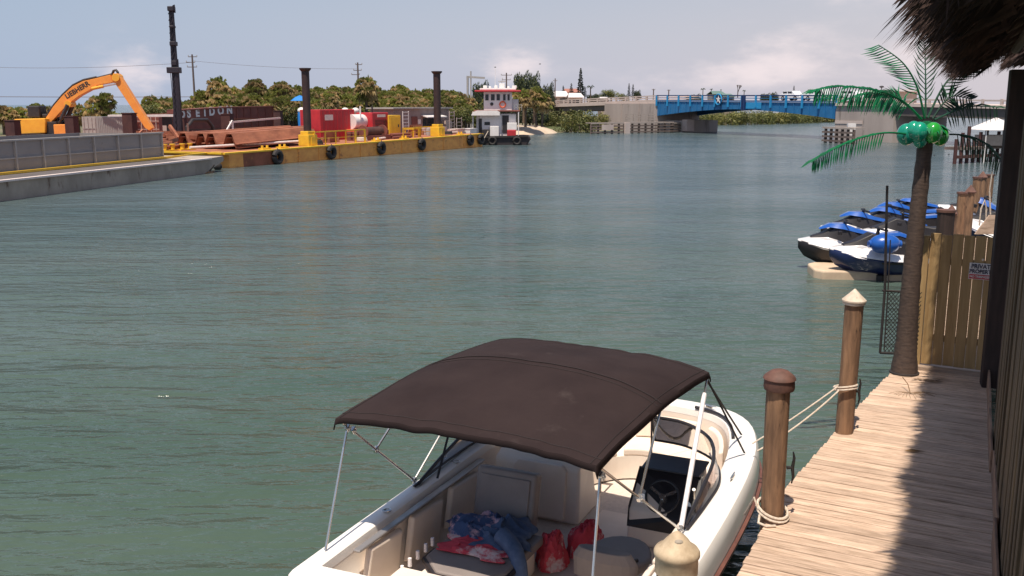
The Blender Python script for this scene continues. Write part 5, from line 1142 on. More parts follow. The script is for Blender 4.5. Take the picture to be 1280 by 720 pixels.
b.loft([[e(*q_) + V((0, -.34, 0)) for q_ in s1], [e(*q_) + V((0, .34, 0)) for q_ in s1]]); b.build('stick', 'excavator_orange', ex, bevel=.03)
b = MB(); b.tube([e(140, 94), e(142, 88.5), e(145, 87.5), e(147, 90), e(148, 94)], .12, 6); b.build('linkage', 'dark_steel', ex, smooth=True)
b = MB(); b.cyl(e(118, 111) + V((0, -.5, 0)), e(132, 108) + V((0, -.5, 0)), .15, .15, 10); b.build('cylinder_barrel', 'excavator_yellow', ex, smooth=True)
b = MB(); b.cyl(e(132, 108) + V((0, -.5, 0)), e(148, 105) + V((0, -.5, 0)), .08, .08, 8); b.build('cylinder_rod', 'steel', ex, smooth=True)
for dy in (-.55, .55):
    b = MB(); b.cyl(e(70, 163) + V((0, dy, 0)), e(80, 149) + V((0, dy, 0)), .10, .10, 8); b.cyl(e(80, 149) + V((0, dy, 0)), e(88, 131) + V((0, dy, 0)), .19, .19, 10); b.build('lift_cylinder', 'dark_steel', ex, smooth=True)
b = MB(); b.cyl(e(88, 130) + V((0, -.6, 0)), e(88, 130) + V((0, .6, 0)), .3, .3, 12); b.build('pivot_pin', 'excavator_yellow', ex); b = MB(); b.cyl(e(147, 97) + V((0, -.5, 0)), e(147, 97) + V((0, .5, 0)), .36, .36, 12); b.build('pivot_pin', 'excavator_yellow', ex)
pA, pB2 = e(90, 116.5), e(108, 105.5); ang_ = math.atan2((pB2 - pA).z, (pB2 - pA).x)
text('LIEBHERR', .62, 'dark_steel', ex, (pA + pB2) / 2 + V((0, -hw - .012, -.12)), (R(90), -ang_, 0), name='lettering', bold=.02)

# ================================================================ PILE DRIVING MAST
q = yb_w(217, 12, 1.2); zt = aty(217, 6, q.y).z; m_ = thing('piling_mast', 'very tall dark twin-tube pile driving mast rising above everything at left', 'mast', q)
def mz(py): return aty(217, py, q.y).z - 1.2
def mxp(px): return aty(px, 60, q.y).x - q.x
b = MB(); b.cyl((mxp(213.5), 0, 0), (mxp(215.8), 0, mz(10)), .17, .14, 8); b.build('tube', 'mast_steel', m_, smooth=True)
b = MB(); b.cyl((mxp(218.5), 0, 0), (mxp(218.6), 0, mz(74)), .26, .24, 8); b.cyl((mxp(218.6), 0, mz(74)), (mxp(218.2), 0, mz(12)), .16, .15, 8); b.build('tube', 'mast_steel', m_, smooth=True)
for py, w_, h_ in ((8, .55, .4), (52, .55, .35), (84, .95, .5), (76, .5, .4), (32, .4, .2)):
    b = MB(); b.bx(mxp(217) - w_ / 2 - (.15 if py == 84 else -.05), mxp(217) + w_ / 2, -.35, .35, mz(py) - h_, mz(py)); b.build('clamp', 'mast_steel', m_, bevel=.05)
b = MB(); k_ = mz(10)
n_ = 22
for i in range(n_): z_ = k_ * i / n_; b.bar((mxp(214), -.2, z_), (mxp(218.5), -.2, z_ + k_ / n_), .05)
b.build('lattice', 'mast_steel', m_)
b = MB(); b.tube([(mxp(219), 0, mz(8)), (mxp(221), 0, mz(6)), (mxp(221.5), 0, mz(16))], .07, 6); b.build('sheave', 'mast_steel', m_)
b = MB(); b.cyl((mxp(211), 0, mz(86)), (mxp(207), 1, mz(136)), .03, .03, 5); b.build('hoist_cable', 'mast_steel', m_)
for x_ in (209, 212): b = MB(); b.cyl((mxp(x_), 0, 0), (mxp(214), 0, mz(118)), .07, .07, 6); b.build('stay', 'mast_steel', m_)

# ================================================================ UTILITY POLES, DAVITS, WIRES
def upole(px, ytop, Y, lb, arms):
    q = aty(px, ytop, Y); t = thing('utility_pole', lb, 'utility pole', (q.x, Y, 1.0)); H = q.z - 1
    b = MB(); b.cyl((0, 0, 0), (0, 0, H), .17, .11, 8); b.build('pole', 'pole_wood', t, smooth=True)
    for dzz, x0, x1 in arms:
        b = MB(); b.bar((x0, 0, H - dzz), (x1, 0, H - dzz), .09); b.build('crossarm', 'pole_wood', t)
        for x_ in (x0, x1): b = MB(); b.cyl((x_, 0, H - dzz), (x_, 0, H - dzz + .22), .07, .05, 6); b.build('insulator', 'grey_light', t)
upole(240, 68, 128, 'tall utility pole with crossarms just right of the pile driving mast', ((.3, -.5, .6), (1.0, -.8, .3), (1.6, -.7, .5)))
upole(447, 78, 140, 'utility pole above the palm grove near the red container', ((.3, -.3, .6), (1.1, -.6, .5), (1.7, -.9, .2)))
upole(633, 91, 172, 'utility pole behind the tug mast', ((.4, -.9, .9), (1.2, -.7, .7)))
upole(694, 98, 210, 'thin pole behind the white-roofed house left of the bridge', ((.5, -.4, .4),))
upole(817, 111, 205, 'slim pole where the bridge turns blue', ((.2, -.3, .3),))
upole(836, 112, 215, 'thin pole above the left part of the blue span', ((.2, -.3, .3),))
def wire(a, c, s_, lb, r=.03):
    b = MB(); b.tube(sag(a, c, s_, 20), r, 4); tag(b.build('power_line', 'pole_wood'), lb, 'wire', 'power lines crossing the sky at left')
wire(aty(-60, 120.5, 128), aty(240, 121, 128), .05, 'lower dark power line across the left sky behind the excavator', .035)
wire(aty(-60, 82, 140), aty(240, 78, 128), .5, 'upper faint power line across the left sky', .02)
wire(aty(240, 76, 128), aty(447, 86, 140), .3, 'faint power line between the two grove utility poles', .016)
t = thing('davit_crane', 'pair of grey posts with a horizontal davit arm left of the tug', 'davit', aty(588, 140, 140)); o0 = t.location.copy(); D = lambda px, py: aty(px, py, 140) - o0
t.location.z = 1.0; zz_ = V((0, 0, o0.z - 1.0))
b = MB(); b.cyl(D(584.5, 128) * 1 + zz_ - Z0 * 4.5, D(584.5, 95) + zz_, .16, .16, 8); b.build('post', 'grey_light', t)
b = MB(); b.cyl(D(588.5, 128) + zz_ - Z0 * 4.5, D(588.5, 89) + zz_, .12, .10, 8); b.build('post', 'grey_light', t)
b = MB(); b.bar(D(583, 96) + zz_, D(606, 97.5) + zz_, .18, .28); b.build('arm', 'grey_light', t)

# ================================================================ TUG
TY = 118.0; tg0 = aty(625, 183, TY); tug = thing('tugboat', 'white and red push tug with tall wheelhouse and black hull at the barge end', 'tugboat', (tg0.x, TY, 0))
def T(px, py, dy=0): q = aty(px, py, TY); return V((q.x - tg0.x, dy, q.z))
b = MB(); A = [T(585, 181), T(585, 170.5), T(655, 169), T(662, 169.5), T(663, 173), T(655, 181)]
b.loft([[V((q_.x * 1.0, 2.6 if False else -2.4, q_.z if i not in (0, 5) else -.6)) for i, q_ in enumerate(A)], [V((q_.x, 2.6, q_.z if i not in (0, 5) else -.6)) for i, q_ in enumerate(A)]]); b.build('hull', 'tug_hull', tug, bevel=.15)
b = MB(); b.bar(T(588, 171, -2.5), T(660, 169.3, -2.5), .2, .22); b.build('rub_rail', 'rubber', tug)
def tbox(nm, m, x0, x1, yt, yb__, d0, d1, bev=.05, par=None):
    a = T(x0, yt); c = T(x1, yb__); b = MB(); b.bx(a.x, c.x, d0, d1, c.z, a.z); return b.build(nm, m, par or tug, bevel=bev)
tbox('lower_deckhouse', 'tug_white', 596, 645, 142, 170, -1.5, 1.8)
tbox('front_wall', 'tug_white', 600, 627, 144, 170, -1.75, -1.52)
b = MB(); pr = [T(590, 144), T(592, 140), T(597, 138), T(622, 138), T(625, 140), T(625, 144)]; b.loft([[p_ + V((0, -2.5, 0)) for p_ in pr], [p_ + V((0, 1.5, 0)) for p_ in pr]]); b.build('lower_canopy', 'white_paint', tug)
tbox('door', 'dark_steel', 599, 603, 148, 168, -1.80, -1.76); tbox('shadow_panel', 'dark_steel', 628, 636, 144, 166, -1.56, -1.49, .01)  # second box is a dark panel painting the deckhouse wall's shadow
tbox('window', 'dark_glass', 606, 613, 152, 156, -1.79, -1.76)
tbox('white_cabinet', 'white_paint', 613, 624, 157, 170, -2.3, -1.8); tbox('dark_winch', 'dark_steel', 603, 613, 161, 169, -2.3, -1.8)
tbox('upper_deck', 'maroon', 593, 650, 137.5, 139.5, -2.1, 2.1)
wh = tbox('wheelhouse', 'tug_white', 605, 640, 114, 138, -1.3, 1.3)
for x0, x1 in ((607.0, 611), (614, 618.5), (621, 625), (629, 632), (634.5, 637)):
    f = tbox('window', 'dark_glass', x0, x1, 118, 125.5, -1.36, -1.303, .005)
tbox('side_cabin', 'tug_white', 640, 648, 124, 138, -.6, 1.3)
b = MB(); a = T(594, 115); c = T(651, 113); b.bx(a.x, c.x, -2.0, 2.0, a.z, c.z); b.build('roof_brim', 'red_paint', tug, bevel=.05)
tbox('roof_top', 'white_paint', 600, 645, 110.5, 112.8, -1.6, 1.6)
for x0, x1, yt in ((604, 609, 107), (611, 614, 108), (624, 631, 104.5), (618, 622, 107), (640, 646, 107), (634, 637, 108)): tbox('roof_equipment', 'white_paint', x0, x1, yt, 110.6, -.5, .5, .06)
b = MB(); b.cyl(T(619, 111), T(619, 82), .035, .02, 6); b.build('antenna', 'white_paint', tug); b = MB(); b.cyl(T(627, 105), T(628, 97), .05, .03, 6); b.bar(T(623, 102), T(632, 102), .1); b.build('radar_mast', 'grey_light', tug)
b = MB(); cc = T(628.5, 130.5, -1.42); b.tube([cc + V((cos(a) * .34, 0, sin(a) * .34)) for a in [2 * pi * i / 16 for i in range(17)]], .09, 6); b.build('lifebuoy', 'orange_red', tug, smooth=True)
b = MB(); b.cyl(T(615, 130, -1.36), T(615, 130, -1.31), .2, .2, 12); b.build('round_emblem', 'dark_steel', tug)
tbox('fuel_tank', 'white_paint', 634, 646, 153, 162, -2.1, -.9); tbox('red_deck_box', 'red_paint', 634, 645, 162, 170, -2.2, -.9)
for px in (592, 648): b = MB(); b.cyl(T(px, 170, -2.0), T(px, 139.5, -2.0), .07, .07, 6); b.build('stanchion', 'tug_white', tug)
b = MB(); [b.bar(T(642, py_, -2), T(652, py_, -2), .05) for py_ in (131, 134)]; [b.bar(T(px_, 138, -2), T(px_, 130, -2), .05) for px_ in (643, 647, 652)]; b.build('upper_railing', 'grey_light', tug)
for px in (602, 616, 646): b = MB(); cc = T(px, 175, -2.65); b.tube([cc + V((cos(a) * .4, 0, sin(a) * .4)) for a in [2 * pi * i / 14 for i in range(15)]], .16, 6); b.build('tyre', 'rubber', tug, smooth=True)
b = MB(); b.tube([T(611, 163, -2.5), T(606, 172, -2.7), T(603, 176, -2.7)], .05, 6); b.build('mooring_line', 'rope', tug)

# ================================================================ BRIDGE
BH = 155; BL = V((25.6, 172, 0)); bd = V((sin(R(BH)), cos(R(BH)), 0)); BR = V((44.0, 132, 0)); span = (BR - BL).length
br = thing('drawbridge', 'low drawbridge with arched bright blue steel span between two concrete piers', 'bridge', BL, BH)
# local: +y along the bridge towards the right of the photo, -x is the river (camera) side?  x to the left-hand normal
hx = Matrix.Rotation(-R(BH), 3, 'Z'); side = -1 if (hx @ V((1, 0, 0))).y > 0 else 1   # side * x points at the camera
dir2 = (BR - BL).normalized(); br.rotation_euler = (0, 0, math.atan2(dir2.y, dir2.x) - pi / 2)
lx = V((cos(br.rotation_euler.z), sin(br.rotation_euler.z), 0)); side = -1 if lx.y > 0 else 1
DW = 9.0; far_ = -side * DW
def Yl(px): 
    hd_ = math.degrees(math.atan2(dir2.x, dir2.y)); return col(px, BL, hd_, 140)
def zl(px, py): q = BL + dir2 * Yl(px); return aty(px, py, q.y).z
def xs(a, c): return (min(a, c), max(a, c))
def girder(fy, nm, m, x0, x1, dzt=0):
    b = MB(); n_ = 24; rings = []
    for i in range(n_ + 1):
        y_ = span * i / n_; px = 0; u = i / n_; zt_ = 5.25 - .35 * u; zb_ = (2.75 + (2.75 - 2.75) * u) + 1.25 * (1 - abs(2 * u - 1) ** 1.7)
        rings.append([(x0, y_, zb_), (x0, y_, zt_ + dzt), (x1, y_, zt_ + dzt), (x1, y_, zb_)])
    b.loft(rings); return b.build(nm, m, br)
girder(0, 'girder', 'bridge_blue', 0, -side * .5); girder(0, 'girder', 'bridge_blue', far_, far_ + side * .5)
def zd(y_): return 5.25 - .35 * y_ / span
b = MB(); b.loft([[(side * .02, y_, zd(y_) + .003), (side * .02, y_, zd(y_) + .28), (far_, y_, zd(y_) + .28), (far_, y_, zd(y_) + .003)] for y_ in (0, span)]); b.build('road_deck', 'concrete_dark', br)
b = MB(); b.loft([[(side * .025, y_, zd(y_) + .02), (side * .12, y_, zd(y_) + .02), (side * .12, y_, zd(y_) + .30), (side * .025, y_, zd(y_) + .30)] for y_ in (0, span)]); b.build('deck_fascia', 'bridge_pale', br)
nb_ = 13
for i in range(nb_ + 1):
    y_ = span * i / nb_; b = MB(); b.bx(*xs(side * .125, side * .35), y_ - .13, y_ + .13, zd(y_) - .75, zd(y_) + 1.05); b.build('rail_post', 'bridge_blue_light', br)
for hgt, th, m in ((1.02, .16, 'bridge_navy'), (.62, .1, 'bridge_blue')):
    b = MB(); b.bar((side * .2, 0, zd(0) + hgt), (side * .2, span, zd(span) + hgt), .1, th); b.build('hand_rail', m, br)
    b = MB(); b.bar((far_, 0, zd(0) + hgt), (far_, span, zd(span) + hgt), .1, th); b.build('hand_rail', m, br)
for i in range(28):
    y_ = span * (i + .5) / 28; u = y_ / span; zb_ = 2.75 + 1.25 * (1 - abs(2 * u - 1) ** 1.7); b = MB(); b.bx(*xs(side * .003, side * .09), y_ - .05, y_ + .05, zb_ + .02, zd(y_) - .02); b.build('stiffener', 'bridge_blue', br)
ya_, yb2 = Yl(933) , Yl(952); b = MB(); b.bx(*xs(side * .10, side * .16), ya_, yb2, zd(ya_) - .95, zd(ya_) - .02); b.build('joint_plate', 'bridge_blue_light', br)
for px in (929, 931.5): b = MB(); y_ = Yl(px); b.bx(*xs(side * .12, side * .4), y_ - .15, y_ + .15, zd(y_) - 1.2, zd(y_) + 1.1); b.build('lock_bracket', 'bridge_navy', br)
# round emblem with a star-like cross
y_ = Yl(900); zc = zd(y_) + .42
em = bpy.data.objects.new('emblem', None); C.objects.link(em); em.parent = br; em.location = (side * .42, y_, zc)
b = MB(); b.tube([(0, cos(a) * .82, sin(a) * .82) for a in [2 * pi * i / 24 for i in range(25)]], .10, 6); b.build('ring', 'bridge_blue_light', em, smooth=True)
b = MB(); star = [(cos(a) * (.72 if i % 2 == 0 else .22), sin(a) * (.72 if i % 2 == 0 else .22)) for i, a in enumerate([pi / 2 + pi * i / 5 for i in range(10)])]; b.loft([[(.04 * side, p_[0], p_[1]) for p_ in star], [(-.04 * side, p_[0], p_[1]) for p_ in star]]); b.build('star', 'white_paint', em)
b = MB(); b.cyl((-.05 * side, 0, 0), (-.1 * side, 0, 0), .8, .8, 24); b.build('disc', 'bridge_navy', em)
# left approach
La = Yl(668) 
yP0 = Yl(757)
def zla(y_): return zd(0) + (4.35 - zd(0)) * (y_ / La)
b = MB(); b.loft([[(side * .0, y_, zla(y_) - .35), (side * .0, y_, zla(y_) + .3), (far_, y_, zla(y_) + .3), (far_, y_, zla(y_) - .35)] for y_ in (La * 1.3, La * .5, -.05)]); b.build('approach_deck', 'concrete_light', br)
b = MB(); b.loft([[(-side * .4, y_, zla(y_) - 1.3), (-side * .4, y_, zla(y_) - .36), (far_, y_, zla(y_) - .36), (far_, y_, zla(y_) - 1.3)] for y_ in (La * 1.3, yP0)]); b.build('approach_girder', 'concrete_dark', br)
n_ = 14
for i in range(n_):
    y_ = -.3 + La * 1.0 * i / n_; b = MB(); b.bx(*xs(-side * .02, -side * .3), y_ - .2, y_ + .2, zla(y_) + .305, zla(y_) + 1.02); b.build('parapet_post', 'concrete_light', br)
for hgt, th in ((.98, .2), (.6, .14)):
    b = MB(); b.bar((-side * .15, -.1, zla(0) + hgt), (-side * .15, La * 1.2, zla(La * 1.2) + hgt), .2, th); b.build('parapet_rail', 'concrete_light', br)
    b = MB(); b.bar((far_ + side * .15, -.1, zla(0) + hgt), (far_ + side * .15, La * 1.2, zla(La * 1.2) + hgt), .2, th); b.build('parapet_rail', 'concrete_light', br)
b = MB(); b.bx(*xs(side * .25, far_ + side * .0), yP0, -.02, -1, zd(0) - .36); b.build('pier', 'concrete', br)
for px in (778, 800): b = MB(); y_ = Yl(px); b.bx(*xs(side * .253, side * .40), y_ - .12, y_ + .12, 0, zd(0) - .4); b.build('pier_rib', 'concrete', br)
b = MB(); b.bx(*xs(-side * 1.5, far_), -.015, 5.5, -1, 2.0); b.build('pier_footing', 'concrete', br)
b = MB(); b.bx(*xs(-side * 1.52, side * -3), 5.52, 7.0, 0.2, 2.2); b.build('pale_box', 'pinkish', br)
# right pier & approach
rp = Yl(1120)
b = MB(); b.bx(*xs(side * .3, far_), span + .02, rp, -1, 4.55); b.build('pier', 'concrete', br)
b = MB(); b.bx(*xs(side * .5, far_), span + .01, rp + .2, 4.56, 4.95); b.build('pier_cap', 'concrete_light', br)
b = MB(); b.bx(*xs(side * .35, side * .1), span + .02, span + 5.0, 2.2, 2.6); b.build('pier_ledge', 'concrete_light', br)
ye_ = Yl(1300)
b = MB(); b.loft([[(side * .35, y_, z_), (side * .35, y_, z_ + .38), (far_, y_, z_ + .38), (far_, y_, z_)] for y_, z_ in ((rp + .21, 4.5), (ye_, 4.2))]); b.build('approach_deck', 'concrete_light', br)
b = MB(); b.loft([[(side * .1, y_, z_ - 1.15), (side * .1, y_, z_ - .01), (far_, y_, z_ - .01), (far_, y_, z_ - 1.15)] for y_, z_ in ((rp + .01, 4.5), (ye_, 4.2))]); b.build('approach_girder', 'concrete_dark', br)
b = MB(); b.bar((side * .2, rp, 5.35), (side * .2, ye_, 5.1), .18, .2); b.bar((side * .2, span, 5.5), (side * .2, rp, 5.4), .18, .2); b.build('parapet_rail', 'concrete_light', br)
for i in range(12): y_ = span + .4 + (ye_ - span) * i / 12; b = MB(); b.bx(*xs(side * .1, side * .32), y_ - .15, y_ + .15, 4.7, 5.35); b.build('parapet_post', 'concrete_light', br)
# control house
ch0, ch1 = Yl(1074), Yl(1117)
chh = thing('control_house', 'small pale bridge tender house with flat roof above the right pier', 'control house', br.location, 0); chh.rotation_euler = br.rotation_euler
b = MB(); b.bx(*xs(-side * .6, -side * 3.8), ch0, ch1, 4.96, 6.35); b.build('wall', 'wall_tan', chh)
b = MB(); b.bx(*xs(-side * .2, -side * 4.2), ch0 - .4, ch1 + .4, 6.352, 6.62); b.build('roof', 'roof_white', chh)
for i in range(4): y_ = ch0 + (ch1 - ch0) * (i + .15) / 4; b = MB(); b.bx(*xs(-side * .6 + side * .003, -side * .6 + side * .04), y_, y_ + (ch1 - ch0) * .17, 5.5, 6.15); b.build('window', 'dark_glass', chh)
b = MB(); b.cyl((-side * 2, ch0 + 1.6, 6.62), (-side * 2, ch0 + 1.6, 6.9), .06, .06, 6); b.ell((-side * 2, ch0 + 1.6, 7.0), (.3, .3, .14), 8, 6); b.build('roof_light', 'dark_steel', chh)
b = MB(); b.cyl((-side * 3, ch1 - .5, 6.62), (-side * 3, ch1 - .5, 8.6), .03, .02, 5); b.build('antenna', 'grey_light', chh)
# stairs / ladder tower by the right pier
a = at(1052, 172, 0); t = thing('access_ladder', 'grey maintenance ladder tower at the left face of the right pier', 'ladder', (a.x, a.y - 4, 0))
for x_ in (-.35, .35): b = MB(); b.bx(x_ - .05, x_ + .05, 0, .1, 0, 4.4); b.build('stile', 'grey_light', t)
for i in range(12): b = MB(); b.bx(-.35, .35, 0, .08, .4 + i * .34, .47 + i * .34); b.build('rung', 'grey_light', t)
# timber fenders
def fender(pa, pb_, za, lb, n, ht, m2='timber_fender', rails=3):
    A_, B2 = V(pa), V(pb_); d = (B2 - A_); Ln = d.length; t = thing('timber_fender', lb, 'fender wall', A_, math.degrees(math.atan2(d.x, d.y)))
    for i in range(n + 1): b = MB(); y_ = Ln * i / n; b.cyl((.18, y_, -2), (.18, y_, ht - .15), .2, .18, 8); b.build('pile', 'timber_fender', t, smooth=True)
    for i in range(rails): z_ = .15 + (ht - .3) * i / (rails - 1); b = MB(); b.bx(.40, .62, -.2, Ln + .2, z_, z_ + .24); b.build('wale', 'timber_pale' if i == rails - 1 else m2, t)
    b = MB(); b.bx(-1.4, .5, 0, Ln, ht - .05, ht + .06); b.build('catwalk', 'timber_pale', t)
    return t, Ln
A_ = at(738, 167.6, 0); B2 = at(838, 165.6, 0); C2 = at(877, 164.2, 0)
t, Ln = fender(A_, B2, 0, 'long timber fender wall with horizontal wales below the left pier', 12, 1.75, rails=4)
b = MB(); b.bx(.63, .7, 1.8, 4.2, .6, 1.5); b.build('sign_panel', 'concrete_light', t)
b = MB(); b.bx(.3, .9, Ln * .38, Ln * .44, -.5, 1.8); b.build('concrete_block', 'concrete_light', t)
fender(B2 + V((.2, .2, 0)), C2, 0, 'short end of the fender wall bending away under the blue span', 4, 1.6, rails=4)
A_ = at(1033, 178, 0); B2 = at(1068, 180, 0)
t, Ln = fender(A_, B2, 0, 'dark timber fender cluster in front of the right pier', 5, 1.9, rails=4)
q = at(1062, 178, 0); b = MB(); b.bx(-.5, .5, 0, .5, .9, 2.4); o = b.build('white_gauge_board', 'white_paint'); o.location = (q.x, q.y - .5, 0); tag(o, 'small white gauge board on the right fender by the pier', 'board')
a = Yl(797); c = Yl(835); t = thing('catwalk_rail', 'pale low catwalk railing in front of the left pier foot', 'railing', BL + dir2 * a + lx * side * 2.5 + Z0 * 0); t.rotation_euler = br.rotation_euler
for i in range(5): b = MB(); y_ = (c - a) * i / 4; b.bx(-.06, .06, y_ - .1, y_ + .1, 0, 3.0); b.build('post', 'timber_pale', t)
for z_ in (2.2, 2.6, 3.0): b = MB(); b.bar((0, 0, z_), (0, c - a, z_), .1, .14); b.build('rail', 'timber_pale', t)
# cars on the bridge
def car(px, off, lb, L_=4.8, suv=True):
    y_ = Yl(px); t = thing('car', lb, 'car', BL + dir2 * y_ - lx * side * off + Z0 * (zd(y_) + .29), 0, 'white vehicles on the bridge'); t.rotation_euler = br.rotation_euler
    h1 = .95; h2 = 1.75 if suv else 1.45
    pr = [(-L_ / 2, .3), (-L_ / 2, h1 * .9), (-L_ / 2 + .15, h1), (-L_ * .36, h1 + .05), (L_ * .26, h1), (L_ / 2 - .1, h1 * .82), (L_ / 2, .55), (L_ / 2, .3)]
    b = MB(); b.loft([[(-.9, y2, z2) for y2, z2 in pr], [(.9, y2, z2) for y2, z2 in pr]]); b.build('body', 'car_white', t, bevel=.08)
    p2r = [(-L_ * .42, h1), (-L_ * .34, h2), (L_ * .10, h2), (L_ * .24, h1)]
    b = MB(); b.loft([[(-.78, y2, z2) for y2, z2 in p2r], [(.78, y2, z2) for y2, z2 in p2r]]); b.build('cabin', 'car_white', t, bevel=.05)
    for xx in (-.785, .785):
        for ya__, yb__ in ((-L_ * .33, -L_ * .14), (-L_ * .09, L_ * .10)): MB().bx(xx - .012, xx + .012, ya__, yb__, h1 + .12, h2 - .12).build('side_window', 'dark_glass', t)
    b = MB(); b.bx(-.76, .76, -L_ * .35, L_ * .11, h2, h2 + .06); b.bx(-.79, .79, -L_ * .13, -L_ * .10, h1, h2); b.build('roof', 'car_white', t, bevel=.02)
    for sx_ in (-.82, .82):
        for sy_ in (-L_ * .3, L_ * .3):
            w_ = bpy.data.objects.new('wheel', None); C.objects.link(w_); w_.parent = t; w_.location = (sx_, sy_, .36)
            b = MB(); b.cyl((-.12, 0, 0), (.12, 0, 0), .36, .36, 16); b.build('tyre', 'rubber', w_); b = MB(); b.cyl((-.13, 0, 0), (.13, 0, 0), .2, .2, 10); b.build('rim', 'grey_light', w_)
car(985, 6.0, 'larger white vehicle with dark windows crossing the blue bridge', 6.0)
car(1024, 6.2, 'second white vehicle on the bridge, nearer the right pier', 4.8, False)
car(949, 6.4, 'low white vehicle at mid span, left of the larger one', 4.6, False)

# ================================================================ HOUSES BEYOND
def house(lb, px0, px1, ytop, yeave, Y, wallm, roofm, nwin=2, ridge=True, zb=1.0):
    a = aty(px0, yeave, Y); c = aty(px1, yeave, Y); H = a.z; zt_ = aty(px0, ytop, Y).z; t = thing('house', lb, 'house', (a.x, Y, zb)); Wd = c.x - a.x; H -= zb
    b = MB(); b.bx(.3, Wd - .3, 0, 9, 0, H); b.build('wall', wallm, t)
    b = MB(); b.loft([[(0, -.6, H), (Wd, -.6, H), (Wd, -.6, H + .12), (0, -.6, H + .12)], [(Wd * .12, 4.5, zt_ - zb - .12), (Wd * .88, 4.5, zt_ - zb - .12), (Wd * .88, 4.5, zt_ - zb), (Wd * .12, 4.5, zt_ - zb)], [(0, 9.6, H), (Wd, 9.6, H), (Wd, 9.6, H + .12), (0, 9.6, H + .12)]]); b.build('roof', roofm, t)
    for i in range(nwin): x_ = Wd * (i + .6) / (nwin + .4); f = MB().bx(x_ - .6, x_ + .6, -.04, -.003, H - 1.5, H - .4).build('window', 'dark_glass', t)
    return t
house('white-roofed house left part, peeking above the left bridge approach', 686, 712, 113.5, 121, 225, 'wall_tan', 'roof_white', 2)
house('white-roofed house right part with lower ridge beside the tall conifer', 710, 730, 116, 122, 215, 'wall_tan', 'roof_white', 2)
house('red brown roof behind the white-roofed house', 704, 727, 110.5, 116, 240, 'wall_tan', 'roof_red', 1)
house('teal-roofed house above the blue span', 890, 907, 113.5, 118, 330, 'wall_tan', 'roof_teal', 2)
house('low tan house right of the teal-roofed one above the blue span', 903, 919, 117, 121, 325, 'wall_tan', 'roof_teal', 2)
house('pale low building between palms and tug left side', 573, 592, 122, 127, 160, 'wall_tan', 'roof_white', 1)
house('low white building half behind dark trees right of the tug', 672, 690, 121, 126, 205, 'wall_tan', 'roof_white', 1)
house('low pale building at centre left of the approach', 750, 762, 121, 124, 230, 'wall_tan', 'roof_white', 1)
# beach umbrella and barrel
q = aty(375, 126, 118); t = thing('parasol', 'bright blue parasol in front of the palm grove left of the spud', 'parasol', (q.x, 118, 1)); H = q.z - 1
b = MB(); b.lathe([(1.15, 0), (.6, .42), (.02, .66)], 8, (0, 0, H)); b.build('canopy', 'blue_fabric', t)
b = MB(); b.cyl((0, 0, 0), (0, 0, H + .6), .04, .04, 6); b.build('pole', 'grey_light', t)
q = aty(377, 140, 116); t = thing('blue_tank', 'small blue and white tank below the blue parasol', 'tank', (q.x, 116, q.z - .6)); b = MB(); b.lathe([(.45, -2.2), (.5, 0), (.45, .6)], 12); b.build('shell', 'blue_fabric', t, smooth=True); b = MB(); b.ell((0, 0, .75), (.5, .5, .4), 12, 8); b.build('lid', 'white_paint', t, smooth=True)
q = aty(390, 143, 116); b = MB(); b.ell((0, 0, 0), (1.0, .7, .4), 12, 8); o = b.build('covered_dinghy', 'white_paint', smooth=True); o.location = (q.x, 116, q.z); tag(o, 'white covered dinghy on the bank between parasol and red container', 'dinghy')

# ================================================================ VEGETATION
def palm_crown(seed, n=46, dry=.35, R_=1.45):
    rnd = random.Random(seed); b = MB()
    for i in range(n):
        k = i / n; a = i * 2.399 + rnd.uniform(-.2, .2); el = (1.35 - 2.45 * k) + rnd.uniform(-.15, .15)
        b.cur = 1 if rnd.random() < dry * (.35 + 1.4 * k) else 0
        d = V((cos(a) * cos(el), sin(a) * cos(el), sin(el))); L_ = R_ * rnd.uniform(.42, .66); p = d * L_ * .6; c = d * L_
        up = Z0 - d * d.z; up = up.normalized() if up.length > .05 else V((1, 0, 0)); s_ = d.cross(up)
        b.add([V((0, 0, 0)), c + s_ * .02, c - s_ * .02], [(0, 1, 2)])
        nf = 8
        for j in range(nf):
            t_ = (j / (nf - 1) - .5) * 2.3; dr = (d * cos(t_) + s_ * sin(t_)).normalized(); tip = c + dr * R_ * rnd.uniform(.30, .44) - Z0 * R_ * rnd.uniform(.12, .34)
            wv_ = (d * -sin(t_) + s_ * cos(t_)) * .05 * R_; mid = c + dr * R_ * .24 + up * .02
            b.add([c, mid + wv_, tip, mid - wv_], [(0, 1, 2), (0, 2, 3)])
    return b.build('crown', ['palm_leaf', 'palm_leaf_dry'], mesh_only=True)
crowns = [palm_crown(s, 66, d) for s, d in ((1, .4), (2, .55), (3, .75), (4, .5))]
tb = MB(); tb.loft([[((.17 + .02 * (i % 2)) * cos(a) * (1 if i else 1.4), (.17 + .02 * (i % 2)) * sin(a) * (1 if i else 1.4), i * .1) for a in [2 * pi * k / 9 for k in range(9)]] for i in range(11)]); trunk_me = tb.build('trunk', 'trunk_bark', smooth=True, mesh_only=True)
rnd = random.Random(5)
def sabal(px, ytop, Y, lb, sc=1., group='sabal palms in the grove behind the barges', base=1.0):
    q = aty(px, ytop, Y); t = thing('sabal_palm', lb, 'palm tree', (q.x, Y, base), rnd.uniform(0, 360), group)
    H = q.z - base - 1.15 * sc
    inst('trunk', trunk_me, t, sc=(1, 1, max(H, .5))); inst('crown', rnd.choice(crowns), t, loc=(0, 0, max(H, .5)), sc=(sc, sc, sc * rnd.uniform(.9, 1.1)))
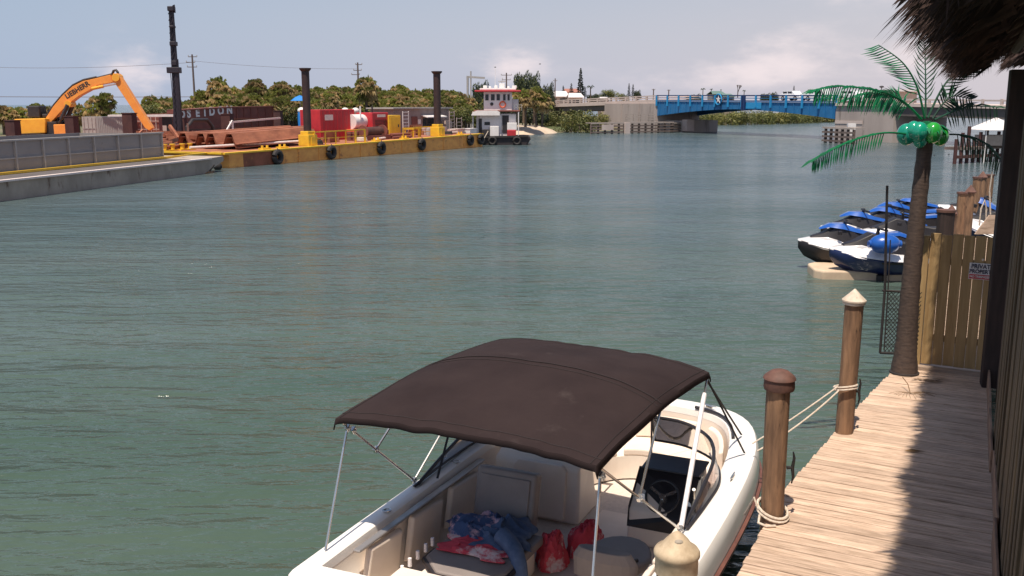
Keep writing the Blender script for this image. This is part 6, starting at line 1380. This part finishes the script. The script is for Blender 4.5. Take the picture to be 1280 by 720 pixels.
prof = [(0, 130), (12, 131), (24, 134), (45, 127), (58, 130), (96, 129), (104, 131), (120, 120), (131, 115), (190, 118), (200, 122), (214, 120), (228, 117), (240, 120), (252, 113), (262, 115), (272, 98), (283, 106), (292, 106), (304, 108), (320, 99), (335, 108), (352, 101), (368, 106), (384, 106), (400, 108), (412, 103), (425, 109), (440, 106), (457, 96), (470, 104), (484, 108), (500, 104), (512, 107), (526, 110), (540, 108), (556, 108), (575, 112), (590, 116)]
import bisect
def ptop(px):
    i = bisect.bisect([p_[0] for p_ in prof], px) - 1; i = max(0, min(i, len(prof) - 2)); a, c = prof[i], prof[i + 1]; return a[1] + (c[1] - a[1]) * (px - a[0]) / (c[0] - a[0])
special = {272: 'tallest clump-like sabal palm standing out right of the utility pole', 320: 'sabal palm rising above the grove above the lettered barge', 457: 'broad bright green sabal palm towering above the red machines', 352: 'sabal palm breaking the skyline left of the left spud', 252: 'round sabal palm directly right of the tall pile driving mast'}
for px, lb in special.items():
    sabal(px, ptop(px) - 1, 126, lb, 1.35 if px in (272, 457) else 1.15)
for px, yt, lb, sc in ((131, 115, 'slim sabal palm standing free with bare trunk above the grey container', .95), (120, 121, 'bushy sabal palm left of the slim free-standing one', 1.2), (96, 130, 'small sabal palm under the excavator boom', 1.0), (45, 128, 'sabal palm rising behind the excavator body', 1.0), (58, 131, 'smaller sabal palm right behind the excavator cab', .85)):
    sabal(px, yt, 118, lb, sc, 'sabal palms at the far left behind the excavator')
for i, px in enumerate((2, 9, 17, 25)): sabal(px, 131 + i * 1.2, 122, 'sabal palm in the low clump at the far left edge', .95, 'sabal palms in the far left clump')
for i, px in enumerate((106, 112, 136)): sabal(px, 137, 124, 'low sabal palm filling in behind the grey container', .9, 'low sabal palms behind the grey container')
px = 186.
while px < 592:
    for row, (Y, drop, sc) in enumerate(((137, 0, 1.2), (127, 8, 1.2), (122, 15, 1.1))):
        x_ = px + rnd.uniform(-3, 3); yt = ptop(x_) + drop + rnd.uniform(-2, 4)
        if row == 0: yt += 2
        sabal(x_, yt, Y + rnd.uniform(-2.5, 2.5) + (12 if px > 420 else 0), 'sabal palm in the dense grove behind the barges', sc * rnd.uniform(.78, 1.25))
    px += 9.5
# leafy bush mesh
def leafcloud(seed, n, m, lump=4, sz=.16):
    rnd_ = random.Random(seed); b = MB(); lumps = [(V((rnd_.uniform(-.7, .7), rnd_.uniform(-.6, .6), rnd_.uniform(.15, .75))), rnd_.uniform(.25, .45)) for _ in range(lump * 4)]
    for i in range(n):
        c0_, r_ = rnd_.choice(lumps); d = V((rnd_.gauss(0, 1), rnd_.gauss(0, 1), rnd_.gauss(0, 1))).normalized(); p = c0_ + d * r_ * rnd_.uniform(.75, 1.05)
        if p.z < 0: p.z = rnd_.uniform(0, .2)
        b.cur = 0 if rnd_.random() < .7 else 1
        u_ = V((rnd_.uniform(-1, 1), rnd_.uniform(-1, 1), rnd_.uniform(-1, 1))).normalized(); w_ = u_.cross(d + V((.1, .1, .1))).normalized(); s_ = sz * rnd_.uniform(.5, 1.1)
        b.add([p - u_ * s_, p + w_ * s_ * .5, p + u_ * s_, p - w_ * s_ * .5], [(0, 1, 2, 3)])
    return b.build('foliage', m, mesh_only=True)
bush_me = [leafcloud(21, 2600, ['mangrove_leaf', 'mangrove_yellow'], 5, .07), leafcloud(22, 2600, ['mangrove_leaf', 'mangrove_yellow'], 6, .07), leafcloud(23, 2200, ['mangrove_yellow', 'mangrove_leaf'], 5, .075)]
dark_me = leafcloud(31, 6000, ['pine_leaf', 'mangrove_leaf'], 6, .085)
def bush(px, ybase, ytop, lb, wpx, k=0, group=None, z=0.0, name='mangrove_bush', cat='bush', Y=None, me=None):
    q = at(px, ybase, z) if Y is None else aty(px, ybase, Y); zt_ = aty(px, ytop, q.y).z; H = max(zt_ - q.z, .5); Wd = wpx * q.y / 1218 / 2
    t = thing(name, lb, cat, (q.x, q.y + Wd * .3, q.z - .1), rnd.uniform(0, 40), group)
    inst('foliage', me or bush_me[k % 3], t, sc=(Wd, max(Wd * .6, 1.5), H / 1.08))
    b = MB(); 
    for i in range(6): a = i * 1.05; b.cyl((cos(a) * Wd * .5, sin(a) * Wd * .35, -.6), (cos(a) * Wd * .25, sin(a) * Wd * .2, H * .5), .09, .05, 5)
    b.build('stems', 'trunk_bark', t)
bush(694, 164, 137, 'leftmost mangrove bush at the beach below the bridge approach', 40, 0, 'mangroves left of the left pier')
bush(720, 166, 136, 'large dark green mangrove left of the left pier', 56, 1, 'mangroves left of the left pier')
bush(747, 163, 139, 'mangrove touching the left pier and fender wall', 34, 2, 'mangroves left of the left pier')
bush(683, 164, 149, 'small yellowish mangrove beside the sand', 22, 2, 'mangroves left of the left pier')
bush(736, 162, 146, 'low mangrove in front of the pier corner', 34, 0, 'mangroves left of the left pier')
for i, (px, yb_, yt, w_) in enumerate(((876, 156, 141, 26), (893, 156, 138.5, 34), (912, 156.5, 138.5, 36), (932, 156, 137.5, 36), (952, 155.5, 137.5, 38), (972, 155, 138, 38), (992, 154.5, 138.5, 38), (1012, 153.5, 141, 36), (1030, 153, 144, 34), (1046, 152.5, 146, 30))):
    bush(px, yb_, yt, 'green mangrove thicket seen beneath the blue bridge span', w_, i, 'mangrove thicket beneath the blue span')
    if i % 2 == 0: bush(px + 8, yb_ - .5, yt + 1, 'green mangrove thicket seen beneath the blue bridge span', w_ * .9, i + 1, 'mangrove thicket beneath the blue span')
for i, (px, yt, w_, Y) in enumerate(((574, 138, 40, 142), (590, 128, 34, 146), (600, 122, 30, 150), (560, 132, 30, 144))):
    bush(px, 158, yt, 'scrubby green bush on the bank between deck house and tug', w_, i, 'scrub bushes behind the tug', name='scrub_bush', Y=Y)
for i, px in enumerate(range(190, 575, 24)):
    bush(px, 150, 132 + rnd.uniform(-3, 2), 'low undergrowth bush at the foot of the palm grove', 34, i, 'undergrowth along the palm grove', name='undergrowth_bush', Y=120 + (10 if px > 420 else 0))
for i, px in enumerate((2, 20, 60, 84, 110, 138)):
    bush(px, 152, 140 + rnd.uniform(-2, 2), 'low undergrowth bush behind the excavator barge', 34, i, 'undergrowth behind the excavator', name='undergrowth_bush', Y=122)
# dark broadleaf trees right of the tug
def tree(px, ybase, ytop, w_, Y, lb, me=dark_me, name='broadleaf_tree', cat='tree', frac=.62, group=None):
    q = aty(px, ybase, Y); q.z = max(q.z, 1.0) if Y < 300 else q.z; zt_ = aty(px, ytop, Y).z; H = zt_ - q.z; Wd = w_ * Y / 1218 / 2; t = thing(name, lb, cat, q, rnd.uniform(0, 90), group)
    b = MB(); b.cyl((0, 0, -.2), (0, 0, H * .6), .28, .16, 8)
    for i in range(5): a = i * 1.3; b.cyl((0, 0, H * (.25 + .06 * i)), (cos(a) * Wd * .6, sin(a) * Wd * .6, H * (.55 + .06 * i)), .12, .05, 6)
    b.build('trunk', 'trunk_bark', t, smooth=True)
    inst('crown', me, t, loc=(0, 0, H * (1 - frac)), sc=(Wd, Wd, H * frac / 1.08))
tree(655, 152, 91, 24, 160, 'tall dark broadleaf tree directly right of the tug wheelhouse')
tree(668, 152, 92, 18, 163, 'second tall dark tree crown right of the tug')
tree(603, 152, 103, 22, 152, 'dark tree behind the left side of the tug wheelhouse', frac=.7)
tree(686, 150, 105, 16, 180, 'narrow dark tree before the white-roofed houses', frac=.7)
for px, yt, lb in ((657, 110, 'sabal palm under the dark trees right of the tug'), (670, 108, 'sabal palm at the right of the dark trees by the beach'), (645, 112, 'sabal palm close behind the tug cabin'), (678, 115, 'small sabal palm next to the low white building')):
    sabal(px, yt, 155, lb, 1.35, 'palms by the beach', 1.2)
for i, (px, yt, w_, m2) in enumerate(((655, 128, 40, 0), (672, 132, 30, 1), (640, 130, 30, 2), (664, 140, 34, 0))):
    bush(px, 153, yt, 'dark shrub mass at the back of the beach', w_, i, 'shrubs behind the beach', name='beach_shrub', Y=172, me=dark_me)
# conifers and distant trees above the bridge
def conifer(px, ytop, ybase, Y, lb, wpx, group=None, n=11):
    q = aty(px, ybase, Y); zt_ = aty(px, ytop, Y).z; H = zt_ - q.z; Wd = wpx * Y / 1218 / 2; t = thing('conifer', lb, 'conifer', q, 0, group); q0 = 0
    b = MB(); b.cyl((0, 0, -4), (0, 0, H), .2, .05, 6); b.build('trunk', 'trunk_bark', t)
    b = MB()
    for i in range(n):
        z_ = H * (.12 + .85 * i / (n - 1)); r_ = Wd * (1 - i / n) ** .7 * rnd.uniform(.7, 1.1)
        for k in range(9):
            a = k * .7 + i; e_ = V((cos(a) * r_, sin(a) * r_, z_ + H * .03 * rnd.uniform(-1, 1))); c_ = V((0, 0, z_)); s_ = V((-sin(a), cos(a), 0)) * r_ * .22; u_ = Z0 * H * .025
            m_ = c_.lerp(e_, .6); b.add([c_, m_ + s_, e_, m_ - s_, m_ + u_, m_ - u_], [(0, 1, 2, 3), (0, 4, 2, 5)])
    b.build('foliage', 'pine_leaf', t)
conifer(725.5, 85, 122, 235, 'tallest pointed conifer beside the white-roofed houses', 13, n=16)
conifer(714, 104, 122, 240, 'short pointed conifer left of the tallest one', 9)
conifer(704, 107, 121, 240, 'smallest pointed conifer behind the white roof', 8)
conifer(786, 104, 122, 260, 'left of two slim grey conifers above the left pier', 6, 'pair of slim conifers')
conifer(791, 105, 122, 260, 'right of two slim grey conifers above the left pier', 6, 'pair of slim conifers')
conifer(731, 108, 122, 250, 'blunt conifer right of the tallest one', 8)
conifer(992, 107, 118, 420, 'lone small conifer above the white vehicle on the bridge', 5)
def rtree(px, yt, w_, Y, lb, h=8, group='distant tree crowns above the bridge'): tree(px, yt + h + 6, yt, w_, Y, lb, frac=.8, group=group, me=rnd.choice([dark_me, bush_me[0]]))
rtree(764, 112, 24, 250, 'rounded dark distant crown above the left approach'); rtree(752, 117, 18, 250, 'low distant crown left of the rounded one'); rtree(780, 117, 16, 255, 'low distant crown near the slim conifers'); rtree(797, 113, 9, 255, 'small distant crown right of the slim conifers'); rtree(741, 118, 14, 245, 'small crown beside the windswept palm')
rtree(870, 118, 14, 380, 'low distant crown above the left part of blue span'); rtree(862, 119.5, 12, 380, 'lowest distant crown above the blue span'); rtree(958, 117, 14, 380, 'bushy distant crown left of the larger white vehicle'); rtree(968, 115.5, 10, 380, 'distant crown touching the larger white vehicle'); rtree(1030, 118, 12, 400, 'distant crown by the second white vehicle')
def feather_palm(px, yt, Y, lb, sc=1., h=14):
    q = aty(px, yt + h, Y); zt_ = aty(px, yt, Y).z; H = zt_ - q.z; t = thing('coconut_palm', lb, 'palm tree', q, 0, 'distant feather palms above the bridge')
    b = MB(); b.cyl((0, 0, -3), (0, 0, H * .8), .16, .12, 6); b.build('trunk', 'trunk_bark', t)
    b = MB(); Rr = H * .38 * sc
    for i in range(13):
        a = i * 2.4; el = rnd.uniform(-.1, .9); p0 = V((0, 0, H * .8)); p1 = p0 + V((cos(a) * cos(el), sin(a) * cos(el), sin(el))) * Rr * .6; p2_ = p1 + V((cos(a), sin(a), -.9)) * Rr * .4; s_ = V((-sin(a), cos(a), 0)) * Rr * .13; dn = Z0 * -Rr * .12
        b.add([p0, p1 + s_ + dn, p2_, p1 - s_ + dn, p1], [(0, 1, 4), (4, 1, 2), (0, 4, 3), (4, 2, 3)])
    b.build('crown', 'pine_leaf', t)
feather_palm(738, 106, 230, 'windswept coconut palm right of the tallest conifer', 1.2); feather_palm(878.5, 110, 330, 'umbrella-shaped dark palm left of the teal roof', 1.2, 9); feather_palm(889, 110, 335, 'thin palm just left of the teal roof', .8, 9); feather_palm(930, 112, 330, 'small palm right of the bare tree above the span', 1., 8); feather_palm(901, 111, 345, 'tiny palm above the teal roof', .7, 6)
q = aty(922, 122, 330); t = thing('bare_tree', 'leafless branching tree above the middle of the blue span', 'tree', q); b = MB()
def brn(p, d, L_, r_, dep):
    e_ = p + d * L_; b.cyl(p, e_, r_, r_ * .7, 5)
    if dep: [brn(e_, (d + V((rnd.uniform(-.6, .6), rnd.uniform(-.5, .5), rnd.uniform(-.1, .4)))).normalized(), L_ * .7, r_ * .65, dep - 1) for _ in range(3)]
brn(V((0, 0, 0)), Z0, 1.7, .22, 3); b.build('branches', 'pole_wood', t)
# birds
for px, py, Y, lb in ((675, 80, 90, 'tiny dark bird in the sky above the tug'), (619, 84, 95, 'tiny bird left of the other, over the tug antenna'), (1168, 194, 60, 'bird floating on the water right of the palm trunk'), (1186, 193, 60, 'second bird floating near the distant pier')):
    q = aty(px, py, Y) if py < 130 else at(px, py, .05); t = thing('bird', lb, 'bird', q); s_ = .22; t.scale = (.45, .45, .45)
    b = MB(); b.ell((0, 0, 0), (.24, .1, .08), 8, 6); b.build('body', 'dark_steel', t, smooth=True)
    b = MB(); z_ = .12 if py < 130 else .03; b.add([(-.1, 0, .03), (.1, 0, .03), (0, .45, z_)], [(0, 1, 2)]); b.add([(-.1, 0, .03), (.1, 0, .03), (0, -.45, z_)], [(0, 1, 2)]); b.build('wings', 'dark_steel', t)
bpy.context.view_layer.update()

# ================================================================ MORE THINGS ON THE BARGE DECK AND IN THE BOAT
rnd = random.Random(77)
def small(name, lb, cat, px, w, build, m, head=YH, dzz=0):
    q = yb_w(px, w, dz(yb_y(px, w)) + dzz); b = MB(); build(b); o = b.build(name, m, smooth=name in ('cable_coil', 'gas_bottle')); o.location = q; o.rotation_euler = (0, 0, -R(head)); tag(o, lb, cat); return o
def coil(b): [b.tube([(cos(a) * r_, sin(a) * r_, z_) for a in [2 * pi * i / 18 for i in range(19)]], .06, 5) for r_, z_ in ((.5, .06), (.46, .17), (.42, .28))]
small('cable_coil', 'black cable coil on deck just right of the left spud collar', 'cable', 396, 2.2, coil, 'rubber')
small('cable_coil', 'brown rope coil on deck between railing end and winch', 'rope', 452, 2.0, coil, 'rope')
small('cable_coil', 'dark cable coil lying right of the second spud', 'cable', 560, 2.4, coil, 'rubber')
def pallet(b): [b.bx(-.6, .6, -.6 + i * .2, -.46 + i * .2, .1, .14) for i in range(7)]; b.bx(-.6, -.5, -.6, .74, 0, .1); b.bx(.5, .6, -.6, .74, 0, .1); b.bx(-.45, .4, -.4, .5, .142, .75)
small('pallet_load', 'pallet with a rusty block load left of the yellow locker', 'pallet', 476, 2.6, pallet, 'rust')
small('pallet_load', 'pale pallet load at the foot of the deck house', 'pallet', 552, 4.6, pallet, 'pinkish')
for i, (px, yy_, lb) in enumerate(((330, 3, 'leftmost small yellow deck fitting below the pale pipe'), (352, 3, 'second small yellow deck fitting below the pale pipe'), (470, 3, 'small yellow deck fitting left of the third tyre'), (505, 3, 'small yellow deck fitting between third and fourth tyres'), (575, 3, 'small yellow deck fitting near the barge right end'))):
    small('deck_fitting', lb, 'fitting', px, .55, lambda b: (b.bx(-.25, .25, -.5, .5, 0, .12), b.cyl((0, -.3, .1), (0, -.3, .32), .1, .1, 8), b.cyl((0, .3, .1), (0, .3, .32), .1, .1, 8)), 'yellow_paint')
# hoses between generator and winch
b = MB(); A_ = yb_w(446, 3.2, 1.5); B2 = yb_w(482, 2.4, 1.6); pts = [A_.lerp(B2, i / 12) + V((0, 0, .1 + .25 * abs(sin(i * 1.3)))) for i in range(13)]
b.tube(pts, .07, 6); tag(b.build('hose', 'rubber', smooth=True), 'black hose snaking across deck below the white tank', 'hose')
# loose steel beams beside the sheet piles
for i, (px0, px1, w, z_, lb) in enumerate(((300, 360, 9.6, 1.9, 'long rusty beam lying behind the sheet pile stack'), (310, 375, 10.2, 2.15, 'upper rusty beam behind the sheet pile stack'), (206, 232, 6.5, 1.5, 'short rusty beam poking left of the sheet pile ends'), (392, 420, 4.0, 1.6, 'rusty beam under the red container front'))):
    b = MB(); A_ = yb_w(px0, w, z_); B2 = yb_w(px1, w, z_ + .1); b.bar(A_, B2, .35, .08); b.bar(A_ - Z0 * .28, B2 - Z0 * .28, .35, .08); b.bar(A_ - Z0 * .14, B2 - Z0 * .14, .08, .24); tag(b.build('steel_beam', 'rust'), lb, 'beam')
# boat odds and ends
for x, y_ in ((.17, .9), (.17, 2.3), (3.02, 1.05), (3.05, 2.75)):
    b = MB(); b.lathe([(.045, 0), (.045, .008), (.03, .01), (.028, -.01), (.01, -.012)], 12, (x, y_, .962)); b.build('cup_holder', 'steel', boat, smooth=True)
b = MB(); b.bx(.9, 1.3, -.30, -.02, .955, .962); b.build('transom_hatch', 'vinyl', boat, bevel=.003)
b = MB(); b.tube([boat_m @ V(p_) for p_ in ((2.62, .35, .27), (2.3, .5, .26), (2.1, .9, .26), (2.45, 1.0, .26), (2.6, .7, .27))], .012, 6); tag(b.build('coiled_line', 'rope', smooth=True), 'loose pale line lying on the boat floor by the helm seat', 'rope')
bpy.context.view_layer.update()

# rusty clutter between the sheet piles and the lettered wall
rnd = random.Random(99)
spots = [(196, 10, 'far left'), (203, 7.5, 'left'), (240, 11, 'under the letter E'), (262, 11.5, 'under the letters'), (272, 10.5, 'left of the square post'), (300, 11, 'right of the square post'), (318, 11.5, 'below the ribbed wall'), (334, 10.8, 'left of the tall square post'), (360, 10, 'left of the blue tank'), (372, 9, 'below the blue tank'), (394, 8, 'left of the red container'), (410, 3.4, 'in front of the red container'), (437, 3.6, 'under the right end of the red container'), (495, 2.4, 'in front of the yellow locker'), (518, 5, 'beside the white ladder'), (530, 4.4, 'under the awning'), (566, 3.4, 'by the scaffold ladder')]
for i, (px, w, where) in enumerate(spots):
    k_ = i % 3; q = yb_w(px, w, dz(yb_y(px, w)) - .02); b = MB()
    nm, lb, ct = (('rusty_drum', 'rust brown drum cluster standing on deck ' + where, 'drum'), ('pipe_bundle', 'bundle of rusty pipes lying on deck ' + where, 'pipes'), ('steel_plate_rack', 'leaning rusty steel plates on deck ' + where, 'steel plates'))[k_]
    if k_ == 0:
        for a_, c_ in ((0, 0), (.62, .1), (.25, .6)): b.lathe([(.27, 0), (.29, .02), (.28, .3), (.30, .32), (.28, .34), (.28, .62), (.30, .64), (.28, .85), (.02, .86)], 12, (a_, c_, 0))
    elif k_ == 1:
        for a_, c_ in ((0, .14), (.3, .14), (.6, .14), (.15, .4), (.45, .4)): b.cyl((a_, -1.6 + rnd.uniform(-.3, .3), c_), (a_, 1.7 + rnd.uniform(-.3, .3), c_), .13, .13, 8)
    else:
        for j in range(4): b.obox((j * .12, rnd.uniform(-.2, .2), .55), (.04, 1.5 + rnd.uniform(-.3, .4), 1.0 + rnd.uniform(-.2, .2)), Matrix.Rotation(R(14), 3, 'Y'))
        b.bx(-.3, .7, -.8, -.7, 0, .5); b.bx(-.3, .7, .7, .8, 0, .5)
    m_ = ('rust', 'rust_dark', 'barge_rust', 'rust')[rnd.randrange(4)] if i < 11 else ('rust', 'maroon', 'pinkish')[rnd.randrange(3)]
    o = b.build(nm, m_, smooth=(k_ < 2)); o.location = q; o.rotation_euler = (0, 0, -R(YH + rnd.uniform(-12, 12))); tag(o, lb, ct)
bpy.context.view_layer.update()
